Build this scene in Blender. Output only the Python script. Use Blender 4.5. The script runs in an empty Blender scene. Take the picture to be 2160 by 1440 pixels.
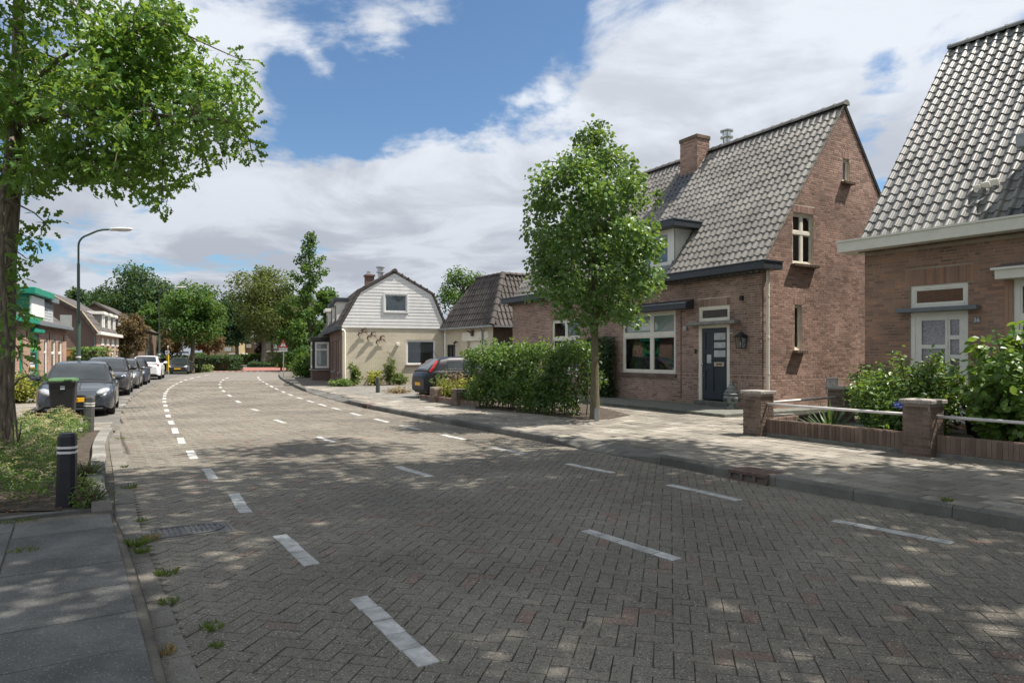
import bpy, bmesh, math, random
import numpy as np
from mathutils import Vector, Matrix

SC = bpy.context.scene
COL = SC.collection
rad = math.radians
F, HZ, EYE = 1440.0, 750.0, 1.62          # focal length in photo pixels, horizon row, eye height (m)

# ------------------------------------------------------------------ camera
cam_d = bpy.data.cameras.new('camera')
cam = bpy.data.objects.new('camera', cam_d)
COL.objects.link(cam)
cam.location = (0, 0, EYE)
cam.rotation_euler = (rad(90), 0, 0)
cam_d.lens = 24.0
cam_d.sensor_width = 36.0
cam_d.shift_y = (HZ - 720.0) / 2160.0
cam_d.clip_start = 0.05
cam_d.clip_end = 3000.0
SC.camera = cam

# ------------------------------------------------------------------ sun and sky
SUN_EL = rad(61)
SUN_AZ = rad(88)                          # clockwise from +Y (the way the camera looks)
sun_v = Vector((math.sin(SUN_AZ) * math.cos(SUN_EL), math.cos(SUN_AZ) * math.cos(SUN_EL), math.sin(SUN_EL)))
sd = bpy.data.lights.new('sun', 'SUN')
sd.energy = 3.55
sd.angle = rad(0.53)
sd.color = (1.0, 0.93, 0.83)
sun = bpy.data.objects.new('sun', sd)
COL.objects.link(sun)
sun.location = (20, -10, 40)
sun.rotation_euler = (-sun_v).to_track_quat('-Z', 'Y').to_euler()

world = bpy.data.worlds.new('World')
SC.world = world
world.use_nodes = True
wn, wl = world.node_tree.nodes, world.node_tree.links
wn.clear()


def wnode(t, **kw):
    n = wn.new(t)
    for k, v in kw.items():
        setattr(n, k, v)
    return n


def wmath(op, a, b=None, clamp=False):
    n = wnode('ShaderNodeMath', operation=op, use_clamp=clamp)
    for i, v in enumerate((a, b)):
        if v is None:
            continue
        if isinstance(v, (int, float)):
            n.inputs[i].default_value = v
        else:
            wl.new(v, n.inputs[i])
    return n.outputs[0]


def wramp(v, a, b, lo=0.0, hi=1.0):
    n = wnode('ShaderNodeMapRange', interpolation_type='SMOOTHSTEP')
    wl.new(v, n.inputs[0])
    for i, q in enumerate((a, b, lo, hi)):
        n.inputs[i + 1].default_value = q
    return n.outputs[0]


def wnoise(vec, scale, detail, rough, dist=0.0):
    n = wnode('ShaderNodeTexNoise')
    n.inputs['Scale'].default_value = scale
    n.inputs['Detail'].default_value = detail
    n.inputs['Roughness'].default_value = rough
    n.inputs['Distortion'].default_value = dist
    wl.new(vec, n.inputs['Vector'])
    return n.outputs[0]


out = wnode('ShaderNodeOutputWorld')
bg = wnode('ShaderNodeBackground')
bg.inputs[1].default_value = 0.1
wl.new(bg.outputs[0], out.inputs[0])
sky = wnode('ShaderNodeTexSky', sky_type='NISHITA')
sky.sun_disc = False
sky.sun_elevation = SUN_EL
sky.sun_rotation = SUN_AZ
sky.air_density = 1.0
sky.dust_density = 0.6
sky.ozone_density = 2.0
tc = wnode('ShaderNodeTexCoord')
sep = wnode('ShaderNodeSeparateXYZ')
wl.new(tc.outputs['Generated'], sep.inputs[0])
zz = wmath('ADD', wmath('MAXIMUM', sep.outputs[2], 0.0), 0.16)
cmb = wnode('ShaderNodeCombineXYZ')
wl.new(wmath('DIVIDE', sep.outputs[0], zz), cmb.inputs[0])
wl.new(wmath('DIVIDE', sep.outputs[1], zz), cmb.inputs[1])
cmb.inputs[2].default_value = 3.7
shape = wnoise(cmb.outputs[0], 2.1, 14.0, 0.60, 0.30)
# breaks in the cloud cover, each a direction and a reach
wob = wnode('ShaderNodeVectorMath', operation='MULTIPLY_ADD')
wn_n = wnode('ShaderNodeTexNoise')
wn_n.inputs['Scale'].default_value = 4.5
wn_n.inputs['Detail'].default_value = 6.0
wl.new(tc.outputs['Generated'], wn_n.inputs['Vector'])
wl.new(wn_n.outputs['Color'], wob.inputs[0])
wob.inputs[1].default_value = (0.20, 0.20, 0.20)
wl.new(tc.outputs['Generated'], wob.inputs[2])
wsub = wnode('ShaderNodeVectorMath', operation='SUBTRACT')
wl.new(wob.outputs[0], wsub.inputs[0])
wsub.inputs[1].default_value = (0.1, 0.1, 0.1)
gap = None
for (px, py, r, s) in ((640, 235, .075, 1.0), (740, 215, .085, 1.0), (850, 165, .105, 1.0), (960, 115, .11, 1.0), (1080, 60, .10, 1.0), (1190, 50, .06, .8), (330, 470, .05, .4), (480, 500, .05, .5),
                       (1225, 130, .05, .6), (1830, 195, .05, .55), (1850, 290, .05, .6), (1010, -330, .30, .9), (-900, 100, .35, .9), (3000, -700, .4, .9)):
    d = Vector(((px - 1080) / F, 1.0, (HZ - py) / F)).normalized()
    vd = wnode('ShaderNodeVectorMath', operation='DISTANCE')
    wl.new(wsub.outputs[0], vd.inputs[0])
    vd.inputs[1].default_value = d
    g = wramp(vd.outputs['Value'], r * 0.2, r * 1.45, s, 0.0)
    gap = g if gap is None else wmath('MAXIMUM', gap, g)
dens = wmath('SUBTRACT', wmath('ADD', wmath('MULTIPLY', shape, 1.9), -0.28), wmath('MULTIPLY', gap, 0.62))
cover = wramp(dens, 0.22, 0.52, 0.0, 1.0)
# light and dark in the cloud
shade_n = wnoise(cmb.outputs[0], 1.7, 10.0, 0.58, 0.5)
lit = wramp(shade_n, 0.38, 0.60)
high = wramp(sep.outputs[2], 0.05, 0.42)
cl = wnode('ShaderNodeMixRGB')
cl.inputs[1].default_value = (1.92, 2.06, 2.38, 1)
cl.inputs[2].default_value = (3.62, 3.82, 4.14, 1)
wl.new(wmath('ADD', wmath('MULTIPLY', lit, 0.55), wmath('MULTIPLY', high, 0.5), clamp=True), cl.inputs[0])
skyc = wnode('ShaderNodeMixRGB', blend_type='MULTIPLY')
skyc.inputs[0].default_value = 1.0
skyc.inputs[2].default_value = (0.45, 0.54, 0.59, 1)
wl.new(sky.outputs[0], skyc.inputs[1])
mx = wnode('ShaderNodeMixRGB')
wl.new(cover, mx.inputs[0])
wl.new(skyc.outputs[0], mx.inputs[1])
wl.new(cl.outputs[0], mx.inputs[2])
wl.new(mx.outputs[0], bg.inputs[0])

vs = SC.view_settings
vs.view_transform = 'Standard'
vs.look = 'None'
vs.gamma = 1.0
vs.exposure = 1.22
SC.render.film_transparent = False
try:
    SC.cycles.max_bounces = 8
    SC.cycles.transparent_max_bounces = 12
    SC.cycles.use_denoising = True
    SC.cycles.caustics_reflective = False
    SC.cycles.caustics_refractive = False
except Exception:
    pass


# ------------------------------------------------------------------ reading positions
def G(px, py, z=0.0):
    """Ground point (height z) seen at a photo pixel."""
    Y = F * (EYE - z) / (py - HZ)
    return Vector(((px - 1080) / F * Y, Y, z))


def GX(px, Y):
    return (px - 1080) / F * Y


def GZ(py, Y):
    return EYE + (HZ - py) / F * Y


def project(P):
    P = np.asarray(P, float)
    Y = np.maximum(P[..., 1], 1e-3)
    return 1080 + F * P[..., 0] / Y, HZ - F * (P[..., 2] - EYE) / Y


# ------------------------------------------------------------------ materials
MATS = {}


def new_mat(name):
    m = bpy.data.materials.new(name)
    m.use_nodes = True
    nt = m.node_tree
    nt.nodes.clear()
    o = nt.nodes.new('ShaderNodeOutputMaterial')
    p = nt.nodes.new('ShaderNodeBsdfPrincipled')
    nt.links.new(p.outputs[0], o.inputs[0])
    MATS[name] = m
    return m, nt, p, o


def nd(nt, t, **kw):
    n = nt.nodes.new(t)
    for k, v in kw.items():
        if k in n.inputs.keys():
            n.inputs[k].default_value = v
        else:
            setattr(n, k, v)
    return n


def nmath(nt, op, a, b=None, clamp=False):
    n = nd(nt, 'ShaderNodeMath', operation=op, use_clamp=clamp)
    for i, v in enumerate((a, b)):
        if v is None:
            continue
        if isinstance(v, (int, float)):
            n.inputs[i].default_value = v
        else:
            nt.links.new(v, n.inputs[i])
    return n.outputs[0]


def nmix(nt, fac, a, b, mode='MIX'):
    n = nd(nt, 'ShaderNodeMixRGB', blend_type=mode)
    for i, v in enumerate((fac, a, b)):
        if isinstance(v, (int, float)):
            n.inputs[i].default_value = v
        elif isinstance(v, (tuple, list)):
            n.inputs[i].default_value = (*v[:3], 1)
        else:
            nt.links.new(v, n.inputs[i])
    return n.outputs[0]


def noise(nt, scale, detail=4, rough=0.55, vec=None, stretch=None, dist=0.0):
    if vec is None:
        vec = nd(nt, 'ShaderNodeNewGeometry').outputs['Position']
    if stretch:
        mp = nd(nt, 'ShaderNodeVectorMath', operation='MULTIPLY')
        nt.links.new(vec, mp.inputs[0])
        mp.inputs[1].default_value = stretch
        vec = mp.outputs[0]
    n = nd(nt, 'ShaderNodeTexNoise', Scale=scale, Detail=detail, Roughness=rough, Distortion=dist)
    nt.links.new(vec, n.inputs['Vector'])
    return n.outputs[0]


def remap(nt, v, a, b, lo=0.0, hi=1.0):
    n = nd(nt, 'ShaderNodeMapRange', interpolation_type='SMOOTHSTEP')
    nt.links.new(v, n.inputs[0])
    for i, q in enumerate((a, b, lo, hi)):
        n.inputs[i + 1].default_value = q
    return n.outputs[0]


def piece_rnd(nt):
    """A random number for each piece: face attribute on joined meshes, object random on single pieces."""
    a = nd(nt, 'ShaderNodeAttribute', attribute_name='rnd')
    o = nd(nt, 'ShaderNodeObjectInfo')
    return nmath(nt, 'FRACT', nmath(nt, 'ADD', a.outputs['Fac'], o.outputs['Random']))


def bump(nt, p, h, strength=0.3, dist=0.01):
    b = nd(nt, 'ShaderNodeBump', Strength=strength, Distance=dist)
    nt.links.new(h, b.inputs['Height'])
    nt.links.new(b.outputs[0], p.inputs['Normal'])


def plain(name, col, rough=0.6, metal=0.0, var=0.12, scale=6.0, fine=0.0, spec=0.5, bumpy=0.0, coat=0.0, stretch=None):
    """Even material with soft blotches (var), fine grain (fine) and relief (bumpy)."""
    m, nt, p, o = new_mat(name)
    c = (*col, 1)
    n1 = noise(nt, scale, 5, 0.6, stretch=stretch)
    f = remap(nt, n1, 0.3, 0.7, 1 - var, 1 + var)
    if fine:
        n2 = noise(nt, 160.0, 2, 0.6)
        f = nmath(nt, 'MULTIPLY', f, remap(nt, n2, 0.3, 0.7, 1 - fine, 1 + fine))
    cc = nmix(nt, 1.0, c, f, 'MULTIPLY')
    nt.links.new(cc, p.inputs['Base Color'])
    p.inputs['Roughness'].default_value = rough
    p.inputs['Metallic'].default_value = metal
    p.inputs['Specular IOR Level'].default_value = spec
    if coat:
        p.inputs['Coat Weight'].default_value = coat
        p.inputs['Coat Roughness'].default_value = 0.03
    if bumpy:
        bump(nt, p, noise(nt, 90.0, 4, 0.6), bumpy, 0.004)
    return m


def pieces_mat(name, cols, rough=0.85, fine=0.25, fscale=220.0, blot=0.2, bscale=1.3, spec=0.3, bumpy=0.4, dirt=None, speck=0.0, moss=0.0):
    """Bricks, tiles, pavers: colour picked per piece from cols (value, colour), grain and blotches on top."""
    m, nt, p, o = new_mat(name)
    r = nd(nt, 'ShaderNodeValToRGB')
    el = r.color_ramp.elements
    while len(el) > 1:
        el.remove(el[-1])
    el[0].position = cols[0][0]
    el[0].color = (*cols[0][1], 1)
    for v, c in cols[1:]:
        e = el.new(v)
        e.color = (*c, 1)
    nt.links.new(piece_rnd(nt), r.inputs[0])
    g = noise(nt, fscale, 3, 0.65)
    f = remap(nt, g, 0.28, 0.72, 1 - fine, 1 + fine)
    b = noise(nt, bscale, 5, 0.6)
    f = nmath(nt, 'MULTIPLY', f, remap(nt, b, 0.3, 0.7, 1 - blot, 1 + blot))
    cc = nmix(nt, 1.0, r.outputs[0], f, 'MULTIPLY')
    if speck:
        v = nd(nt, 'ShaderNodeTexVoronoi', Scale=95.0)
        nt.links.new(nd(nt, 'ShaderNodeNewGeometry').outputs['Position'], v.inputs['Vector'])
        sepc = nd(nt, 'ShaderNodeSeparateColor')
        nt.links.new(v.outputs['Color'], sepc.inputs[0])
        sp = nmath(nt, 'MULTIPLY', remap(nt, sepc.outputs[0], 0.80, 0.97), speck)
        sp = nmath(nt, 'MULTIPLY', sp, remap(nt, v.outputs['Distance'], 0.25, 0.5, 1.0, 0.0))
        cc = nmix(nt, sp, cc, (0.55, 0.53, 0.50))
        dk = nmath(nt, 'MULTIPLY', remap(nt, sepc.outputs[1], 0.75, 0.97), speck * 0.8)
        cc = nmix(nt, dk, cc, (0.035, 0.033, 0.03))
    if moss:
        mm = nmath(nt, 'MULTIPLY', remap(nt, noise(nt, 2.2, 6, 0.65), 0.60, 0.74), moss)
        cc = nmix(nt, mm, cc, (0.11, 0.10, 0.045))
    nt.links.new(cc, p.inputs['Base Color'])
    p.inputs['Roughness'].default_value = rough
    p.inputs['Specular IOR Level'].default_value = spec
    if bumpy:
        bump(nt, p, g, bumpy, 0.004)
    return m


def leaf_mat(name, dark, light, trans=0.35, tint=(0.30, 0.42, 0.05), rough=0.42, rare=None):
    m, nt, p, o = new_mat(name)
    r = nd(nt, 'ShaderNodeAttribute', attribute_name='rnd').outputs['Fac']
    c = nmix(nt, r, dark, light)
    if rare:
        c = nmix(nt, remap(nt, r, 0.93, 0.97), c, rare)
    b = noise(nt, 0.9, 3, 0.5)
    c = nmix(nt, 1.0, c, remap(nt, b, 0.3, 0.7, 0.82, 1.18), 'MULTIPLY')
    nt.links.new(c, p.inputs['Base Color'])
    p.inputs['Roughness'].default_value = rough
    p.inputs['Specular IOR Level'].default_value = 0.55 if rough < .5 else 0.25
    t = nd(nt, 'ShaderNodeBsdfTranslucent')
    tcx = nmix(nt, 0.65, c, tint)
    nt.links.new(tcx, t.inputs[0])
    ms = nd(nt, 'ShaderNodeMixShader')
    ms.inputs[0].default_value = trans
    nt.links.new(p.outputs[0], ms.inputs[1])
    nt.links.new(t.outputs[0], ms.inputs[2])
    nt.links.new(ms.outputs[0], o.inputs[0])
    return m


def brick_tex(name, c1, c2, mortar, bw=0.21, bh=0.0625, ms=0.010, axis='XZ', rough=0.9, blot=0.15, bumpy=0.5, rot=0.0, offset=0.5):
    """Brick courses too far off to build singly: object coordinates, relief from the joints."""
    m, nt, p, o = new_mat(name)
    t = nd(nt, 'ShaderNodeTexCoord')
    s = nd(nt, 'ShaderNodeSeparateXYZ')
    nt.links.new(t.outputs['Object'], s.inputs[0])
    cb = nd(nt, 'ShaderNodeCombineXYZ')
    if axis == 'AUTO':      # vertical walls of any direction: run along x + y
        nt.links.new(nmath(nt, 'ADD', s.outputs[0], s.outputs[1]), cb.inputs[0])
        nt.links.new(s.outputs[2], cb.inputs[1])
    else:
        nt.links.new(s.outputs['XYZ'.index(axis[0])], cb.inputs[0])
        nt.links.new(s.outputs['XYZ'.index(axis[1])], cb.inputs[1])
    vec = cb.outputs[0]
    if rot:
        vr = nd(nt, 'ShaderNodeVectorRotate')
        vr.inputs['Angle'].default_value = rot
        nt.links.new(vec, vr.inputs[0])
        vec = vr.outputs[0]
    b = nd(nt, 'ShaderNodeTexBrick', Scale=1.0)
    b.offset = offset
    nt.links.new(vec, b.inputs['Vector'])
    b.inputs['Color1'].default_value = (*c1, 1)
    b.inputs['Color2'].default_value = (*c2, 1)
    b.inputs['Mortar'].default_value = (*mortar, 1)
    b.inputs['Mortar Size'].default_value = ms
    b.inputs['Mortar Smooth'].default_value = 0.1
    b.inputs['Brick Width'].default_value = bw
    b.inputs['Row Height'].default_value = bh
    f = remap(nt, noise(nt, 0.8, 6, 0.6), 0.3, 0.7, 1 - blot, 1 + blot)
    f = nmath(nt, 'MULTIPLY', f, remap(nt, noise(nt, 60.0, 3, 0.6), 0.3, 0.7, 0.85, 1.15))
    nt.links.new(nmix(nt, 1.0, b.outputs[0], f, 'MULTIPLY'), p.inputs['Base Color'])
    p.inputs['Roughness'].default_value = rough
    p.inputs['Specular IOR Level'].default_value = 0.25
    h = nmath(nt, 'ADD', nmath(nt, 'SUBTRACT', 1.0, b.outputs['Fac']), nmath(nt, 'MULTIPLY', noise(nt, 25.0, 4, 0.6), 0.8))
    bump(nt, p, h, bumpy, 0.012)
    return m


def glass_mat(name, tint=(0.86, 0.89, 0.89), refl=0.06):
    m, nt, p, o = new_mat(name)
    nt.nodes.remove(p)
    t = nd(nt, 'ShaderNodeBsdfTransparent')
    t.inputs[0].default_value = (*tint, 1)
    g = nd(nt, 'ShaderNodeBsdfGlossy')
    g.inputs['Roughness'].default_value = 0.015
    g.inputs[0].default_value = (0.95, 0.97, 1.0, 1)
    lw = nd(nt, 'ShaderNodeLayerWeight')
    lw.inputs[0].default_value = 0.5
    f5 = nmath(nt, 'POWER', lw.outputs['Facing'], 4.0)
    ms = nd(nt, 'ShaderNodeMixShader')
    nt.links.new(nmath(nt, 'ADD', nmath(nt, 'MULTIPLY', f5, 0.9), 0.055 + refl, clamp=True), ms.inputs[0])
    nt.links.new(t.outputs[0], ms.inputs[1])
    nt.links.new(g.outputs[0], ms.inputs[2])
    nt.links.new(ms.outputs[0], o.inputs[0])
    return m


def M(n):
    return MATS[n]


pieces_mat('paver', [(0.0, (0.168, 0.152, 0.126)), (0.35, (0.177, 0.162, 0.134)), (0.7, (0.188, 0.169, 0.140)), (0.94, (0.161, 0.146, 0.122)), (0.97, (0.190, 0.136, 0.110)), (1.0, (0.190, 0.148, 0.122))],
           fine=0.42, fscale=150.0, blot=0.24, bscale=0.42, speck=0.75, bumpy=0.5)
plain('joint_sand', (.115, .104, .086), 0.95, var=0.3, scale=3.0, fine=0.3)
plain('road_far', (.165, .150, .130), 0.9, var=0.12, scale=0.8, fine=0.2)
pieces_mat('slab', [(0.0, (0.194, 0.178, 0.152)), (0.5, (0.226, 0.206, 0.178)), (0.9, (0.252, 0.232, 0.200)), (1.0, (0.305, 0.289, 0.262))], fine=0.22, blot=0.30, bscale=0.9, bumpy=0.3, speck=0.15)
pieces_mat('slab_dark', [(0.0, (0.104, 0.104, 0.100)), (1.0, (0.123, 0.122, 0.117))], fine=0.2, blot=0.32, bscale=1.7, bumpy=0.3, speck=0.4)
pieces_mat('kerbstone', [(0.0, (0.104, 0.101, 0.093)), (1.0, (0.142, 0.138, 0.127))], fine=0.25, blot=0.25, bscale=1.5, bumpy=0.3, speck=0.2)
pieces_mat('kerb_light', [(0.0, (0.180, 0.173, 0.158)), (1.0, (0.230, 0.221, 0.203))], fine=0.2, blot=0.25, bscale=1.8, bumpy=0.3, speck=0.2)
pieces_mat('gutter_stone', [(0.0, (0.152, 0.140, 0.121)), (1.0, (0.184, 0.171, 0.149))], fine=0.3, blot=0.25, bscale=1.2, bumpy=0.4, speck=0.5)
pieces_mat('mark_stone', [(0.0, (0.375, 0.375, 0.367)), (1.0, (0.469, 0.469, 0.457))], fine=0.14, blot=0.28, bscale=7.0, bumpy=0.2, speck=0.12)
plain('soil', (.060, .046, .034), 0.95, var=0.4, scale=9.0, fine=0.4, bumpy=0.8)
plain('earth', (.085, .095, .045), 0.95, var=0.3, scale=0.4, fine=0.2)
plain('red_paving', (.270, .110, .085), 0.9, var=0.12, scale=1.5, fine=0.15)
plain('paving_grey', (.160, .152, .138), 0.9, var=0.2, scale=1.2, fine=0.2)
pieces_mat('brick_a', [(0.0, (.190, .118, .098)), (0.2, (.275, .175, .142)), (0.55, (.335, .220, .180)), (0.85, (.390, .262, .215)), (1.0, (.240, .160, .138))],
           fine=0.22, blot=0.30, bscale=0.55, bumpy=0.6)
pieces_mat('brick_b', [(0.0, (0.210, 0.136, 0.107)), (0.3, (0.273, 0.170, 0.130)), (0.6, (0.315, 0.193, 0.143)), (0.9, (0.350, 0.204, 0.146)), (0.965, (0.378, 0.204, 0.137)), (0.985, (.400, .225, .145)), (1.0, (.380, .220, .145))],
           fine=0.25, blot=0.28, bscale=0.6, bumpy=0.6)
pieces_mat('brick_garden', [(0.0, (0.120, 0.082, 0.064)), (0.5, (0.164, 0.117, 0.094)), (1.0, (0.195, 0.142, 0.113))], fine=0.25, blot=0.25, bscale=2.0, bumpy=0.6, moss=0.3)
plain('mortar', (.50, .43, .37), 0.95, var=0.2, scale=2.0, fine=0.15)
plain('mortar_dark', (.32, .275, .23), 0.95, var=0.2, scale=2.0, fine=0.15)
pieces_mat('tile_a', [(0.0, (0.189, 0.179, 0.168)), (0.5, (0.206, 0.196, 0.183)), (0.93, (0.221, 0.210, 0.196)), (1.0, (0.167, 0.157, 0.149))], rough=0.55, fine=0.14, blot=0.28, bscale=1.0, spec=0.45, bumpy=0.15)
pieces_mat('tile_b', [(0.0, (0.168, 0.168, 0.169)), (0.5, (0.188, 0.188, 0.188)), (0.93, (0.209, 0.207, 0.206)), (1.0, (0.151, 0.151, 0.153))], rough=0.48, fine=0.14, blot=0.28, bscale=1.3, spec=0.5, bumpy=0.15, moss=0.22)
pieces_mat('tile_dark', [(0.0, (0.070, 0.062, 0.058)), (1.0, (0.100, 0.088, 0.082))], rough=0.75, fine=0.2, blot=0.2, spec=0.3, moss=0.2)
pieces_mat('tile_tinted', [(0.0, (.060, .066, .078)), (1.0, (.085, .092, .105))], rough=0.4, fine=0.1, blot=0.15, spec=0.5)  # darker bluish tint; on the right-edge house it paints in a shaded roof slope
pieces_mat('board_white', [(0.0, (.70, .70, .70)), (1.0, (.76, .76, .755))], rough=0.5, fine=0.05, blot=0.06, bscale=3.0, bumpy=0.05)
brick_tex('cream_brick', (.74, .68, .54), (.70, .64, .51), (.52, .46, .36), ms=0.010, axis='AUTO', bumpy=1.0, blot=0.10)
brick_tex('side_brick', (.165, .085, .068), (.130, .070, .058), (.25, .215, .18), ms=0.009, axis='AUTO', bumpy=0.5)
brick_tex('brown_brick', (.150, .100, .072), (.185, .125, .088), (.21, .175, .135), ms=0.008, axis='AUTO')
brick_tex('pink_brick', (.36, .20, .145), (.30, .165, .12), (.42, .35, .28), ms=0.011, axis='AUTO')
brick_tex('purple_brick', (.175, .105, .092), (.145, .088, .078), (.24, .20, .17), ms=0.009, axis='AUTO')
brick_tex('yellow_brick', (.42, .33, .17), (.38, .29, .15), (.36, .31, .22), ms=0.010, axis='AUTO')
brick_tex('parking_brick', (.135, .130, .122), (.155, .150, .140), (.08, .076, .068), bw=0.21, bh=0.105, ms=0.006, axis='XY', rot=rad(-58), bumpy=0.3)
brick_tex('tile_sheet', (.10, .092, .088), (.125, .115, .11), (.04, .036, .034), bw=0.24, bh=0.30, ms=0.02, axis='XY', rough=0.7)
plain('verge_tan', (.33, .265, .17), 0.85, var=0.2, scale=4.0)
brick_tex('hung_tile', (.30, .27, .215), (.27, .24, .19), (.12, .11, .09), bw=0.30, bh=0.30, ms=0.03, axis='AUTO')
plain('white_paint', (.78, .77, .72), 0.4, var=0.05, scale=4.0)
plain('cream_paint', (.80, .77, .67), 0.42, var=0.05, scale=4.0)
plain('white_plastic', (.78, .79, .80), 0.35, var=0.04, scale=4.0)
plain('anthracite', (.040, .047, .058), 0.42, var=0.10, scale=4.0)
plain('door_blue', (.030, .044, .060), 0.38, var=0.12, scale=3.0)
plain('black_paint', (.016, .017, .019), 0.4, var=0.1)
plain('grey_paint', (.15, .17, .19), 0.5, var=0.1)
plain('zinc', (.34, .36, .38), 0.45, metal=0.6, var=0.15, scale=8.0)
plain('lead', (.17, .19, .22), 0.5, metal=0.2, var=0.25, scale=8.0)
plain('steel', (.55, .56, .57), 0.25, metal=1.0, var=0.1)
plain('galvanised', (.50, .51, .52), 0.4, metal=0.7, var=0.12, scale=12.0)
plain('rail_white', (.66, .64, .62), 0.45, var=0.12, scale=6.0)
plain('concrete', (.26, .25, .235), 0.9, var=0.2, scale=4.0, fine=0.25, bumpy=0.4)
plain('concrete_green', (.145, .150, .130), 0.9, var=0.25, scale=6.0, fine=0.25, bumpy=0.4)
pieces_mat('washed_gravel', [(0.0, (.32, .29, .27)), (1.0, (.36, .33, .30))], fine=0.5, fscale=70.0, blot=0.25, bscale=4.0, speck=0.8, bumpy=1.0)
plain('urn_stone', (.230, .250, .245), 0.9, var=0.35, scale=14.0, fine=0.3, bumpy=0.8)
plain('urn_dark', (.075, .080, .078), 0.9, var=0.3, scale=14.0, fine=0.3)
plain('rust_iron', (.125, .085, .070), 0.75, var=0.3, scale=14.0, fine=0.2, bumpy=0.4)
plain('cast_iron', (.135, .132, .130), 0.7, var=0.25, scale=14.0, fine=0.2, bumpy=0.3)
plain('hole_dark', (.010, .010, .010), 0.9, var=0.0)
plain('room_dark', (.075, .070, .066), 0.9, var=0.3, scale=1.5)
plain('curtain', (.20, .22, .22), 0.9, var=0.15, scale=6.0)
plain('curtain_pale', (.62, .62, .60), 0.9, var=0.08, scale=4.0)
plain('curtain_lace', (.42, .33, .34), 0.95, var=0.45, scale=26.0)
plain('frosted', (.50, .53, .54), 0.3, var=0.15, scale=5.0)
plain('amber_glass', (.120, .050, .020), 0.25, var=0.6, scale=60.0)
plain('green_lamp', (.050, .085, .072), 0.4, var=0.1, scale=3.0)
plain('lamp_cover', (.62, .62, .60), 0.4, var=0.08)
plain('green_paint', (.006, .230, .150), 0.4, var=0.12, scale=3.0)
plain('lime_paint', (.110, .420, .060), 0.45, var=0.12, scale=3.0)
plain('sign_red', (.480, .030, .022), 0.4, var=0.05)
plain('sign_white', (.78, .78, .77), 0.4, var=0.04)
plain('sign_black', (.020, .022, .035), 0.4, var=0.04)
plain('sign_yellow', (.560, .390, .030), 0.45, var=0.10)
plain('ochre_wood', (.450, .210, .060), 0.6, var=0.15)
plain('plate_yellow', (.780, .420, .008), 0.4, var=0.03)
plain('bin_black', (.012, .012, .014), 0.5, var=0.2, scale=8.0, bumpy=0.1)
plain('bin_green', (.060, .135, .048), 0.45, var=0.15, scale=8.0)
plain('bollard_black', (.013, .014, .020), 0.48, var=0.25, scale=12.0)
plain('bollard_grey', (.070, .073, .070), 0.55, var=0.2, scale=12.0)
plain('rubber', (.018, .018, .018), 0.75, var=0.1)
plain('alloy', (.42, .43, .44), 0.3, metal=0.8, var=0.05)
plain('trim_black', (.018, .018, .020), 0.5, var=0.05)
plain('lens_clear', (.34, .36, .38), 0.12, var=0.25, scale=24.0, coat=0.8)
plain('lens_red', (.380, .010, .012), 0.15, var=0.1, coat=0.8)
plain('seat_dark', (.030, .030, .033), 0.8, var=0.1)
plain('twig', (.110, .080, .055), 0.9, var=0.25, scale=20.0)
plain('petal_blue', (.120, .170, .500), 0.7, var=0.2, scale=30.0)
plain('straw', (.330, .270, .130), 0.85, var=0.25, scale=30.0)
plain('litter', (.160, .095, .055), 0.9, var=0.4, scale=30.0)
for nm, c in (('car_slate', (.062, .072, .088)), ('car_graphite', (.080, .080, .088)), ('car_pewter', (.130, .132, .132)), ('car_navy', (.018, .022, .034)),
              ('car_white', (.74, .745, .75)), ('car_charcoal', (.045, .047, .052)), ('car_black', (.010, .011, .016)), ('van_white', (.70, .72, .76)), ('car_silver', (.40, .43, .46))):
    plain(nm, c, 0.38 if nm in ('car_black', 'car_navy') else 0.30, metal=(0.55 if nm in ('car_slate', 'car_graphite', 'car_pewter', 'car_charcoal') else 0.0), var=0.04, coat=0.25 if nm in ('car_black', 'car_navy') else 0.7, spec=0.25 if nm in ('car_black', 'car_navy') else 0.45)
glass_mat('window_glass', refl=0.0)
plain('car_glass', (.022, .028, .030), 0.04, var=0.3, scale=2.0, spec=0.5, coat=0.4)
leaf_mat('leaf_oak', (.045, .125, .024), (.140, .290, .045), 0.45, rare=(.26, .28, .03))
leaf_mat('leaf_linden', (.058, .135, .046), (.150, .270, .082), 0.36, rare=(.17, .22, .03))
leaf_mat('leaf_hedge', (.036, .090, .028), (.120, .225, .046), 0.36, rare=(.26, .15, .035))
leaf_mat('leaf_shrub', (.050, .115, .022), (.135, .250, .055), 0.36, rare=(.26, .28, .06))
leaf_mat('leaf_hazel', (.055, .130, .025), (.150, .270, .050), 0.40)
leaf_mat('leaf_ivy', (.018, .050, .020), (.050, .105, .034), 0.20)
leaf_mat('leaf_far_dark', (.012, .040, .018), (.036, .085, .030), 0.20, rough=0.6)
leaf_mat('leaf_far_mid', (.026, .072, .018), (.078, .165, .030), 0.30, rough=0.6)
leaf_mat('leaf_far_olive', (.050, .070, .022), (.130, .150, .048), 0.28, rough=0.6)
leaf_mat('leaf_far_brown', (.080, .062, .028), (.180, .130, .060), 0.25, tint=(.25, .17, .06), rough=0.6)
leaf_mat('leaf_purple', (.030, .014, .022), (.065, .030, .040), 0.2, tint=(.12, .04, .05))
leaf_mat('leaf_bed', (.045, .105, .022), (.150, .240, .045), 0.34)
leaf_mat('leaf_weed', (.060, .105, .025), (.170, .220, .060), 0.34)
leaf_mat('leaf_yellow', (.180, .200, .025), (.360, .340, .045), 0.35)
leaf_mat('flower_cream', (.330, .300, .120), (.560, .500, .260), 0.25, tint=(.5, .45, .2))
leaf_mat('grass_blade', (.050, .090, .020), (.150, .190, .050), 0.34)
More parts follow.
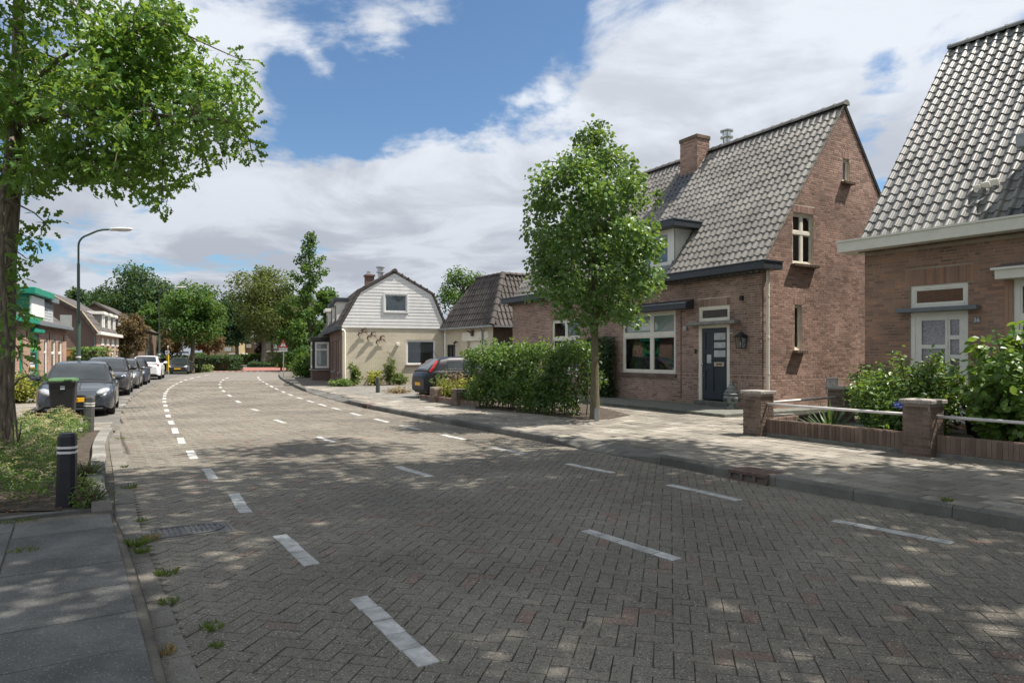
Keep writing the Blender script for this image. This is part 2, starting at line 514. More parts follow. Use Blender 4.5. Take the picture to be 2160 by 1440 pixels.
leaf_mat('grass_dry', (.200, .160, .070), (.380, .290, .130), 0.3, tint=(.4, .3, .12))
leaf_mat('yucca_leaf', (.050, .105, .060), (.120, .190, .100), 0.2)


def bark(name, c1, c2, sc=9.0):
    m, nt, p, o = new_mat(name)
    n = noise(nt, sc, 6, 0.7, stretch=(3.0, 3.0, 0.55))
    c = nmix(nt, remap(nt, n, 0.35, 0.65), c1, c2)
    alg = remap(nt, noise(nt, 1.7, 4, 0.6), 0.5, 0.7, 0.0, 0.55)
    nt.links.new(nmix(nt, alg, c, (.115, .105, .045)), p.inputs['Base Color'])
    p.inputs['Roughness'].default_value = 0.92
    bump(nt, p, n, 1.0, 0.03)


bark('bark_oak', (.065, .053, .040), (.230, .190, .145))
bark('bark_linden', (.095, .085, .055), (.185, .165, .105), 16.0)


# ------------------------------------------------------------------ objects
def tag(o, label=None, cat=None, group=None, kind=None):
    for k, v in (('label', label), ('category', cat), ('group', group), ('kind', kind)):
        if v:
            o[k] = v
    return o


def thing(name, label, cat, loc=(0, 0, 0), rz=0.0, group=None):
    o = bpy.data.objects.new(name, None)
    o.empty_display_size = 0.2
    COL.objects.link(o)
    o.location = loc
    o.rotation_euler = (0, 0, rz)
    return tag(o, label, cat, group)


def link(name, me, parent=None, mat=None, kind=None):
    o = bpy.data.objects.new(name, me)
    COL.objects.link(o)
    if parent is not None:
        o.parent = parent
    if mat is not None and not me.materials:
        me.materials.append(M(mat) if isinstance(mat, str) else mat)
    if kind:
        o['kind'] = kind
    return o


def wmat(o):
    """World matrix of an object from its own and its parents' transforms (no depsgraph)."""
    m = o.matrix_basis.copy()
    while o.parent is not None:
        o = o.parent
        m = o.matrix_basis @ m
    return m


def np_mesh(name, V, Q, rnd=None, smooth=False):
    V = np.ascontiguousarray(V, dtype=np.float32)
    Q = np.ascontiguousarray(Q, dtype=np.int32)
    k = Q.shape[1]
    me = bpy.data.meshes.new(name)
    me.vertices.add(len(V))
    me.vertices.foreach_set('co', V.ravel())
    me.loops.add(Q.size)
    me.loops.foreach_set('vertex_index', Q.ravel())
    me.polygons.add(len(Q))
    me.polygons.foreach_set('loop_start', np.arange(0, Q.size, k, dtype=np.int32))
    me.polygons.foreach_set('use_smooth', np.full(len(Q), bool(smooth)))
    if rnd is not None:
        a = me.attributes.new('rnd', 'FLOAT', 'FACE')
        a.data.foreach_set('value', np.ascontiguousarray(rnd, dtype=np.float32))
    me.update(calc_edges=True)
    return me


class MB:
    """Collects boxes, bars, tubes, prisms and lathes; build() links them as ONE mesh object."""

    def __init__(s):
        s.v, s.f = [], []

    def add(s, vs, fs):
        n = len(s.v)
        s.v += [tuple(map(float, p)) for p in vs]
        s.f += [tuple(i + n for i in f) for f in fs]
        return s

    def box(s, x0, x1, y0, y1, z0, z1, c=0.0):
        if c <= 0:
            vs = [(x, y, z) for z in (z0, z1) for y in (y0, y1) for x in (x0, x1)]
            return s.add(vs, [(0, 2, 3, 1), (4, 5, 7, 6), (0, 1, 5, 4), (2, 6, 7, 3), (0, 4, 6, 2), (1, 3, 7, 5)])
        # chamfered box
        c = min(c, (x1 - x0) * .45, (y1 - y0) * .45, (z1 - z0) * .45)
        vs = []
        xs, ys, zs = (x0, x1), (y0, y1), (z0, z1)
        idx = {}
        for i in (0, 1):
            for j in (0, 1):
                for k in (0, 1):
                    sx, sy, sz = (1, -1)[i], (1, -1)[j], (1, -1)[k]
                    p = (xs[i], ys[j], zs[k])
                    idx[i, j, k, 0] = len(vs); vs.append((p[0], p[1] + sy * c, p[2] + sz * c))
                    idx[i, j, k, 1] = len(vs); vs.append((p[0] + sx * c, p[1], p[2] + sz * c))
                    idx[i, j, k, 2] = len(vs); vs.append((p[0] + sx * c, p[1] + sy * c, p[2]))
        fs = []
        for i in (0, 1):
            q = [idx[i, 0, 0, 0], idx[i, 1, 0, 0], idx[i, 1, 1, 0], idx[i, 0, 1, 0]]
            fs.append(q if i else q[::-1])
            q = [idx[0, i, 0, 1], idx[0, i, 1, 1], idx[1, i, 1, 1], idx[1, i, 0, 1]]
            fs.append(q if i else q[::-1])
            q = [idx[0, 0, i, 2], idx[1, 0, i, 2], idx[1, 1, i, 2], idx[0, 1, i, 2]]
            fs.append(q if i else q[::-1])
        for i in (0, 1):
            for j in (0, 1):
                q = [idx[i, j, 0, 0], idx[i, j, 1, 0], idx[i, j, 1, 1], idx[i, j, 0, 1]]
                fs.append(q if (i == j) else q[::-1])
                q = [idx[i, 0, j, 0], idx[i, 1, j, 0], idx[i, 1, j, 2], idx[i, 0, j, 2]]
                fs.append(q[::-1] if (i == j) else q)
                q = [idx[0, i, j, 1], idx[1, i, j, 1], idx[1, i, j, 2], idx[0, i, j, 2]]
                fs.append(q if (i == j) else q[::-1])
                for k in (0, 1):
                    q = [idx[i, j, k, 0], idx[i, j, k, 1], idx[i, j, k, 2]]
                    fs.append(q)
        return s.add(vs, fs)

    def prism(s, poly, axis_fn, d0, d1):
        """poly: 2D points; axis_fn(u, v, d) -> xyz; extruded from d0 to d1."""
        n = len(poly)
        vs = [axis_fn(u, v, d0) for u, v in poly] + [axis_fn(u, v, d1) for u, v in poly]
        fs = [tuple(range(n))[::-1], tuple(range(n, 2 * n))] + [(i, (i + 1) % n, n + (i + 1) % n, n + i) for i in range(n)]
        return s.add(vs, fs)

    def tube(s, pts, rr, n=8, caps=True):
        pts = [Vector(p) for p in pts]
        if isinstance(rr, (int, float)):
            rr = [rr] * len(pts)
        rings = []
        up = Vector((0, 0, 1))
        ref = None
        for i, p in enumerate(pts):
            d = (pts[min(i + 1, len(pts) - 1)] - pts[max(i - 1, 0)])
            if d.length < 1e-9:
                d = up.copy()
            d.normalize()
            if ref is None:
                ref = d.cross(Vector((1, 0, 0)) if abs(d.x) < .9 else Vector((0, 1, 0))).normalized()
            a = (ref - d * ref.dot(d))
            if a.length < 1e-6:
                a = d.orthogonal()
            a.normalize()
            ref = a
            b = d.cross(a)
            rings.append([p + (a * math.cos(t) + b * math.sin(t)) * rr[i] for t in [2 * math.pi * k / n for k in range(n)]])
        base = len(s.v)
        vs = [q for r in rings for q in r]
        fs = []
        for i in range(len(rings) - 1):
            for k in range(n):
                fs.append((i * n + k, i * n + (k + 1) % n, (i + 1) * n + (k + 1) % n, (i + 1) * n + k))
        if caps:
            fs.append(tuple(range(n))[::-1])
            fs.append(tuple((len(rings) - 1) * n + k for k in range(n)))
        return s.add(vs, fs)

    def lathe(s, prof, c=(0, 0, 0), n=20):
        vs, fs = [], []
        for r, z in prof:
            for k in range(n):
                t = 2 * math.pi * k / n
                vs.append((c[0] + r * math.cos(t), c[1] + r * math.sin(t), c[2] + z))
        m = len(prof)
        for i in range(m - 1):
            for k in range(n):
                fs.append((i * n + k, i * n + (k + 1) % n, (i + 1) * n + (k + 1) % n, (i + 1) * n + k))
        fs.append(tuple(range(n))[::-1])
        fs.append(tuple((m - 1) * n + k for k in range(n)))
        return s.add(vs, fs)

    def ball(s, c, r, n=14, m=8, rz=0.0, ry=0.0):
        vs, fs = [], []
        R = Matrix.Rotation(rz, 3, 'Z') @ Matrix.Rotation(ry, 3, 'Y')
        for i in range(m + 1):
            a = math.pi * i / m
            for k in range(n):
                t = 2 * math.pi * k / n
                p = R @ Vector((r[0] * math.sin(a) * math.cos(t), r[1] * math.sin(a) * math.sin(t), r[2] * math.cos(a)))
                vs.append((c[0] + p.x, c[1] + p.y, c[2] + p.z))
        for i in range(m):
            for k in range(n):
                fs.append((i * n + k, (i + 1) * n + k, (i + 1) * n + (k + 1) % n, i * n + (k + 1) % n))
        return s.add(vs, fs)

    def quad(s, a, b, c, d):
        return s.add([a, b, c, d], [(0, 1, 2, 3)])

    def mesh(s, name, smooth=False):
        me = bpy.data.meshes.new(name)
        me.from_pydata(s.v, [], s.f)
        me.polygons.foreach_set('use_smooth', [bool(smooth)] * len(me.polygons))
        me.update()
        return me

    def build(s, name, mat, parent=None, smooth=False, kind=None):
        return link(name, s.mesh(name, smooth), parent, mat, kind)


def auto_smooth(o, ang=40):
    me = o.data
    me.polygons.foreach_set('use_smooth', [True] * len(me.polygons))
    bm = bmesh.new()
    bm.from_mesh(me)
    for e in bm.edges:
        e.smooth = e.is_manifold and e.calc_face_angle(0) < rad(ang)
    bm.to_mesh(me)
    bm.free()
    return o


def text(name, body, size, parent, loc, rot, mat, ex=0.001, align='CENTER'):
    cu = bpy.data.curves.new(name, 'FONT')
    cu.body = body
    cu.size = size
    cu.extrude = ex
    cu.align_x = align
    cu.align_y = 'CENTER'
    o = bpy.data.objects.new(name, cu)
    COL.objects.link(o)
    o.parent = parent
    o.location = loc
    o.rotation_euler = rot
    dg = bpy.context.evaluated_depsgraph_get()
    me = bpy.data.meshes.new_from_object(o.evaluated_get(dg))
    bpy.data.objects.remove(o)
    o = link(name, me, parent, mat)
    o.location = loc
    o.rotation_euler = rot
    return o


# ------------------------------------------------------------------ many alike pieces
def inside(poly, P):
    poly = np.asarray(poly, float)
    x, y = P[:, 0], P[:, 1]
    r = np.zeros(len(P), bool)
    j = len(poly) - 1
    for i in range(len(poly)):
        xi, yi, xj, yj = *poly[i, :2], *poly[j, :2]
        if yi != yj:
            c = ((yi > y) != (yj > y)) & (x < (xj - xi) * (y - yi) / (yj - yi) + xi)
            r ^= c
        j = i
    return r


# a brick: unit box in x (length), y (height), z (0 back, 1 face) with a chamfered face
BV = np.array([(-.5, -.5, 0), (.5, -.5, 0), (.5, .5, 0), (-.5, .5, 0), (-.485, -.455, 1), (.485, -.455, 1), (.485, .455, 1), (-.485, .455, 1)], float)
BQ = np.array([(4, 5, 6, 7), (0, 1, 5, 4), (1, 2, 6, 5), (2, 3, 7, 6), (3, 0, 4, 7)])
# a paver: the same with a narrow chamfer
PV = np.array([(-.5, -.5, 0), (.5, -.5, 0), (.5, .5, 0), (-.5, .5, 0), (-.49, -.48, 1), (.49, -.48, 1), (.49, .48, 1), (-.49, .48, 1)], float)
# a square slab
SV = np.array([(-.5, -.5, 0), (.5, -.5, 0), (.5, .5, 0), (-.5, .5, 0), (-.488, -.488, 1), (.488, -.488, 1), (.488, .488, 1), (-.488, .488, 1)], float)


def tile_unit(n=9, depth=0.026):
    """Pantile: x across (0..1 of the cover width), y up the slope (0..1), z in metres."""
    xs = np.array([-.05, .0, .07, .16, .26, .34, .40, .47, .74, 1.0])
    prof = np.array([.008, .030, .047, .053, .050, .037, .017, .0, -.010, .002])
    V, Q = [], []
    for x, h in zip(xs, prof):
        V.append((x, 0.0, h + depth))
    for x, h in zip(xs, prof):
        V.append((x, 1.12, h))
    for x, h in zip(xs, prof):
        V.append((x, 0.0, h - 0.004))
    m = n + 1
    for i in range(n):
        Q.append((i, i + 1, m + i + 1, m + i))
        Q.append((2 * m + i, 2 * m + i + 1, i + 1, i))
    return np.array(V), np.array(Q)


TV, TQ = tile_unit()


def pieces(parent, name, UV, UQ, Ms, mat, limit=300, rnd=None, keep=None, stuff_name=None, smooth=False, seed=1):
    """Ms: (n,4,4) local matrices of a unit mesh. The `limit` largest in view become objects of their own
    (children of parent, sharing one mesh); the others are joined into one part."""
    Ms = np.asarray(Ms, float)
    n = len(Ms)
    if n == 0:
        return
    rg = np.random.default_rng(seed)
    if rnd is None:
        rnd = rg.random(n)
    single = np.zeros(n, bool)
    if limit > 0:
        W = np.array(wmat(parent)) if parent is not None else np.eye(4)
        c = Ms[:, :3, 3] + Ms[:, :3, :3] @ np.array([0.5 if UV is TV else 0, 0.5 if UV is TV else 0, 0.0])
        c = c @ W[:3, :3].T + W[:3, 3]
        px, py = project(c)
        d = np.linalg.norm(c - np.array([0, 0, EYE]), axis=1)
        ax = np.linalg.norm(Ms[:, :3, 0], axis=1) * np.linalg.norm(Ms[:, :3, 1], axis=1)
        nn = np.cross(Ms[:, :3, 0], Ms[:, :3, 1]) @ W[:3, :3].T
        nn /= np.linalg.norm(nn, axis=1)[:, None] + 1e-9
        cosv = np.abs(np.einsum('ij,ij->i', nn, (c - np.array([0, 0, EYE])) / d[:, None]))
        score = ax * cosv / d ** 2
        ok = (px > 4) & (px < 2156) & (py > 4) & (py < 1436) & (c[:, 1] > 0.5)
        if keep is not None:
            ok &= keep(px, py)
        score = np.where(ok, score, -1)
        order = np.argsort(-score)[:limit]
        order = order[score[order] > 0]
        single[order] = True
        if len(order):
            me = np_mesh(name, UV, UQ, smooth=smooth)
            me.materials.append(M(mat))
            for i in order:
                o = bpy.data.objects.new(name, me)
                COL.objects.link(o)
                if parent is not None:
                    o.parent = parent
                o.matrix_basis = Matrix(Ms[i].tolist())
    rest = Ms[~single]
    if len(rest):
        k = len(UV)
        V = np.einsum('nij,kj->nki', rest[:, :3, :3], UV) + rest[:, None, :3, 3]
        Q = (UQ[None] + (np.arange(len(rest)) * k)[:, None, None]).reshape(-1, UQ.shape[1])
        me = np_mesh(stuff_name or name + '_field', V.reshape(-1, 3), Q, np.repeat(rnd[~single], len(UQ)), smooth)
        link(stuff_name or name + '_field', me, parent, mat, 'stuff')


def mats_from(c, ux, uy, uz):
    """(n,4,4) from centres and axis vectors (already scaled)."""
    n = len(c)
    R = np.zeros((n, 4, 4))
    R[:, :3, 0] = ux
    R[:, :3, 1] = uy
    R[:, :3, 2] = uz
    R[:, :3, 3] = c
    R[:, 3, 3] = 1
    return R


# ------------------------------------------------------------------ walls
Z3 = np.array([0, 0, 1.0])


class Wall:
    """A wall plane: O origin, U along, N outward; u runs along U, z up. ul/ur give its ends at height z."""

    def __init__(s, O, U, N, z0, z1, ul, ur, breaks=()):
        s.O, s.U, s.N = (np.array(q, float) for q in (O, U, N))
        s.z0, s.z1 = z0, z1
        s.ul = ul if callable(ul) else (lambda z, a=ul: a)
        s.ur = ur if callable(ur) else (lambda z, a=ur: a)
        s.breaks = list(breaks)
        s.holes = []
        s.soldier = []

    def P(s, u, z, d=0.0):
        return s.O + s.U * u + Z3 * z + s.N * d

    def hole(s, u0, u1, z0, z1, lintel=0.0, wide=0.06):
        s.holes.append((u0, u1, z0, z1))
        if lintel:
            s.soldier.append((u0 - wide, u1 + wide, z1, z1 + lintel))
        return s

    def plane(s, mb, depth=0.11):
        zs = sorted({s.z0, s.z1, *s.breaks, *[h[2] for h in s.holes], *[h[3] for h in s.holes]})
        zs = [z for z in zs if s.z0 - 1e-6 <= z <= s.z1 + 1e-6]
        flip = np.dot(np.cross(s.U, Z3), s.N) < 0
        for a, b in zip(zs, zs[1:]):
            if b - a < 1e-5:
                continue
            m = (a + b) / 2
            hs = sorted(h for h in s.holes if h[2] < m < h[3])
            cur = [(s.ul(a), s.ul(b))]
            segs = []
            for h in hs:
                segs.append((cur[0], (h[0], h[0])))
                cur = [(h[1], h[1])]
            segs.append((cur[0], (s.ur(a), s.ur(b))))
            for (l0, l1), (r0, r1) in segs:
                q = [s.P(l0, a), s.P(r0, a), s.P(r1, b), s.P(l1, b)]
                if r0 - l0 < 1e-5 and r1 - l1 < 1e-5:
                    continue
                mb.quad(*(q[::-1] if flip else q))
        for (u0, u1, z0, z1) in s.holes:
            for (a, b) in (((u0, z0), (u0, z1)), ((u0, z1), (u1, z1)), ((u1, z1), (u1, z0)), ((u1, z0), (u0, z0))):
                mb.quad(s.P(*a), s.P(*b), s.P(*b, -depth), s.P(*a, -depth))
        return mb

    def bricks(s, rg, L=0.21, h=0.052, j=0.0105, proud=0.0045, half=0.3):
        C, SX, SZ = [], [], []
        blocks = s.holes + s.soldier
        nz = int((s.z1 - s.z0) / (h + j))
        for i in range(nz):
            zb = s.z0 + i * (h + j) + j / 2
            zc = zb + h / 2
            cuts = sorted(b for b in blocks if b[2] - h * .45 < zc < b[3] + h * .45)
            iv = []
            cur = s.ul(zc) + 0.002
            for b in cuts:
                if b[0] > cur:
                    iv.append((cur, b[0] - j * .5))
                cur = max(cur, b[1] + j * .5)
            iv.append((cur, s.ur(zc) - 0.002))
            for (a, b) in iv:
                u = a + (0 if i % 2 else -0.105) - (rg.random() * 0.06)
                while u < b:
                    l = L if rg.random() > half else 0.10
                    u0, u1 = max(u, a), min(u + l, b)
                    if u1 - u0 > 0.03:
                        C.append(((u0 + u1) / 2, zc))
                        SX.append(u1 - u0)
                        SZ.append(h)
                    u += l + j
        for (a, b, z0, z1) in s.soldier:
            n = max(1, int(round((b - a) / 0.062)))
            w = (b - a) / n
            for k in range(n):
                C.append((a + (k + .5) * w, (z0 + z1) / 2))
                SX.append(w - j * .7)
                SZ.append(z1 - z0 - j)
        C = np.array(C)
        n = len(C)
        pos = s.O + C[:, :1] * s.U + C[:, 1:] * Z3
        dp = proud + rg.normal(0, 0.0007, n)
        U = s.U if np.dot(np.cross(s.U, Z3), s.N) > 0 else -s.U
        return mats_from(pos, U[None] * np.array(SX)[:, None], Z3[None] * np.array(SZ)[:, None], s.N[None] * dp[:, None])


def window(parent, w, u0, u1, z0, z1, cols=1, rows=(), inset=0.05, fr=0.06, mat='white_paint', pane='window_glass', back='room_dark', th=0.05,
           name='window', bar=0.05, col_at=None, back_d=0.35):
    """Frame with mullions (cols) and transoms (rows: heights as fractions), one pane for each light, a dark room behind."""
    mb = MB()

    def bx(a, b, c, d, e0, e1):
        p = [w.P(uu, zz, dd) for uu in (a, b) for zz in (c, d) for dd in (e0, e1)]
        mb.add(p, [(0, 1, 3, 2), (4, 6, 7, 5), (0, 4, 5, 1), (2, 3, 7, 6), (0, 2, 6, 4), (1, 5, 7, 3)])

    f0, f1 = -inset - th, -inset
    bx(u0, u0 + fr, z0, z1, f0, f1)
    bx(u1 - fr, u1, z0, z1, f0, f1)
    bx(u0 + fr, u1 - fr, z1 - fr, z1, f0, f1)
    bx(u0 + fr, u1 - fr, z0, z0 + fr, f0, f1 + 0.012)
    ue = [u0 + fr] + ([u0 + (u1 - u0) * c for c in col_at] if col_at else [u0 + (u1 - u0) * (i + 1) / cols for i in range(cols - 1)]) + [u1 - fr]
    ze = [z0 + fr] + [z0 + (z1 - z0) * r for r in rows] + [z1 - fr]
    for u in ue[1:-1]:
        bx(u - bar / 2, u + bar / 2, z0 + fr, z1 - fr, f0 + 0.006, f1 - 0.003)
    for z in ze[1:-1]:
        bx(u0 + fr, u1 - fr, z - bar / 2, z + bar / 2, f0 + 0.003, f1 + 0.004)
    # inner sash rims
    rim = min(0.032, fr * .6)
    cells = []
    for i in range(len(ue) - 1):
        for k in range(len(ze) - 1):
            a = ue[i] + (bar / 2 if i else 0)
            b = ue[i + 1] - (bar / 2 if i < len(ue) - 2 else 0)
            c = ze[k] + (bar / 2 if k else 0)
            d = ze[k + 1] - (bar / 2 if k < len(ze) - 2 else 0)
            e1 = f1 - 0.014
            bx(a, a + rim, c, d, f0 + .01, e1)
            bx(b - rim, b, c, d, f0 + .01, e1)
            bx(a + rim, b - rim, c, c + rim, f0 + .01, e1)
            bx(a + rim, b - rim, d - rim, d, f0 + .01, e1)
            cells.append((a + rim, b - rim, c + rim, d - rim))
    o = mb.build(name, mat, parent)
    for (a, b, c, d) in cells:
        g = MB()
        q = [w.P(a, c, f0 + .022), w.P(b, c, f0 + .022), w.P(b, d, f0 + .022), w.P(a, d, f0 + .022)]
        p = q + [np.array(x) - w.N * 0.006 for x in q]
        g.add(p, [(0, 1, 2, 3), (7, 6, 5, 4), (0, 4, 5, 1), (1, 5, 6, 2), (2, 6, 7, 3), (3, 7, 4, 0)])
        g.build('pane', pane, o)
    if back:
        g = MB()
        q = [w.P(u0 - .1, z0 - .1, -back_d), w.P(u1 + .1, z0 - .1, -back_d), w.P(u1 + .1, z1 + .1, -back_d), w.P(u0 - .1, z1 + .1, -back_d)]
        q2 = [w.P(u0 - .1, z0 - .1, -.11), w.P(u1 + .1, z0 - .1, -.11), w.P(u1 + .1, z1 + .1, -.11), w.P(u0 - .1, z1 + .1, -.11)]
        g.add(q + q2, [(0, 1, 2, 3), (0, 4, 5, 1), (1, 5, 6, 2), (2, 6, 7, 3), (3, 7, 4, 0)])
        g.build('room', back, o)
    return o


def wbox(w, u0, u1, z0, z1, d0, d1, name, mat, parent, c=0.0):
    p = [w.P(uu, zz, dd) for uu in (u0, u1) for zz in (z0, z1) for dd in (d0, d1)]
    mb = MB().add(p, [(0, 1, 3, 2), (4, 6, 7, 5), (0, 4, 5, 1), (2, 3, 7, 6), (0, 2, 6, 4), (1, 5, 7, 3)])
    return mb.build(name, mat, parent)


def roof_tiles(parent, O, E, S, cols, rows, cw, ex, mat, name='roof_tile', limit=300, keep=None, skip=None, smooth=False, dark=None, seed=3):
    """O lower left corner, E along the eave, S up the slope (unit vectors), N = E x S."""
    O, E, S = (np.array(q, float) for q in (O, E, S))
    N = np.cross(E, S)
    rg = np.random.default_rng(seed)
    C, rr = [], []
    for r in range(rows):
        for c in range(cols):
            if skip and skip(c * cw, r * ex):
                continue
            C.append(O + E * (c * cw) + S * (r * ex) + N * rg.normal(0, 0.002))
    C = np.array(C)
    n = len(C)
    Ms = mats_from(C, np.repeat(E[None] * cw, n, 0), np.repeat(S[None] * ex, n, 0), np.repeat(N[None], n, 0))
    # small tilts
    Ms[:, :3, 1] += N[None] * rg.normal(0, 0.003, n)[:, None]
    if dark is not None:
        uv = np.array([(c * cw, r * ex) for r in range(rows) for c in range(cols) if not (skip and skip(c * cw, r * ex))])
        dk = np.array([bool(dark(a, b)) for a, b in uv])
        pieces(parent, name, TV, TQ, Ms[dk], 'tile_tinted', 40, keep=keep, smooth=smooth, stuff_name='dark_tiles')
        Ms = Ms[~dk]
    pieces(parent, name, TV, TQ, Ms, mat, limit, keep=keep, smooth=smooth, stuff_name='tile_field', seed=seed)


def ridge_tiles(parent, A, B, r=0.11, step=0.36, mat='tile_a', name='ridge_tile'):
    A, B = Vector(A), Vector(B)
    d = B - A
    n = max(1, int(d.length / step))
    d.normalize()
    st = (B - A).length / n
    side = d.cross(Vector((0, 0, 1))).normalized()
    up = side.cross(d).normalized()
    mb = MB()
    k = 7
    vs, fs = [], []
    for i, (t, rr) in enumerate(((0, r * 1.12), (0.08, r * 1.12), (0.085, r), (1.06, r * .94))):
        for j in range(k):
            a = math.pi * (j / (k - 1)) * 1.05 - 0.08
            vs.append((math.cos(a) * rr, t * st, math.sin(a) * rr - r * .35))
    for i in range(3):
        for j in range(k - 1):
            fs.append((i * k + j, i * k + j + 1, (i + 1) * k + j + 1, (i + 1) * k + j))
    fs.append(tuple(range(k)))
    me = MB().add(vs, fs).mesh(name, False)
    me.materials.append(M(mat))
    R = Matrix((side, d, up)).transposed().to_4x4()
    for i in range(n):
        o = bpy.data.objects.new(name, me)
        COL.objects.link(o)
        o.parent = parent
        o.matrix_basis = Matrix.Translation(A + d * st * i) @ R


# ------------------------------------------------------------------ foliage
LEAF = {
    'oval': (np.array([(0, 0, 0), (.34, .27, .05), (.74, .22, .04), (1, 0, -.06), (.74, -.22, .04), (.34, -.27, .05)]), np.array([(0, 3, 2, 1), (0, 5, 4, 3)])),
    'round': (np.array([(0, 0, 0), (.20, .40, .06), (.68, .36, .05), (1, 0, -.10), (.68, -.36, .05), (.20, -.40, .06)]), np.array([(0, 3, 2, 1), (0, 5, 4, 3)])),
    'narrow': (np.array([(0, 0, 0), (.35, .13, .03), (.75, .09, .02), (1, 0, -.08), (.75, -.09, .02), (.35, -.13, .03)]), np.array([(0, 3, 2, 1), (0, 5, 4, 3)])),
    'quad': (np.array([(0, 0, 0), (.5, .38, .06), (1, 0, -.04), (.5, -.38, .06)]), np.array([(0, 3, 2, 1)])),
    'oak': (np.array([(0, 0, 0), (.40, 0, .02), (.72, 0, .01), (1, 0, -.06),
                      (.24, .22, .06), (.42, .09, .03), (.58, .30, .07), (.74, .12, .03), (.86, .20, .02),
                      (.24, -.22, .06), (.42, -.09, .03), (.58, -.30, .07), (.74, -.12, .03), (.86, -.20, .02)]),
            np.array([(0, 1, 5, 4), (1, 2, 7, 6), (2, 3, 8, 7), (1, 6, 5, 5), (0, 9, 10, 1), (1, 11, 12, 2), (2, 12, 13, 3)])),
}
LEAF['oak'] = (LEAF['oak'][0], np.array([(0, 1, 5, 4), (5, 1, 7, 6), (1, 2, 3, 7), (7, 3, 8, 8), (0, 9, 10, 1), (10, 11, 12, 1), (1, 12, 3, 2)]))
LEAF['oak'] = (LEAF['oak'][0], np.array([(0, 1, 5, 4), (5, 1, 7, 6), (1, 3, 8, 7), (0, 9, 10, 1), (10, 11, 12, 1), (1, 12, 13, 3)]))


def unit(a):
    return a / (np.linalg.norm(a, axis=1)[:, None] + 1e-9)


def leaves(name, C, out, size, shape, mat, parent, rg, rnd=None, up=0.5, droop=0.3, wild=0.6, kind='stuff'):
    """C leaf bases, out outward directions; each leaf a few small faces."""
    n = len(C)
    T, Q = LEAF[shape]
    N = unit(0.55 * out + up * Z3 + wild * rg.normal(0, 1, (n, 3)))
    D = rg.normal(0, 1, (n, 3)) * 0.7 + out * 0.9 - droop * Z3
    D = unit(D - N * np.einsum('ij,ij->i', D, N)[:, None])
    S = np.cross(N, D)
    sz = size * (0.7 + 0.6 * rg.random(n)) if np.isscalar(size) else size
    V = C[:, None] + sz[:, None, None] * (T[None, :, :1] * D[:, None] + T[None, :, 1:2] * S[:, None] + T[None, :, 2:] * N[:, None])
    k = len(T)
    F_ = (Q[None] + (np.arange(n) * k)[:, None, None]).reshape(-1, Q.shape[1])
    if rnd is None:
        rnd = rg.random(n)
    me = np_mesh(name, V.reshape(-1, 3), F_, np.repeat(rnd * .98, len(Q)))
    return link(name, me, parent, mat, kind)


def clump_points(rg, clumps, n):
    """Points spread over clumps [(centre, radius)], denser towards each clump's outside."""
    cc = np.array([c for c, r in clumps])
    cr = np.array([r for c, r in clumps])
    w = cr ** 2
    idx = rg.choice(len(cc), n, p=w / w.sum())
    d = unit(rg.normal(0, 1, (n, 3)))
    rr = rg.random(n) ** 0.45
    P = cc[idx] + d * (rr * cr[idx])[:, None] * np.array([1, 1, .8])
    return P, d, idx


def crown_clumps(rg, c, r, n, cr, shell=0.45, fn=None):
    """n clumps inside an ellipsoid (centre c, radii r), more of them towards its surface."""
    res = []
    c = np.array(c, float)
    r = np.array(r, float)
    t = 0
    while len(res) < n and t < n * 60:
        t += 1
        d = rg.normal(0, 1, 3)
        d /= np.linalg.norm(d)
        q = rg.random() ** shell
        p = c + d * r * q
        if fn and not fn(p):
            continue
        res.append((p, cr * (0.65 + 0.7 * rg.random())))
    return res


def limb(mb, rg, a, b, r0, r1, sag=0.1, n=6, seg=5):
    a, b = np.array(a, float), np.array(b, float)
    L = np.linalg.norm(b - a)
    pts, rr = [], []
    off = rg.normal(0, 1, 3) * L * 0.06
    for i in range(seg + 1):
        t = i / seg
        p = a + (b - a) * t + np.array([0, 0, 1]) * math.sin(t * math.pi) * L * sag + off * math.sin(t * math.pi)
        pts.append(p)
        rr.append(r0 + (r1 - r0) * t)
    mb.tube(pts, rr, n, caps=False)
    return pts


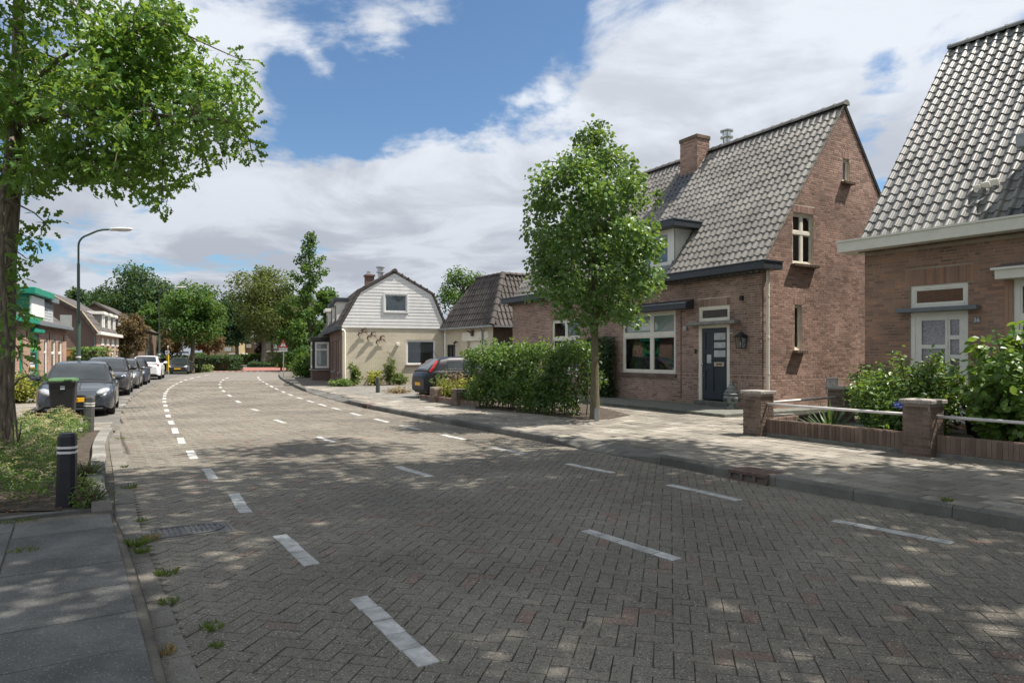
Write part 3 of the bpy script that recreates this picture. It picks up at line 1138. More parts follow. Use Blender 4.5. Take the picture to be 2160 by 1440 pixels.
def tree(name, label, base, trunk_top, tr, clumps, n_leaf, leaf, shape, lmat, bmat='bark_oak', seed=1, group=None, limb_r=0.05, limb_every=1,
         fork=None, lean=None, up=0.5, droop=0.3, cat='tree', wild=0.6, tn=10, mains=8):
    """trunk > limbs and crown; clumps and trunk_top are relative to base."""
    rg = np.random.default_rng(seed)
    t = thing(name, label, cat, base, 0, group)
    mb = MB()
    top = np.array(trunk_top, float)
    pts, rr = [], []
    seg = 9
    for i in range(seg + 1):
        q = i / seg
        p = top * q + np.array([rg.normal(0, .02), rg.normal(0, .02), 0]) * (q * top[2] * .15)
        p[2] = top[2] * q - (0.12 if i == 0 else 0)
        pts.append(p)
        rr.append(tr * (1.0 - 0.62 * q) * (1.28 if i == 0 else 1.08 if i == 1 else 1))
    mb.tube(pts, rr, tn, caps=False)
    mb.build('trunk', bmat, t, smooth=True)
    lb = MB()
    cc_ = np.array([c for c, r in clumps])
    far = np.argsort(-np.linalg.norm((cc_ - top * .6) * np.array([1, 1, .6]), axis=1))
    heads = [far[0]]
    for q in far:
        if len(heads) >= mains:
            break
        if min(np.linalg.norm(cc_[q] - cc_[h]) for h in heads) > np.ptp(cc_[:, 0]) * .22:
            heads.append(q)
    path = [np.array(p) for p in pts[int(seg * (fork or .35)):]]
    for h in heads:
        c = cc_[h]
        zf = min(max(c[2] - np.linalg.norm((c - top)[:2]) * .75, top[2] * (fork or .35)), top[2] * .95)
        q = zf / top[2]
        a = np.array(pts[min(seg, int(q * seg))]) * (1 - (q * seg % 1)) + np.array(pts[min(seg, int(q * seg) + 1)]) * (q * seg % 1)
        path += [np.array(p) for p in limb(lb, rg, a, c, limb_r, limb_r * .3, sag=0.10, n=6, seg=8)[2:]]
    path = np.array(path)
    for i, (c, r) in enumerate(clumps):
        if i % limb_every:
            continue
        dd = np.linalg.norm(path - c, axis=1)
        a = path[np.argmin(dd)]
        limb(lb, rg, a, c, limb_r * .34, limb_r * .14, sag=0.05, n=4, seg=3)
        for k in range(2):
            e = c + unit(rg.normal(0, 1, (1, 3)))[0] * r * .8
            limb(lb, rg, c, e, limb_r * .16, limb_r * .06, sag=.02, n=3, seg=2)
    if lb.v:
        lb.build('limbs', bmat, t, smooth=True)
    P, d, idx = clump_points(rg, clumps, n_leaf)
    base_r = rg.random(len(clumps))
    rnd = np.clip(0.45 * base_r[idx] + 0.55 * rg.random(n_leaf), 0, 1)
    leaves('crown', P, d, leaf, shape, lmat, t, rg, rnd, up, droop, wild)
    return t


# ================================================================== THE GROUND
def struct(name, mb, mat, parent=None):
    return mb.build(name, mat, parent, kind=None if parent else 'structure')


def sheet(name, pts, z, mat, parent=None):
    mb = MB().add([(p[0], p[1], z) for p in pts], [tuple(range(len(pts)))])
    o = struct(name, mb, mat, parent)
    if o.data.polygons[0].normal.z < 0:
        o.data.flip_normals()
    return o


def resample(pts, step):
    pts = [np.array(p[:2], float) for p in pts]
    # Catmull-Rom for a smooth line
    dense = []
    for i in range(len(pts) - 1):
        p0, p1, p2, p3 = pts[max(i - 1, 0)], pts[i], pts[i + 1], pts[min(i + 2, len(pts) - 1)]
        for t in np.linspace(0, 1, 14, endpoint=False):
            dense.append(0.5 * ((2 * p1) + (-p0 + p2) * t + (2 * p0 - 5 * p1 + 4 * p2 - p3) * t ** 2 + (-p0 + 3 * p1 - 3 * p2 + p3) * t ** 3))
    dense.append(pts[-1])
    dense = np.array(dense)
    s = np.concatenate([[0], np.cumsum(np.linalg.norm(np.diff(dense, axis=0), axis=1))])
    q = np.arange(0, s[-1], step)
    return np.stack([np.interp(q, s, dense[:, 0]), np.interp(q, s, dense[:, 1])], 1)


def offset(line, d):
    t = np.gradient(line, axis=0)
    t /= np.linalg.norm(t, axis=1)[:, None]
    nrm = np.stack([t[:, 1], -t[:, 0]], 1)      # to the right of travel
    return line + nrm * (d[:, None] if isinstance(d, np.ndarray) else d), t, nrm


ROAD_R = [(10.4, -2.4), (7.5, 2.0), (4.74, 6.29), (3.92, 7.45), (3.08, 8.74), (2.27, 10.06), (1.55, 11.3), (0.60, 12.8), (-0.92, 15.25), (-2.70, 18.1), (-4.40, 20.95), (-6.85, 25.6),
          (-9.8, 31.9), (-13.2, 40.2), (-16.5, 48.6), (-19.9, 58.3), (-23.2, 68.6)]
ROAD_L = [(3.2, -4.4), (0.9, -.4), (-1.53, 3.38), (-2.0, 4.10), (-2.62, 5.05), (-3.63, 6.65), (-5.2, 9.3), (-7.42, 12.96), (-10.3, 17.94), (-12.6, 22.2), (-15.2, 27.4), (-19.1, 35.9), (-21.9, 42.4), (-25.4, 51.8), (-28.3, 61.4), (-30.2, 68.6)]
rr_ = resample(ROAD_R, 0.5)
rl_ = resample(ROAD_L, 0.5)

ground = sheet('ground', [(-400, -60), (400, -60), (400, 900), (-400, 900)], -0.06, 'earth')
road_poly = np.concatenate([rr_, rl_[::-1]])
rl_w, _, _ = offset(rl_, -0.55)
road = sheet('road', np.concatenate([rr_, rl_w[::-1]]), -0.010, 'joint_sand')
far_i = rr_[:, 1] > 44
far_l = rl_[:, 1] > 44
sheet('far_road', np.concatenate([rr_[far_i], rl_[far_l][::-1]]), -0.002, 'road_far', road)

# herringbone pavers, laid at 45 degrees to the street
rg = np.random.default_rng(11)
W_ = 0.105
ang = rad(122 - 45)
ux, uy = np.array([math.cos(ang), math.sin(ang)]), np.array([-math.sin(ang), math.cos(ang)])
C2, SX2 = [], []
Rg = 470
ii, jj = np.meshgrid(np.arange(-Rg, Rg), np.arange(-Rg, Rg), indexing='ij')
m4 = (ii - jj) % 4
org = np.array([-7.0, 20.0])
hor = m4 == 0
ver = m4 == 3
ch = org + ((ii[hor] + 1.0) * W_)[:, None] * ux + ((jj[hor] + .5) * W_)[:, None] * uy
cv = org + ((ii[ver] + .5) * W_)[:, None] * ux + ((jj[ver] + 1.0) * W_)[:, None] * uy
sel = []
for c, horiz in ((ch, True), (cv, False)):
    px, py = project(np.column_stack([c, np.zeros(len(c))]))
    ok = (c[:, 1] > 1.6) & (c[:, 1] < 44.2) & (px > -120) & (px < 2280)
    c = c[ok]
    c = c[inside(road_poly, c)]
    n = len(c)
    a, b = (ux, uy) if horiz else (uy, -ux)
    tl = rg.normal(0, 0.012, n)
    A = np.column_stack([a[0] * np.cos(tl) - a[1] * np.sin(tl), a[0] * np.sin(tl) + a[1] * np.cos(tl), rg.normal(0, 0.008, n)]) * (2 * W_ - 0.004)
    B = np.column_stack([b[0] * np.cos(tl) - b[1] * np.sin(tl), b[0] * np.sin(tl) + b[1] * np.cos(tl), rg.normal(0, 0.010, n)]) * (W_ - 0.004)
    zt = rg.normal(0, 0.0012, n)
    Ct = np.column_stack([c + rg.normal(0, .0015, (n, 2)), np.full(n, -0.014)])
    sel.append(mats_from(Ct, A, B, np.column_stack([np.zeros(n), np.zeros(n), 0.014 + zt])))
pieces(road, 'paver', PV, BQ, np.concatenate(sel), 'paver', 300, stuff_name='paver_field', seed=5)

# white line stones let into the paving
DASH_R = [((2010, 1145), (1757, 1097)), ((1560, 1055), (1412, 1022)), ((1293, 997), (1197, 978)), ((1110, 957), (1040, 944)), ((980, 927), (930, 916)), ((885, 906), (845, 897)), ((818, 890), (790, 883)),
          ((760, 876), (740, 871)), ((716, 864), (700, 860)), ((687, 856), (673, 852)), ((661, 848.5), (648, 844.6)), ((637, 841), (627, 838)), ((617, 834), (608, 831)), ((601, 828), (594, 825)), ((586, 821.5), (580, 818.5)),
          ((575, 816), (570, 813)), ((565, 811), (560.5, 808.5)), ((556.5, 806), (553, 804)), ((550, 802), (547.5, 800)), ((546, 798.5), (545, 797)), ((544.5, 795.5), (545, 794))]
DASH_C = [((1430, 1180), (1235, 1118)), ((910, 1005), (838, 984)), ((703, 932), (670, 921)), ((600, 892), (580, 885)), ((543, 866), (531, 862)), ((506, 849), (498, 845)), ((487, 836), (481, 832)), ((473, 826), (470, 823)),
          ((466, 818), (464.5, 815.5)), ((463.5, 811.5), (463.5, 809.5)), ((465, 806.5), (466.5, 804.5)), ((470, 802), (472, 800)), ((477, 798), (481, 796))]
DASH_L = [((905, 1402), (755, 1260)), ((658, 1191), (590, 1128)), ((519, 1081), (492, 1040)), ((449, 1011), (437, 988)), ((409, 967), (400, 950)), ((385, 935), (379, 923)), ((371.5, 914), (367, 903)), ((363, 895), (359, 887)),
          ((356, 880), (354, 874)), ((352, 868), (350.5, 863)), ((349, 857.5), (348, 853)), ((347, 849), (346.6, 845.5)), ((346.5, 842), (346.5, 839)), ((346.8, 836), (347.3, 833.5)), ((348, 831), (349, 828.6)),
          ((350.5, 826.5), (352, 824.3)), ((354, 822), (356, 820)), ((358.5, 818), (361, 816)), ((364, 814), (367, 812)), ((371, 810), (375, 808)), ((379.5, 806), (384, 804)), ((389, 802), (394.5, 800.2)),
          ((401, 798.6), (408, 796.8)), ((415, 795.3), (423, 793.6)), ((431, 792.2), (440, 790.6))]
mk = 0
for line, w in ((DASH_R, 0.12), (DASH_C, 0.12), (DASH_L, 0.125)):
    for a, b in line:
        A, B = G(*a), G(*b)
        d = (B - A)
        L = d.length
        d.normalize()
        s = Vector((d.y, -d.x, 0))
        n = 5 if A.y < 12 else (4 if A.y < 16 else 1)
        root = road
        if n > 1:
            root = bpy.data.objects.new('line_marking', None)
            COL.objects.link(root)
            root.parent = road
        for k in range(n):
            p = A + d * (L * (k + .5) / n)
            jig = Vector((rg.normal(0, .004), rg.normal(0, .004), 0))
            Ms = mats_from(np.array([[p.x + jig.x, p.y + jig.y, -0.010]]), np.array([list(d * (L / n - (0.006 if n > 1 else 0)))]), np.array([list(-s * w)]), np.array([[0, 0, 0.0135 + rg.random() * .002]]))
            me = np_mesh('marking_stone', SV, BQ)
            o = link('marking_stone' if n > 1 else 'line_marking', me, root, 'mark_stone')
            o.matrix_basis = Matrix(Ms[0].tolist())

# ---------------- right pavement with kerb
KT = 0.125
sr = rr_[(rr_[:, 1] > -3) & (rr_[:, 1] < 66)]
rampm = ((sr[:, 1] > 10.2) & (sr[:, 1] < 12.6)) | ((sr[:, 1] > 23.5) & (sr[:, 1] < 30.5))
rampm[1::2] = False
kw = np.where(rampm, 0.46, 0.14)
kw[1:-1:2] = (kw[:-2:2][:len(kw[1:-1:2])] + kw[2::2][:len(kw[1:-1:2])]) / 2
kin, kt_, kn_ = offset(sr, kw)
outer = [(-20.2, 66), (-17.0, 54), (-13.2, 46.0), (-8.45, 34.4), (-3.3, 36.6), (-2.2, 24.6), (-1.3, 22.3), (3.4, 22.9), (7.4, 18.6), (6.9, 14.6), (4.75, 13.05), (6.95, 9.25), (10.6, 3.6), (12.6, -1)]
side_poly = np.array([tuple(p) for p in kin] + outer)
pave = sheet('pavement', side_poly, KT - 0.012, 'joint_sand')
PAVE = pave
td = np.array([0.530, -0.848])
tn_ = np.array([0.848, 0.530])
ts = 0.302
ka, kb = np.meshgrid(np.arange(-260, 60), np.arange(-40, 90), indexing='ij')
c = np.array([4.0, 9.0]) + ((ka + 0.5 * (kb % 2)) * ts).reshape(-1, 1) * td + (kb * ts).reshape(-1, 1) * tn_
px, py = project(np.column_stack([c, np.full(len(c), KT)]))
c = c[(c[:, 1] > 2) & (c[:, 1] < 33) & (px < 2400) & (px > 500)]
c = c[inside(side_poly, c)]
n = len(c)
zz_ = rg.normal(0, 0.0022, n)
Ms = mats_from(np.column_stack([c, np.full(n, KT - 0.014)]), np.column_stack([np.repeat(td[None] * (ts - .008), n, 0), rg.normal(0, .0035, n)]), np.column_stack([np.repeat(-tn_[None] * -(ts - .008), n, 0), rg.normal(0, .0035, n)]),
               np.column_stack([np.zeros(n), np.zeros(n), 0.014 + zz_]))
Ms[:, :3, 1] *= 1
pieces(pave, 'paving_slab', SV, BQ, Ms, 'slab', 300, stuff_name='slab_field', seed=9)
i = 0
step = 2
while i + step < len(sr):
    a, b = sr[i], sr[i + step]
    rmp = rampm[i] and rampm[i + step]
    half = rampm[i] != rampm[i + step]
    o_a, o_b = kn_[i], kn_[i + step]
    w = 0.46 if rmp else 0.14
    gp = (b - a) / np.linalg.norm(b - a) * 0.004
    vs = []
    up_a = KT if not rampm[i] else 0.03
    up_b = KT if not rampm[i + step] else 0.03
    for p, nn, lo, w in ((a + gp, o_a, up_a, .46 if rampm[i] else .14), (b - gp, o_b, up_b, .46 if rampm[i + step] else .14)):
        prof = [(0.0, -0.06), (0.0, lo - 0.02), (0.025, lo), (w, KT), (w, -0.06)] if lo < KT else [(0.0, -0.06), (0.008, lo - 0.022), (0.028, lo), (w, KT + .001), (w, -0.06)]
        vs += [(p[0] + nn[0] * q, p[1] + nn[1] * q, z) for q, z in prof]
    mb = MB().add(vs, [(0, 1, 6, 5), (1, 2, 7, 6), (2, 3, 8, 7), (3, 4, 9, 8), (0, 4, 3, 2, 1), (5, 6, 7, 8, 9)])
    mb.build('kerb_stone', 'kerbstone', pave)
    i += step

# drive in front of the cream house and the plots behind the walls
sheet('driveway', [(-2.2, 24.3), (-3.0, 36.5), (-8.4, 34.3), (-7.6, 29.6), (-4.0, 22.9)], KT + 0.003, 'paving_grey')
garden36 = sheet('garden_bed', [(4.95, 13.0), (6.3, 10.4), (10.6, 3.9), (14.2, 6.2), (7.9, 14.7), (7.25, 14.9)], 0.20, 'soil')
sheet('hedge_bed', [(2.3, 16.1), (1.75, 16.0), (-1.2, 19.8), (-2.75, 22.6), (-3.3, 24.1), (-1.0, 25.5), (2.2, 22.0), (3.0, 17.2)], KT + 0.006, 'soil')

# ---------------- left: slabs in front, gutter stones, planter kerb, tiled footway, parking strip
SL = 0.07
sl_edge = np.array([(2.4, -3.5), (0.75, -.45), (-1.66, 3.28), (-2.10, 3.98), (-2.76, 5.0), (-3.44, 6.02), (-4.10, 6.95)])
slab_poly = [tuple(p) for p in sl_edge] + [(-4.79, 6.40), (-6.5, 5.05), (-10, 2), (-8, -4)]
slabs = sheet('slab_path', slab_poly, SL - 0.010, 'joint_sand')
d33 = np.array([0.545, -0.838])
n33 = np.array([0.838, 0.545])
e0 = np.array([-4.10, 6.95])
C3, A3, B3 = [], [], []
for row, (o0, wd, ph) in enumerate(((0.0, 0.76, 0.30), (0.765, 0.60, 0.05), (1.37, 0.60, 0.35), (1.975, 0.6, 0.1), (2.58, 0.6, 0.3))):
    for k in range(-3, 16):
        ln = 0.60
        p = e0 + d33 * (ph + (k + .5) * (ln + .005)) - n33 * (o0 + wd / 2)
        C3.append(p)
        A3.append(d33 * (ln))
        B3.append(n33 * (wd - .005))
C3, A3, B3 = np.array(C3), np.array(A3), np.array(B3)
ok = inside(slab_poly, C3) & (C3[:, 1] > 0.6)
n = ok.sum()
Ms = mats_from(np.column_stack([C3[ok], np.full(n, SL - .012)]), np.column_stack([A3[ok], rg.normal(0, .002, n)]), np.column_stack([B3[ok], rg.normal(0, .002, n)]), np.column_stack([np.zeros(n), np.zeros(n), 0.013 + rg.normal(0, .001, n)]))
SV2 = SV.copy()
SV2[4:, :2] *= 1.015
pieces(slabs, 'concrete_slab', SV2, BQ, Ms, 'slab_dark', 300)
# edge of the slabs and the front rim of the planter
sl_l = resample([tuple(p) for p in sl_edge], 0.25)
mb = MB()
for a, b in zip(sl_l, sl_l[1:]):
    mb.add([(a[0], a[1], -.02), (b[0], b[1], -.02), (b[0], b[1], SL + .001), (a[0], a[1], SL + .001)], [(0, 1, 2, 3)])
mb.build('slab_edge', 'slab_dark', slabs)

gl = rl_[(rl_[:, 1] > 1) & (rl_[:, 1] < 46)]
gin, gt, gn = offset(gl, 0.20)
k = 0
gut = []
while k + 1 < len(gl):
    p = (gl[k] + gl[k + 1]) / 2 - gn[k] * (-0.10)
    t = gl[k + 1] - gl[k]
    L = np.linalg.norm(t)
    t = t / L
    gut.append((p - np.array([t[1], -t[0]]) * 0.2, t * (L - .006), np.array([-t[1], t[0]]) * 0.195))
    k += 1
n = len(gut)
Ms = mats_from(np.array([[*g[0], -0.012] for g in gut]), np.array([[*g[1], 0] for g in gut]), np.array([[*g[2], 0] for g in gut]), np.array([[0, 0, 0.016 + rg.normal(0, .0015)] for g in gut]))
pieces(road, 'gutter_stone', SV, BQ, Ms, 'gutter_stone', 300)

# planter: kerb stones round a bed of soil
PK_OUT = [(-4.04, 6.92), (-4.62, 7.78), (-5.33, 8.95), (-6.02, 10.15), (-6.76, 11.37), (-7.5, 12.7), (-8.15, 13.95), (-8.30, 14.35)]
po = resample(PK_OUT, 0.36)
pin, pt_, pn_ = offset(po, -0.19)
planter = sheet('planter_bed', [tuple(p) for p in pin] + [(-9.6, 14.0), (-12.5, 12.6), (-13, 6), (-6.5, 5.08), (-4.79, 6.43), (-4.22, 6.86)], 0.075, 'soil')
planter['kind'] = 'structure'
for k in range(len(po) - 1):
    a, b, ai, bi = po[k], po[k + 1], pin[k], pin[k + 1]
    g = (b - a) * 0.012
    z1 = 0.155
    prof = []
    for p, q in ((a + g, ai + g), (b - g, bi - g)):
        o_ = p - q
        prof += [(p[0], p[1], -.05), (p[0] - o_[0] * .08, p[1] - o_[1] * .08, z1 - .02), (p[0] - o_[0] * .2, p[1] - o_[1] * .2, z1), (q[0], q[1], z1), (q[0], q[1], -.05)]
    MB().add(prof, [(5, 6, 1, 0), (6, 7, 2, 1), (7, 8, 3, 2), (8, 9, 4, 3), (0, 1, 2, 3, 4), (9, 8, 7, 6, 5)]).build('kerb_stone', 'kerb_light', planter)
# low concrete rim along the planter's front
mb = MB()
fr_l = [(-4.06, 6.93), (-4.40, 6.66), (-4.79, 6.40), (-6.5, 5.06), (-8.3, 3.6)]
for a, b in zip(fr_l, fr_l[1:]):
    a, b = np.array(a), np.array(b)
    t = (b - a) / np.linalg.norm(b - a)
    nn = np.array([-t[1], t[0]])
    if nn[1] < 0:
        nn = -nn
    q = [a, b, b + nn * 0.10, a + nn * 0.10]
    mb.add([(p[0], p[1], .0) for p in q] + [(p[0], p[1], SL + .022) for p in q], [(4, 5, 6, 7), (0, 1, 5, 4), (1, 2, 6, 5), (2, 3, 7, 6), (3, 0, 4, 7)])
mb.build('planter_rim', 'slab_dark', planter)

# left footway beyond the planter, parking strip
PKW = 2.15
lsel = rl_[(rl_[:, 1] > 14.3) & (rl_[:, 1] < 60)]
pin2, _, _ = offset(lsel, -PKW)
sheet('parking_strip', np.concatenate([lsel[2:], pin2[2:][::-1]]), 0.004, 'parking_brick')
foot_poly = [(-8.30, 14.30), (-8.9, 15.4), (-9.3, 15.9), (-11.0, 15.9)] + [tuple(p) for p in pin2[3:]] + [(-37.5, 60), (-30, 44), (-19.3, 27.0), (-17, 21), (-14.6, 15.4), (-12.5, 12.7), (-9.6, 14.05)]
foot = sheet('footway', foot_poly, 0.055, 'joint_sand')
ft = np.array([-0.46, 0.888])
fn = np.array([0.888, 0.46])
ka, kb = np.meshgrid(np.arange(-20, 90), np.arange(-60, 60), indexing='ij')
c = np.array([-9.0, 15.0]) + ((ka + .5 * (kb % 2)) * ts).reshape(-1, 1) * ft + (kb * ts).reshape(-1, 1) * fn
c = c[inside(foot_poly, c) & (c[:, 1] < 34)]
n = len(c)
Ms = mats_from(np.column_stack([c, np.full(n, 0.05)]), np.column_stack([np.repeat(fn[None] * (ts - .008), n, 0), rg.normal(0, .003, n)]), np.column_stack([np.repeat(ft[None] * (ts - .008), n, 0), rg.normal(0, .003, n)]),
               np.column_stack([np.zeros(n), np.zeros(n), 0.016 + rg.normal(0, .002, n)]))
pieces(foot, 'paving_slab', SV, BQ, Ms, 'slab', 150, stuff_name='slab_field', seed=19)
# bay lines
for (a, b) in (((247, 856), (266, 853)), ((258, 840), (274, 839)), ((300, 826.5), (314, 826)), ((345, 809), (372, 808))):
    A, B = G(*a), G(*b)
    d = (B - A).normalized()
    s = Vector((-d.y, d.x, 0)) * 0.05
    MB().add([(*(A - s).xy, .009), (*(B - s).xy, .009), (*(B + s).xy, .009), (*(A + s).xy, .009)], [(0, 1, 2, 3)]).build('bay_line', 'mark_stone', road)

# raised red crossing at the end of the street and the side street beyond
plat = sheet('red_crossing', [(-23.2, 68.4), (-30.2, 68.4), (-34.5, 72.0), (-46, 86), (-28.3, 96), (-22.0, 78)], 0.02, 'red_paving')
mb = MB()
for k in range(11):
    q = k / 10.5
    a = np.array([-23.5, 68.3]) * (1 - q) + np.array([-30.0, 68.3]) * q
    mb.add([(a[0], a[1], .024), (a[0] - .32, a[1], .024), (a[0] - .75, a[1] + 1.5, .026), (a[0] - .43, a[1] + 1.5, .026)], [(0, 3, 2, 1)])
mb.build('ramp_marks', 'mark_stone', plat)
sheet('side_street', [(-22.0, 78), (-28.3, 96), (-46, 86), (-110, 120), (-110, 150), (40, 150), (40, 110)], -0.02, 'paving_grey')


# ================================================================== HOUSES
class Frame:
    """House frame: x to the right along the front, y into the house; reads photo columns as positions."""

    def __init__(s, O, d):
        s.O = np.array(O, float)
        s.rz = math.atan2(d[1], d[0])
        s.X = np.array([math.cos(s.rz), math.sin(s.rz)])
        s.Y = np.array([-s.X[1], s.X[0]])

    def fx(s, px, y=0.0):
        k = (px - 1080) / F
        p = s.O + s.Y * y
        t = (k * p[1] - p[0]) / (s.X[0] - k * s.X[1])
        return t

    def fy(s, px, x=0.0):
        k = (px - 1080) / F
        p = s.O + s.X * x
        return (k * p[1] - p[0]) / (s.Y[0] - k * s.Y[1])

    def dep(s, x, y=0.0):
        return (s.O + s.X * x + s.Y * y)[1]

    def z(s, py, x, y=0.0):
        return GZ(py, s.dep(x, y))

    def w(s, x, y, z=0.0):
        p = s.O + s.X * x + s.Y * y
        return Vector((p[0], p[1], z))


rgb = np.random.default_rng(21)


def bar_box(parent, name, mat, x0, x1, y0, y1, z0, z1, c=0.0):
    return MB().box(x0, x1, y0, y1, z0, z1, c).build(name, mat, parent)


# ------------------------------------------------------------------ the semi-detached house with the blue-grey door
f38 = Frame((6.61, 18.07), (.495, -.869))
h38 = thing('brick_house', 'brown brick house with steep grey tiled roof, chimney and dark blue front door', 'house', (6.61, 18.07, 0), f38.rz)
L38, D38, EV, AP = 13.3, 6.92, 4.02, 8.86
SL38 = (AP - EV) / (D38 / 2)
cs, sn = 1 / math.hypot(1, SL38), SL38 / math.hypot(1, SL38)
fac = Wall((0, 0, 0), (1, 0, 0), (0, -1, 0), 0.10, 3.92, -L38, 0.0)
du0, du1 = f38.fx(1474), f38.fx(1539)
wu0, wu1 = f38.fx(1313), f38.fx(1425)
DZ0, DZ1 = 0.33, 2.50
fac.hole(du0, du1, DZ0, 3.04, lintel=0.22, wide=0.03)
fac.hole(wu0, wu1, 1.06, 3.0)
fac.hole(-10.2, -8.3, 1.06, 3.0, lintel=0.22)
fac.soldier += [(wu1 + .03, du0 - .02, 0.98, 1.09), (du1 + .02, -0.002, 0.98, 1.09), (wu0 - .1, wu1 + .03, 0.96, 1.055), (-10.3, -8.2, .96, 1.055)]
gab = Wall((0, 0, 0), (0, 1, 0), (1, 0, 0), 0.10, AP - .04, lambda z: max(0.0, (z - EV) / SL38), lambda z: D38 - max(0.0, (z - EV) / SL38), breaks=(EV,))
a0, a1 = f38.fy(1672), f38.fy(1716)
az1, az0 = f38.z(447, 0, a0), f38.z(556, 0, a0)
gab.hole(a0, a1, az0, az1, lintel=0.21)
b0, b1 = f38.fy(1777), f38.fy(1791.5)
bz1, bz0 = f38.z(334, 0, b0), f38.z(383, 0, b0)
gab.hole(b0, b1, bz0, bz1, lintel=0.21, wide=.05)
c0, c1 = f38.fy(1676), f38.fy(1692)
cz1, cz0 = f38.z(643, 0, c0), f38.z(738, 0, c0)
gab.hole(c0, c1, cz0, cz1, lintel=0.21, wide=.05)
v0, v1 = f38.fy(1743), f38.fy(1768)
vz1, vz0 = f38.z(796, 0, v0), f38.z(828, 0, v0)
gab.hole(v0, v1, vz0, vz1)
gab.soldier += [(0.0, D38, 0.985, 1.095)]
mb = MB()
fac.plane(mb)
gab.plane(mb)
wall38 = mb.build('wall', 'mortar', h38)
pieces(wall38, 'brick', BV, BQ, gab.bricks(rgb), 'brick_a', 170, keep=lambda x, y: x < 1820, stuff_name='brick_field_gable', seed=2)
pieces(wall38, 'brick', BV, BQ, fac.bricks(rgb), 'brick_a', 130, keep=lambda x, y: x > 1430, stuff_name='brick_field_front', seed=4)
back = MB()
back.quad((-L38, D38, 0), (0, D38, 0), (0, D38, EV), (-L38, D38, EV))
back.add([(-L38, 0, 0), (-L38, D38, 0), (-L38, D38, EV), (-L38, D38 / 2, AP), (-L38, 0, EV)], [(0, 1, 2, 3, 4)])
back.build('rear_wall', 'side_brick', h38)
# roof: boarding, tiles, ridge
deck = MB()
ov = 0.14
ye = -0.14
ze = EV + ye * SL38
deck.add([(-L38 - .1, ye, ze - .05), (.03, ye, ze - .05), (.03, D38 / 2, AP - .05), (-L38 - .1, D38 / 2, AP - .05),
          (-L38 - .1, ye, ze + .03), (.03, ye, ze + .03), (.03, D38 / 2, AP + .03), (-L38 - .1, D38 / 2, AP + .03)],
         [(0, 3, 2, 1), (4, 5, 6, 7), (0, 1, 5, 4), (1, 2, 6, 5), (0, 4, 7, 3)])
deck.add([(-L38 - .1, D38 - ye, ze - .05), (.03, D38 - ye, ze - .05), (.03, D38 / 2, AP - .05), (-L38 - .1, D38 / 2, AP - .05),
          (-L38 - .1, D38 - ye, ze + .07), (.05, D38 - ye, ze + .07), (.05, D38 / 2, AP + .07), (-L38 - .1, D38 / 2, AP + .07)],
         [(0, 1, 2, 3), (4, 7, 6, 5), (0, 4, 5, 1), (1, 5, 6, 2), (0, 3, 7, 4)])
roof38 = deck.build('roof', 'tile_dark', h38)
dm_y = 0.30
dm1 = f38.fx(1422, dm_y)
dm0 = dm1 - 3.5
dm_z0, dm_z1 = f38.z(561, dm1, dm_y), f38.z(481, dm1, dm_y)
dm_back = (dm_z1 + .2 - EV) / SL38
slen = (D38 / 2 - ye) / cs
cw38, ex38 = 0.222, 0.283
nc = int((L38 + .12) / cw38)
x_left = 0.055 - nc * cw38


def skip38(u, v):
    x = x_left + u
    y = ye + v * cs
    return (dm0 - .05 < x + .11 < dm1 - .02) and (dm_y - .1 < y + .1 < dm_back)


chx = -5.62
roof_tiles(roof38, (x_left, ye - sn * .03, ze + cs * .03), (1, 0, 0), (0, cs, sn), nc, int(slen / ex38), cw38, ex38, 'tile_a', limit=300, keep=lambda x, y: (x > 1405) | (y < 400), skip=skip38,
           dark=lambda u, v: (chx - .55 < x_left + u < chx + .3 and v > slen * .60) or (dm0 < x_left + u < dm1 and v < .3))
ridge_tiles(roof38, (.10, D38 / 2, AP + .05), (-L38 - .1, D38 / 2, AP + .05), r=0.125)
# cement verge along the gable
for sgn in (0, 1):
    q = [(0.004, 0.0, EV + .0), (0.004, D38 / 2, AP + .0), (0.004, D38 / 2, AP + .06), (0.004, -.05, EV + .01)]
    q2 = [(0.04, y, z) for _, y, z in q]
    m_ = MB().add(q + q2, [(0, 1, 2, 3), (7, 6, 5, 4), (0, 4, 5, 1), (1, 5, 6, 2), (2, 6, 7, 3), (3, 7, 4, 0)])
    if sgn:
        m_.v = [(x, D38 - y, z) for x, y, z in m_.v]
    m_.build('verge', 'zinc' if sgn else 'mortar_dark', roof38)
# box gutter with down pipe
gz0, gz1 = f38.z(571, 0.0, 0), f38.z(553, 0, -.4)
gm = MB().box(-L38 - .35, 0.43, -.42, -0.012, gz0, gz0 + .19, 0.01)
gm.box(-L38 - .37, 0.45, -.445, -0.0, gz0 + .19, gz0 + .225)
gm.box(0.012, .43, -.012, .30, gz0, gz0 + .19, 0.01)
gm.box(0.012, .45, .0, .32, gz0 + .19, gz0 + .225)
gutter = gm.build('gutter', 'anthracite', h38)
pm = MB().tube([(.085, .13, gz0 + .02), (.085, .13, .12)], 0.045, 12)
for z in (.5, 1.15, 2.1, 3.2):
    pm.lathe([(.045, -.03), (.054, -.03), (.054, .03), (.045, .03)], (.085, .13, z), 12)
auto_smooth(pm.build('down_pipe', 'cream_paint', h38))
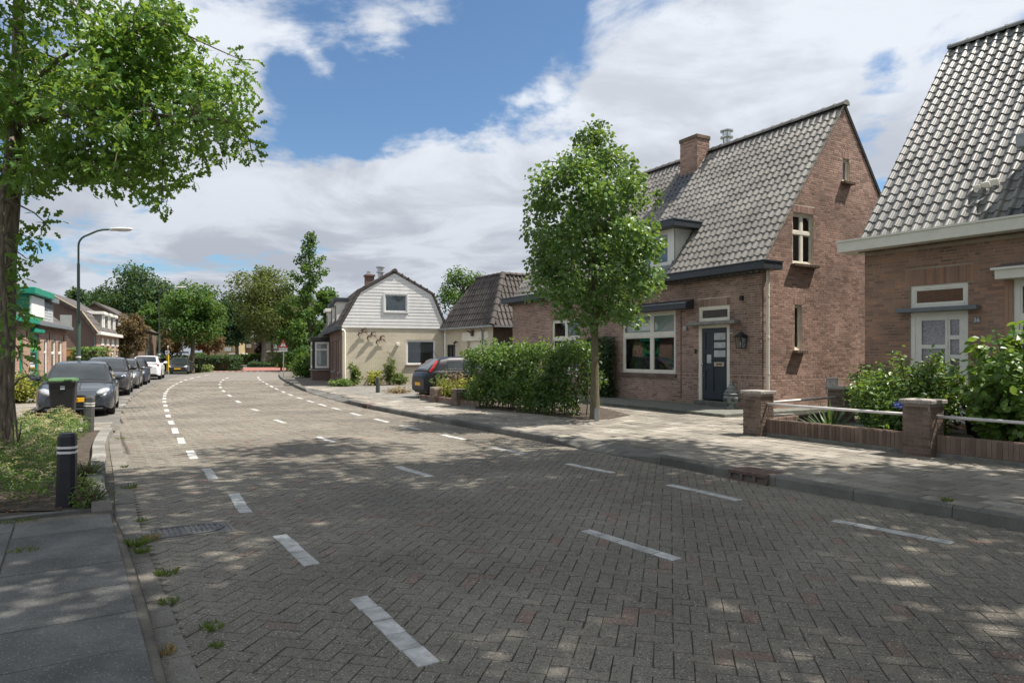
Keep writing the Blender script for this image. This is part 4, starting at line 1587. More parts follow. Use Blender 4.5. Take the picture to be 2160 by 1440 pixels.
# windows
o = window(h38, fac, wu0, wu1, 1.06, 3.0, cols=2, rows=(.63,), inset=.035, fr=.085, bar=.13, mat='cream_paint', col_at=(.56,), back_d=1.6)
wbox(fac, wu0 + .08, wu1 - .08, 2.30, 2.95, -.145, -.135, 'blind', 'curtain_pale', o)
wbox(fac, wu0 - .14, wu1 + .05, .95, 1.062, -.02, .075, 'sill', 'brick_garden', h38)
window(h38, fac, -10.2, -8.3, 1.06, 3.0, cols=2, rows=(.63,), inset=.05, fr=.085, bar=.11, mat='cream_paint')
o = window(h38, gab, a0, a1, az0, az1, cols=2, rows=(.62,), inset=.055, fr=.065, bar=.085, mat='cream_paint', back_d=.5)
wbox(gab, a0 + .06, a1 - .06, az0 + .06, az1 - .06, -.40, -.39, 'blind', 'curtain', o)
window(h38, gab, b0, b1, bz0, bz1, inset=.06, fr=.05, mat='cream_paint')
window(h38, gab, c0, c1, cz0, cz1, inset=.06, fr=.05, mat='cream_paint', back='curtain')
for (p0, p1, zz0) in ((a0, a1, az0), (b0, b1, bz0), (c0, c1, cz0)):
    sl = MB()
    nb = max(3, int((p1 - p0 + .16) / .065))
    for k in range(nb):
        u = p0 - .08 + (p1 - p0 + .16) * k / nb
        uw = (p1 - p0 + .16) / nb - .006
        sl.box(-.05, .155 + rgb.normal(0, .004), u, u + uw, zz0 - .085, zz0 - .004, .008)
    sl.build('sill', 'brick_garden', h38)
# vent grille low in the gable
vg = MB()
vg.box(-.06, -.01, v0, v1, vz0, vz1)
for k in range(9):
    u = v0 + .02 + (v1 - v0 - .04) * k / 9
    vg.box(-.01, .008, u, u + .022, vz0 + .03, vz1 - .03)
for (p, q, r, s) in ((v0, v0 + .02, vz0, vz1), (v1 - .02, v1, vz0, vz1), (v0 + .02, v1 - .02, vz0, vz0 + .025), (v0 + .02, v1 - .02, vz1 - .025, vz1)):
    vg.box(-.012, .012, p, q, r, s)
vg.build('vent', 'galvanised', h38)
# door: frame, leaf with panels and lights, letter plate, knob, fanlight, stone slab above
dr = MB()
for (p, q, r, s) in ((du0, du0 + .115, DZ0, DZ1), (du1 - .10, du1, DZ0, DZ1), (du0 + .115, du1 - .10, DZ1 - .085, DZ1)):
    dr.box(p, q, .0, .075, r, s)
dframe = dr.build('door_frame', 'cream_paint', h38)
lx0, lx1, lz0, lz1 = du0 + .115, du1 - .10, DZ0 + .03, DZ1 - .085
lw = lx1 - lx0
lm = MB()
lm.box(lx0, lx1, .055, .085, lz0, lz1)                     # sunk field
st = .042
sp = lx0 + lw * .40                                        # stile between the narrow and the wide side
for (p, q, r, s) in ((lx0, lx0 + .115, lz0, lz1), (lx1 - .085, lx1, lz0, lz1), (sp - .04, sp + .04, lz0, lz1), (lx0, lx1, lz0, lz0 + .25), (lx0, lx1, lz1 - .13, lz1),
                     (lx0, sp, lz1 - .74, lz1 - .62), (lx0, sp, lz1 - 1.22, lz1 - 1.02), (sp, lx1, lz1 - .92, lz1 - .84),
                     (sp, lx1, lz1 - .40, lz1 - .355), (sp, lx1, lz1 - .63, lz1 - .585)):
    lm.box(p, q, .030 + rgb.random() * .003, .06, r, s, .004)
leaf38 = lm.build('front_door', 'door_blue', h38)
for (p, q, r, s) in ((sp + .05, lx1 - .095, lz1 - .345, lz1 - .145), (sp + .05, lx1 - .095, lz1 - .575, lz1 - .41), (sp + .05, lx1 - .095, lz1 - .83, lz1 - .64), (lx0 + .16, sp - .055, lz1 - 1.01, lz1 - .76)):
    bar_box(leaf38, 'pane', 'frosted', p, q, .046, .052, r, s)
bar_box(leaf38, 'letter_plate', 'steel', sp + .07, lx1 - .12, .018, .030, lz1 - 1.10, lz1 - .97, .004)
bar_box(leaf38, 'letter_flap', 'rust_iron', sp + .17, lx1 - .22, .012, .018, lz1 - 1.06, lz1 - 1.01, .002)
kn = MB().tube([(lx0 + .055, .03, lz1 - 1.05), (lx0 + .055, -.01, lz1 - 1.05)], .012, 8)
kn.tube([(lx0 + .055, -.01, lz1 - 1.05), (lx0 + .055, -.02, lz1 - 1.05), (lx0 + .055, -.045, lz1 - 1.05), (lx0 + .055, -.055, lz1 - 1.05)], [.012, .034, .034, .012], 12)
kn.tube([(lx0 + .055, .035, lz1 - 1.36), (lx0 + .055, .022, lz1 - 1.36)], .02, 10)
auto_smooth(kn.build('door_knob', 'steel', leaf38))
window(h38, fac, du0, du1, 2.60, 3.04, inset=.02, fr=.075, mat='cream_paint')
s0, s1 = f38.fx(1451, -.2), f38.fx(1556, -.1)
bar_box(h38, 'stone_slab', 'concrete', s0, s1, -.26, .03, DZ1, 2.598, .012)
bar_box(h38, 'door_step', 'concrete_green', du0 - .06, du1 + .06, -.16, .08, .2, DZ0, .01)
# canopy over the window
cu0, cu1 = wu0 - .35, f38.fx(1446, -.34)
cm = MB().prism([(0, 3.30), (0, 3.02), (-.34, 3.02), (-.34, 3.18)], lambda a, b, d: (d, a - .002, b), cu0, cu1)
cm.build('canopy', 'anthracite', h38)
bar_box(h38, 'canopy_lip', 'lead', cu0 - .03, cu1 + .03, -.37, -.342, 3.165, 3.205)
# bell, sensor light, number
bx_ = f38.fx(1468)
bar_box(h38, 'door_bell', 'black_paint', bx_ - .03, bx_ + .035, -.035, -.008, 1.68, 1.81, .006)
sx_ = f38.fx(1567)
sl = MB().box(sx_ - .045, sx_ + .045, -.10, -.008, 3.13, 3.25, .01)
sl.build('sensor_light', 'black_paint', h38)
nx_ = f38.fx(1543)
npz = f38.z(699, nx_)
np_ = bar_box(h38, 'number_plate', 'frosted', nx_ - .055, nx_ + .055, -.022, -.009, npz - .06, npz + .06, .003)
text('house_number', '38', .105, np_, (nx_, -.0245, npz), (rad(90), 0, 0), 'sign_black')
st_ = f38.fx(1449)
MB().lathe([(.02, -.07), (.05, -.06), (.055, .05), (.03, .06)], (st_, -.075, f38.z(692, st_)), 10).build('wall_pot', 'frosted', h38)
cable = MB().tube([(f38.fx(1437), -.012, 3.0), (f38.fx(1437), -.012, .35)], .012, 5)
cable.build('cable', 'side_brick', h38)
# dormer
dm = MB()
dm.add([(dm1, dm_y, dm_z0 - .05), (dm1, dm_y, dm_z1), (dm1, dm_back, dm_z1)], [(0, 1, 2)])
dm.add([(dm0, dm_y, dm_z0 - .05), (dm0, dm_y, dm_z1), (dm0, dm_back, dm_z1)], [(2, 1, 0)])
dormer = dm.build('dormer', 'white_paint', h38)
dw = Wall((0, dm_y, 0), (1, 0, 0), (0, -1, 0), dm_z0, dm_z1, dm0, dm1)
dw.hole(dm0 + .03, dm1 - .03, dm_z0 + .06, dm_z1 - .03)
dw.plane(MB()) and None
m_ = MB()
dw.plane(m_, .02)
m_.build('dormer_front', 'white_paint', dormer)
o = window(dormer, dw, dm0 + .03, dm1 - .2, dm_z0 + .06, dm_z1 - .03, cols=4, inset=.0, fr=.08, bar=.11, mat='white_paint', th=.06, back=None)
wbox(dw, dm0 + .1, dm1 - .25, dm_z0 + .1, dm_z1 - .4, -.22, -.21, 'blind', 'grey_paint', dormer)
wbox(dw, dm0 + .1, dm1 - .25, dm_z1 - .4, dm_z1 - .05, -.22, -.21, 'valance', 'curtain_pale', dormer)
wbox(dw, dm1 - .2, dm1 - .0, dm_z0, dm_z1 - .002, -.05, .004, 'corner_board', 'white_paint', dormer)
bar_box(dormer, 'dormer_roof', 'anthracite', dm0 - .3, dm1 + .33, dm_y - .33, dm_back + .05, dm_z1, dm_z1 + .21, .012)
bar_box(dormer, 'dormer_edge', 'lead', dm0 - .32, dm1 + .35, dm_y - .35, dm_back + .02, dm_z1 + .21, dm_z1 + .245)
fl = MB()
fl.add([(dm0 - .05, dm_y - .42, EV + (dm_y - .42) * SL38 + .11), (dm1 + .05, dm_y - .42, EV + (dm_y - .42) * SL38 + .11), (dm1 + .05, dm_y - .01, dm_z0 + .06), (dm0 - .05, dm_y - .01, dm_z0 + .06)], [(0, 1, 2, 3)])
fl.build('flashing', 'lead', dormer)
# chimney
chz = 9.42
ch_y0, ch_y1 = D38 / 2 - .62, D38 / 2 - .02
chm = thing('chimney', None, None)
chm.parent = h38
w1 = Wall((0, ch_y0, 0), (1, 0, 0), (0, -1, 0), 7.6, chz, chx - .42, chx + .42)
w2 = Wall((chx + .42, 0, 0), (0, 1, 0), (1, 0, 0), 7.6, chz, ch_y0, ch_y1)
MB().box(chx - .418, chx + .418, ch_y0 + .002, ch_y1, 7.6, chz).build('stack', 'mortar_dark', chm)
for w_ in (w1, w2):
    pieces(chm, 'brick', BV, BQ, w_.bricks(rgb), 'brick_a', 0, stuff_name='stack_bricks')
MB().box(chx - .455, chx + .455, ch_y0 - .035, ch_y1 + .03, chz - .14, chz, .015).build('chimney_cap', 'brick_garden', chm)
fx_ = -(f38.fx(1522, D38 / 2)) * -1
fz = f38.z(276, fx_, D38 / 2 + .3)
flm = MB().lathe([(.13, -1.3), (.13, -.28), (.22, -.27), (.22, -.23), (.145, -.22), (.145, -.05), (.225, -.045), (.225, -.005), (.05, 0)], (fx_, D38 / 2 + .25, fz), 18)
auto_smooth(flm.build('flue', 'steel', h38))
# terrace in front
ter = MB()
ter.box(-9.5, .62, -2.05, -.012, -.02, .205, .012)
ter.box(.012, .62, -.012, 6.0, -.02, .2, .01)
ter.build('terrace', 'concrete_green', h38)

# ------------------------------------------------------------------ the house at the right edge
f36 = Frame((7.70, 14.9), (.55, -.835))
h36 = thing('brick_house', 'brick house at right edge with white gutter, white glazed door and number 36', 'house', (7.70, 14.9, 0), f36.rz)
L36, EV6 = 8.6, 4.10
rs = f36.fy(2012)
AP6 = f36.z(104, 0, rs)
SL6 = (AP6 - EV6) / rs
c6, s6 = 1 / math.hypot(1, SL6), SL6 / math.hypot(1, SL6)
fc = Wall((0, 0, 0), (1, 0, 0), (0, -1, 0), 0.10, 3.97, 0.0, L36)
e0_, e1_ = f36.fx(1920), f36.fx(2042)
t_z1 = f36.z(604, e0_)
t_z0 = f36.z(651, e0_)
d_z1 = f36.z(660, e0_)
fc.hole(e0_, e1_, .28, t_z1, lintel=.34, wide=.10)
g0_ = f36.fx(2137)
g_z1 = 3.02
fc.hole(g0_, g0_ + 2.3, .95, g_z1)
fc.soldier += [(0.0, L36, 3.84, 3.965), (g0_ - .14, g0_, .98, g_z1)]
m_ = fc.plane(MB())
wall36 = m_.build('wall', 'mortar_dark', h36)
pieces(wall36, 'brick', BV, BQ, fc.bricks(rgb, half=.35), 'brick_b', 300, keep=lambda x, y: (y < 740), stuff_name='brick_field', seed=6)
m_ = MB()
m_.add([(0, .003, 0), (0, 2 * rs, 0), (0, 2 * rs, EV6), (0, rs, AP6), (0, .003, EV6)], [(4, 3, 2, 1, 0)])
m_.build('side_wall', 'side_brick', h36)
y6 = -0.16
z6 = EV6 + y6 * SL6
deck = MB()
deck.add([(-.05, y6, z6 - .05), (L36, y6, z6 - .05), (L36, rs, AP6 - .05), (-.05, rs, AP6 - .05), (-.05, y6, z6 + .02), (L36, y6, z6 + .02), (L36, rs, AP6 + .02), (-.05, rs, AP6 + .02)],
         [(0, 3, 2, 1), (4, 5, 6, 7), (0, 1, 5, 4), (1, 2, 6, 5), (0, 4, 7, 3)])
deck.add([(-.05, 2 * rs, EV6), (L36, 2 * rs, EV6), (L36, rs, AP6), (-.05, rs, AP6), (-.05, 2 * rs, EV6 + .06), (L36, 2 * rs, EV6 + .06), (L36, rs, AP6 + .06), (-.05, rs, AP6 + .06)],
         [(0, 1, 2, 3), (4, 7, 6, 5), (0, 4, 5, 1), (1, 5, 6, 2), (0, 3, 7, 4)])
roof36 = deck.build('roof', 'tile_dark', h36)
sl6 = (rs - y6) / c6
vu = f36.fx(2085)
roof_tiles(roof36, (-.10, y6 - s6 * .02, z6 + c6 * .02), (1, 0, 0), (0, c6, s6), int((L36 + .1) / .212), int(sl6 / .272), .212, .272, 'tile_b', limit=300,
           dark=lambda u, v: (v < 1.5 and u - vu > 0.05 + (v / 1.5) ** 1.0 * 1.1 - .0 and u > vu), seed=8)  # darker tiles stand in for another roof section on its shade side
ridge_tiles(roof36, (-.10, rs, AP6 + .06), (L36, rs, AP6 + .06), r=.125, step=.40, mat='tile_b')
gz6 = f36.z(533, -.3, -.45)
gm = MB().box(-.36, L36 + .3, -.46, -.012, gz6, gz6 + .215, .008)
gm.box(-.385, L36 + .3, -.49, -.0, gz6 + .215, gz6 + .255)
gm.box(-.36, -.012, -.012, .3, gz6, gz6 + .215, .008)
gm.box(-.385, -.0, 0.0, .32, gz6 + .215, gz6 + .255)
gm.build('gutter', 'white_paint', h36)
# door
dz0, dz1 = .30, d_z1
dr = MB()
for (p, q, r, s) in ((e0_, e0_ + .085, dz0, dz1), (e1_ - .085, e1_, dz0, dz1), (e0_ + .085, e1_ - .085, dz1 - .07, dz1)):
    dr.box(p, q, .02, .085, r, s)
dr.build('door_frame', 'white_paint', h36)
p0_, p1_ = e0_ + .085, e1_ - .085
lf = MB()
sp_ = p0_ + (p1_ - p0_) * .70
for (p, q, r, s) in ((p0_, p0_ + .12, dz0, dz1 - .07), (p1_ - .085, p1_, dz0, dz1 - .07), (sp_ - .07, sp_ + .02, dz0, dz1 - .07), (p0_, p1_, dz0, dz0 + .2), (p0_, p1_, dz1 - .17, dz1 - .07),
                     (p0_, sp_, dz1 - .74, dz1 - .66), (sp_, p1_, dz1 - .56, dz1 - .48), (sp_, p1_, dz1 - .94, dz1 - .86), (sp_, p1_, dz1 - 1.4, dz1 - 1.32)):
    lf.box(p, q, .035 + rgb.random() * .002, .075, r, s, .003)
lf.box(sp_ - .035, sp_ - .015, .015, .036, dz0 + .1, dz1 - .12, .004)
leaf36 = lf.build('front_door', 'white_paint', h36)
for (p, q, r, s) in ((p0_ + .12, sp_ - .07, dz1 - .66, dz1 - .17), (p0_ + .12, sp_ - .07, dz0 + .2, dz1 - .74), (sp_ + .02, p1_ - .085, dz1 - .48, dz1 - .17), (sp_ + .02, p1_ - .085, dz1 - .86, dz1 - .56),
                     (sp_ + .02, p1_ - .085, dz1 - 1.32, dz1 - .94), (sp_ + .02, p1_ - .085, dz0 + .2, dz1 - 1.4)):
    bar_box(leaf36, 'pane', 'window_glass', p, q, .058, .064, r, s)
bar_box(leaf36, 'lace_curtain', 'curtain_lace', p0_ + .05, p1_ - .04, .105, .112, dz0 + .1, dz1 - .1)
bar_box(leaf36, 'dark_hall', 'room_dark', p0_, p1_, .30, .31, dz0, dz1)
window(h36, fc, e0_, e1_, t_z0, t_z1, inset=.03, fr=.075, mat='white_paint', pane='amber_glass', back=None)
q0, q1 = f36.fx(1889, -.18), f36.fx(2065, -.1)
bar_box(h36, 'stone_slab', 'grey_paint', q0, q1, -.22, .02, d_z1, t_z0 - .003, .006)
n6 = f36.fx(2061)
nz6 = f36.z(675, n6)
np6 = bar_box(h36, 'number_plate', 'grey_paint', n6 - .06, n6 + .06, -.024, -.009, nz6 - .062, nz6 + .062, .003)
text('house_number', '36', .115, np6, (n6, -.0265, nz6), (rad(90), 0, 0), 'sign_white')
# window with its own small gutter board
window(h36, fc, g0_, g0_ + 2.3, .95, g_z1, cols=2, rows=(.66,), inset=.03, fr=.10, bar=.1, mat='white_paint', back='curtain', back_d=.3)
k0 = f36.fx(2098, -.36)
cm = MB().prism([(0, 3.30), (0, 3.02), (-.34, 3.02), (-.36, 3.20)], lambda a, b, d: (d, a - .012, b), k0, g0_ + 2.9)
cm.build('canopy', 'white_paint', h36)
bar_box(h36, 'canopy_lip', 'white_paint', k0 - .05, g0_ + 2.95, -.42, -.373, 3.185, 3.225)
fl = MB().add([(k0 - .02, -.40, 3.226), (g0_ + 2.9, -.40, 3.226), (g0_ + 2.9, -.009, 3.32), (k0 - .02, -.009, 3.32)], [(0, 1, 2, 3)])
fl.build('canopy_lead', 'lead', h36)
# dormer roof corner above
qx = f36.fx(2142, .35)
qz = f36.z(312, qx, .35)
bar_box(h36, 'dormer_roof', 'zinc', qx, qx + 3.4, .35, 2.6, qz, qz + .26, .01)
bar_box(h36, 'dormer', 'white_paint', qx + .35, qx + 3.2, .7, 2.6, qz - 1.2, qz - .003)
# broken tile patched with mortar
pu, pv = f36.fx(2088, .8), 1.0
pt = MB()
for k in range(3):
    pt.box(pu + k * .16 - .2, pu + k * .16 - .06, 0, .02 + .01 * k, 0, .10 + .03 * k, .006)
o = pt.build('mortar_patch', 'white_paint', roof36)
yy = .62
o.location = (0, yy - .045, EV6 + yy * SL6 + .02)
o.rotation_euler = (math.atan(SL6) - rad(90) + rad(78), 0, 0)


# ------------------------------------------------------------------ cream house with the white boarded gable
fcr = Frame((-8.57, 34.4), (.944, .33))
hcr = thing('cream_house', 'cream painted brick house with white boarded gambrel gable and dark roof', 'house', (-8.57, 34.4, 0), fcr.rz)
Wc = fcr.fx(938)
zb = fcr.z(690, 0)
kz = fcr.z(616, .95)
az = fcr.z(576, Wc / 2)
PROF = [(-.06, zb), (.93, kz), (Wc / 2, az), (Wc - .70, kz - .03), (Wc + .02, zb + .05)]
LC = 14.5
gw = Wall((0, 0, 0), (1, 0, 0), (0, -1, 0), 0.0, zb, 0.0, Wc)
qa, qb = fcr.fx(857), fcr.fx(918)
qz1, qz0 = fcr.z(717, qa), fcr.z(769, qa)
gw.hole(qa, qb, qz0, qz1)
sw = Wall((0, 0, 0), (0, 1, 0), (-1, 0, 0), 0.0, zb - .12, 0.0, LC)
win_s = [(1.2, 2.0, 1), (2.9, 3.7, 0), (4.3, 5.1, 1), (5.5, 6.3, 1), (6.9, 7.6, 0), (10.2, 11.0, 1), (12.2, 13.0, 1)]
for (p, q, w_) in win_s:
    sw.hole(p, q, .75 if w_ else .08, 2.45)
m_ = MB()
gw.plane(m_, .08)
m_.build('gable_wall', 'cream_brick', hcr)
m_ = MB()
sw.plane(m_, .10)
m_.quad((Wc, 0, 0), (Wc, LC, 0), (Wc, LC, zb), (Wc, 0, zb))
m_.quad((0, LC, 0), (0, LC, zb), (Wc, LC, zb), (Wc, LC, 0))
m_.build('side_wall', 'side_brick', hcr)
o = window(hcr, gw, qa, qb, qz0, qz1, inset=.03, fr=.06, mat='white_plastic', back_d=.5)
wbox(gw, qa + .05, qb - .05, qz0 + .05, qz1 - .05, -.36, -.35, 'net_curtain', 'curtain', o)
lc = MB()
nf = 26
for k in range(nf):
    u = qa + .07 + (qb - qa - .14) * k / nf
    uw = (qb - qa - .14) / nf
    hgt = qz0 + (qz1 - qz0) * (.50 + .03 * math.sin(k * 1.9))
    q = [gw.P(u, qz0 + .07, -.16 - .02 * (k % 2)), gw.P(u + uw, qz0 + .07, -.16 - .02 * ((k + 1) % 2)), gw.P(u + uw, hgt, -.16 - .02 * ((k + 1) % 2)), gw.P(u, hgt, -.16 - .02 * (k % 2))]
    lc.quad(*q)
lc.build('half_curtain', 'room_dark', o)
wbox(gw, qa - .05, qb + .05, qz0 - .09, qz0 - .002, -.01, .06, 'sill', 'side_brick', hcr)
for k, (p, q, w_) in enumerate(win_s):
    if w_:
        window(hcr, sw, p, q, .75, 2.45, rows=(.66,), inset=.06, fr=.07, mat='white_paint', back='curtain')
        wbox(sw, p - .05, q + .05, .66, .745, -.02, .07, 'sill', 'concrete', hcr)
    else:
        window(hcr, sw, p, q, .08, 2.45, rows=(.72,), inset=.07, fr=.09, mat='white_paint', pane='door_blue', back=None, name='side_door')


def inset_at(prof, z):
    """Left and right end of the gable outline at height z."""
    res = []
    for a, b in zip(prof, prof[1:]):
        if (a[1] - z) * (b[1] - z) <= 0 and a[1] != b[1]:
            res.append(a[0] + (b[0] - a[0]) * (z - a[1]) / (b[1] - a[1]))
    return (min(res), max(res)) if len(res) >= 2 else (None, None)


# boards, each a piece of its own, cut round the window
ga, gb = fcr.fx(812, -.05), fcr.fx(858, -.05)
gz_1, gz_0 = fcr.z(621, ga), fcr.z(657, ga)
bh = 0.165
z = zb - .01
bi = 0
m_ = MB()
m_.add([(p[0], -.004, p[1]) for p in PROF], [tuple(range(len(PROF)))])
m_.build('gable_backing', 'board_white', hcr)
boards = thing('boarding', None, None)
boards.parent = hcr
while z < az - .06:
    z1 = min(z + bh - .006, az - .02)
    l0, r0 = inset_at(PROF, max(z, zb + .06))
    l1, r1 = inset_at(PROF, max(z1, zb + .06))
    if l0 is None or l1 is None:
        break
    if bi == 0:
        l0, r0 = PROF[0][0], PROF[-1][0]
    segs = [((l0, l1), (r0, r1))]
    if z1 > gz_0 - .06 and z < gz_1 + .06:
        segs = [((l0, l1), (ga - .07, ga - .07)), ((gb + .07, gb + .07), (r0, r1))]
    for (a, b) in segs:
        vs = [(a[0], -.040, z), (b[0], -.040, z), (b[1], -.031, z1), (a[1], -.031, z1), (a[0], -.006, z), (b[0], -.006, z), (b[1], -.006, z1), (a[1], -.006, z1)]
        MB().add(vs, [(0, 1, 2, 3), (7, 6, 5, 4), (0, 4, 5, 1), (1, 5, 6, 2), (2, 6, 7, 3), (3, 7, 4, 0)]).build('board', 'board_white', boards)
    z += bh
    bi += 1
upw = Wall((0, -.03, 0), (1, 0, 0), (0, -1, 0), 0, 9, 0, Wc)
o = window(hcr, upw, ga - .0, gb + .0, gz_0, gz_1, inset=-.02, fr=.035, mat='white_plastic', th=.03, back=None)
wbox(upw, ga, gb, gz_0, gz_1, -.022, -.02, 'curtain', 'grey_paint', o)
fo = MB()
for k in range(12):
    u = ga + .06 + (gb - ga - .12) * k / 12
    fo.box(u, u + .03, -.008, -.004 + .0, gz_0 + .06, gz_1 - .06)
fo.build('curtain_folds', 'curtain', o)
fr_ = MB()
for (p, q, r, s) in ((ga - .075, ga - .01, gz_0 - .06, gz_1 + .06), (gb + .01, gb + .075, gz_0 - .06, gz_1 + .06), (ga - .01, gb + .01, gz_1 + .01, gz_1 + .06), (ga - .01, gb + .01, gz_0 - .06, gz_0 - .01)):
    fr_.box(p, q, -.085, -.03, r, s)
fr_.build('window_surround', 'white_plastic', hcr)
# gambrel roof: sheets with an overhang, tile edges along the gable, gutters
for (a, b) in zip(PROF, PROF[1:]):
    dx, dz = b[0] - a[0], b[1] - a[1]
    ll = math.hypot(dx, dz)
    nx, nz = -dz / ll, dx / ll
    t0, t1 = .03, .13
    ext = 0.05
    ax_, az_, bx2, bz2 = a[0] - dx / ll * ext, a[1] - dz / ll * ext, b[0] + dx / ll * ext * 0, b[1]
    vs = []
    for y in (-.085, LC):
        vs += [(ax_ + nx * t0, y, az_ + nz * t0), (bx2 + nx * t0, y, bz2 + nz * t0), (bx2 + nx * t1, y, bz2 + nz * t1), (ax_ + nx * t1, y, az_ + nz * t1)]
    m_ = MB().add(vs, [(0, 1, 2, 3), (7, 6, 5, 4), (0, 4, 5, 1), (1, 5, 6, 2), (2, 6, 7, 3), (3, 7, 4, 0)])
    rf = m_.build('roof', 'tile_dark', hcr)
    if a[0] < Wc / 2:
        nrow = max(1, int(ll / .33))
        E = np.array([0, -1.0, 0])
        S = np.array([dx / ll, 0, dz / ll])
        roof_tiles(rf, (ax_ + nx * t1, 9.0, az_ + nz * t1), E, S, int(9.15 / .25), nrow, .25, ll / nrow, 'tile_dark', limit=60, seed=31)
    else:
        nrow = max(1, int(ll / .33))
        for k in range(nrow + 0):
            q = k / nrow
            cx, cz = a[0] + dx * q, a[1] + dz * q
            e = MB().tube([(cx + nx * .13, -.10, cz + nz * .13), (cx + nx * .13, .2, cz + nz * .13)], .05, 6)
            e.build('edge_tile', 'tile_dark', rf)
ridge_tiles(hcr, (Wc / 2, -.12, az + .13), (Wc / 2, LC, az + .13), r=.13, mat='tile_dark')
bar_box(hcr, 'gutter', 'anthracite', -.32, -.012, -.15, LC, zb - .14, zb + .07, .01)
dp = MB().tube([(-.02, -.06, zb - .12), (.09, -.075, zb - .16), (.135, -.08, zb - .26), (.135, -.08, .05)], .05, 10)
auto_smooth(dp.build('down_pipe', 'cream_paint', hcr))
for (y0, mat_, z_) in ((2.6, 'anthracite', 4.55), (5.3, 'anthracite', 4.45), (8.7, 'white_paint', 4.35)):
    d = MB().box(-.02, 1.1, y0, y0 + 1.3, 3.05, z_, 0)
    dd = d.build('dormer', 'white_paint', hcr)
    bar_box(dd, 'dormer_roof', mat_, -.22, 1.2, y0 - .12, y0 + 1.42, z_ + .003, z_ + .20, .01)
    dwl = Wall((-.024, 0, 0), (0, 1, 0), (-1, 0, 0), 3.2, z_, y0, y0 + 1.3)
    window(dd, dwl, y0 + .1, y0 + 1.2, 3.25, z_ - .08, cols=2, inset=-.03, th=.025, fr=.07, mat='white_paint', back=None, pane='car_glass')
# chimney and flue
chm = MB().box(1.75, 2.25, 4.6, 5.1, 4.9, 6.20, .01)
cc = chm.build('chimney', 'side_brick', hcr)
MB().box(1.70, 2.30, 4.55, 5.15, 6.20, 6.30, .01).build('chimney_cap', 'side_brick', cc)
MB().lathe([(.16, 0), (.16, .22), (.12, .24)], (2.0, 4.85, 6.30), 12).build('chimney_pot', 'galvanised', cc)
fl = MB().lathe([(.14, -.6), (.14, .15), (.22, .16), (.22, .22), (.16, .23), (.16, .42), (.24, .43), (.24, .49), (.04, .52)], (2.16, 1.6, 5.90), 14)
auto_smooth(fl.build('flue', 'galvanised', hcr))
# bay window on the street side
by0, by1 = 8.05, 10.0
bx0 = -1.02
bay = thing('bay_window', None, None)
bay.parent = hcr
MB().box(bx0, -.005, by0, by1, 0, .70).build('bay_base', 'side_brick', bay)
bar_box(bay, 'bay_sill', 'concrete', bx0 - .08, -.004, by0 - .08, by1 + .08, .70, .80, .01)
bw1 = Wall((0, by0, 0), (1, 0, 0), (0, -1, 0), .80, 2.52, bx0, -.005)
bw2 = Wall((bx0, 0, 0), (0, 1, 0), (-1, 0, 0), .80, 2.52, by0, by1)
for w_, u0, u1 in ((bw1, bx0 + .16, -.03), (bw2, by0 + .1, by1 - .1)):
    w_.hole(u0, u1, .86, 2.46)
    m_ = MB()
    w_.plane(m_, .04)
    m_.build('bay_post', 'black_paint', bay)
    o = window(bay, w_, u0, u1, .86, 2.46, rows=(.70,), inset=.0, th=.05, fr=.09, mat='white_paint', back=None)
    wbox(w_, u0 + .04, u1 - .04, .9, 2.42, -.12, -.11, 'net_curtain', 'curtain_pale', o)
bar_box(bay, 'bay_roof', 'black_paint', bx0 - .10, -.003, by0 - .10, by1 + .10, 2.52, 2.76, .01)
# alarm box
bar_box(hcr, 'alarm_box', 'cream_paint', fcr.fx(836), fcr.fx(842), -.10, -.012, fcr.z(729, 3), fcr.z(723, 3), .01)
# low rear roof showing between the two roofs
m_ = MB().add([(Wc - .6, 5.5, zb), (Wc + 1.6, 5.5, zb), (Wc + 1.6, 9.5, zb), (Wc - .6, 9.5, zb), (Wc - .6, 7.4, 4.9), (Wc + .2, 7.4, 4.75)], [(0, 1, 5, 4), (1, 2, 5), (2, 3, 4, 5), (0, 4, 3)])
m_.build('rear_roof', 'side_brick', hcr)

# ------------------------------------------------------------------ garage with the hipped mansard roof
gO = fcr.O + fcr.X * (Wc + .0) + fcr.Y * (-.02)
fg = Frame((gO[0] + .02, gO[1] - .05), (.55, -.835))
hg = thing('garage', 'cream garage with dark hipped mansard roof beside the cream house', 'garage', (gO[0] + .02, gO[1] - .05, 0), fg.rz)
Lg = fg.fx(1040)
Dg = 6.0
gzt = fg.z(688, Lg)
gf = Wall((0, 0, 0), (1, 0, 0), (0, -1, 0), 0.0, gzt, 0.0, Lg)
ga0, ga1 = .22, 1.12
gf.hole(ga0, ga1, .12, 2.2)
gb0 = fg.fx(985)
gf.hole(gb0, Lg - .55, .12, 2.35)
m_ = MB()
gf.plane(m_, .20)
m_.build('front_wall', 'cream_brick', hg)
m_ = MB().quad((Lg, 0, 0), (Lg, Dg, 0), (Lg, Dg, gzt), (Lg, 0, gzt))
m_.build('side_wall', 'brown_brick', hg)
window(hg, gf, ga0, ga1, .12, 2.2, cols=2, rows=(.5,), inset=.05, fr=.09, bar=.06, mat='black_paint', back='curtain', name='side_door')
bar_box(hg, 'garage_door', 'cream_paint', gb0, Lg - .55, .17, .20, .12, 2.35)
bar_box(hg, 'lintel', 'cream_paint', gb0 - .5, Lg - .45, -.012, .05, 2.36, 2.78)
ins = 1.15
rz_t = fg.z(578, Lg - ins, ins * .8)
RB = [(-.35, -.22), (Lg + .22, -.22), (Lg + .22, Dg), (-.35, Dg)]
RT = [(1.35, ins), (Lg - .95, ins), (Lg - .95, Dg), (1.35, Dg)]
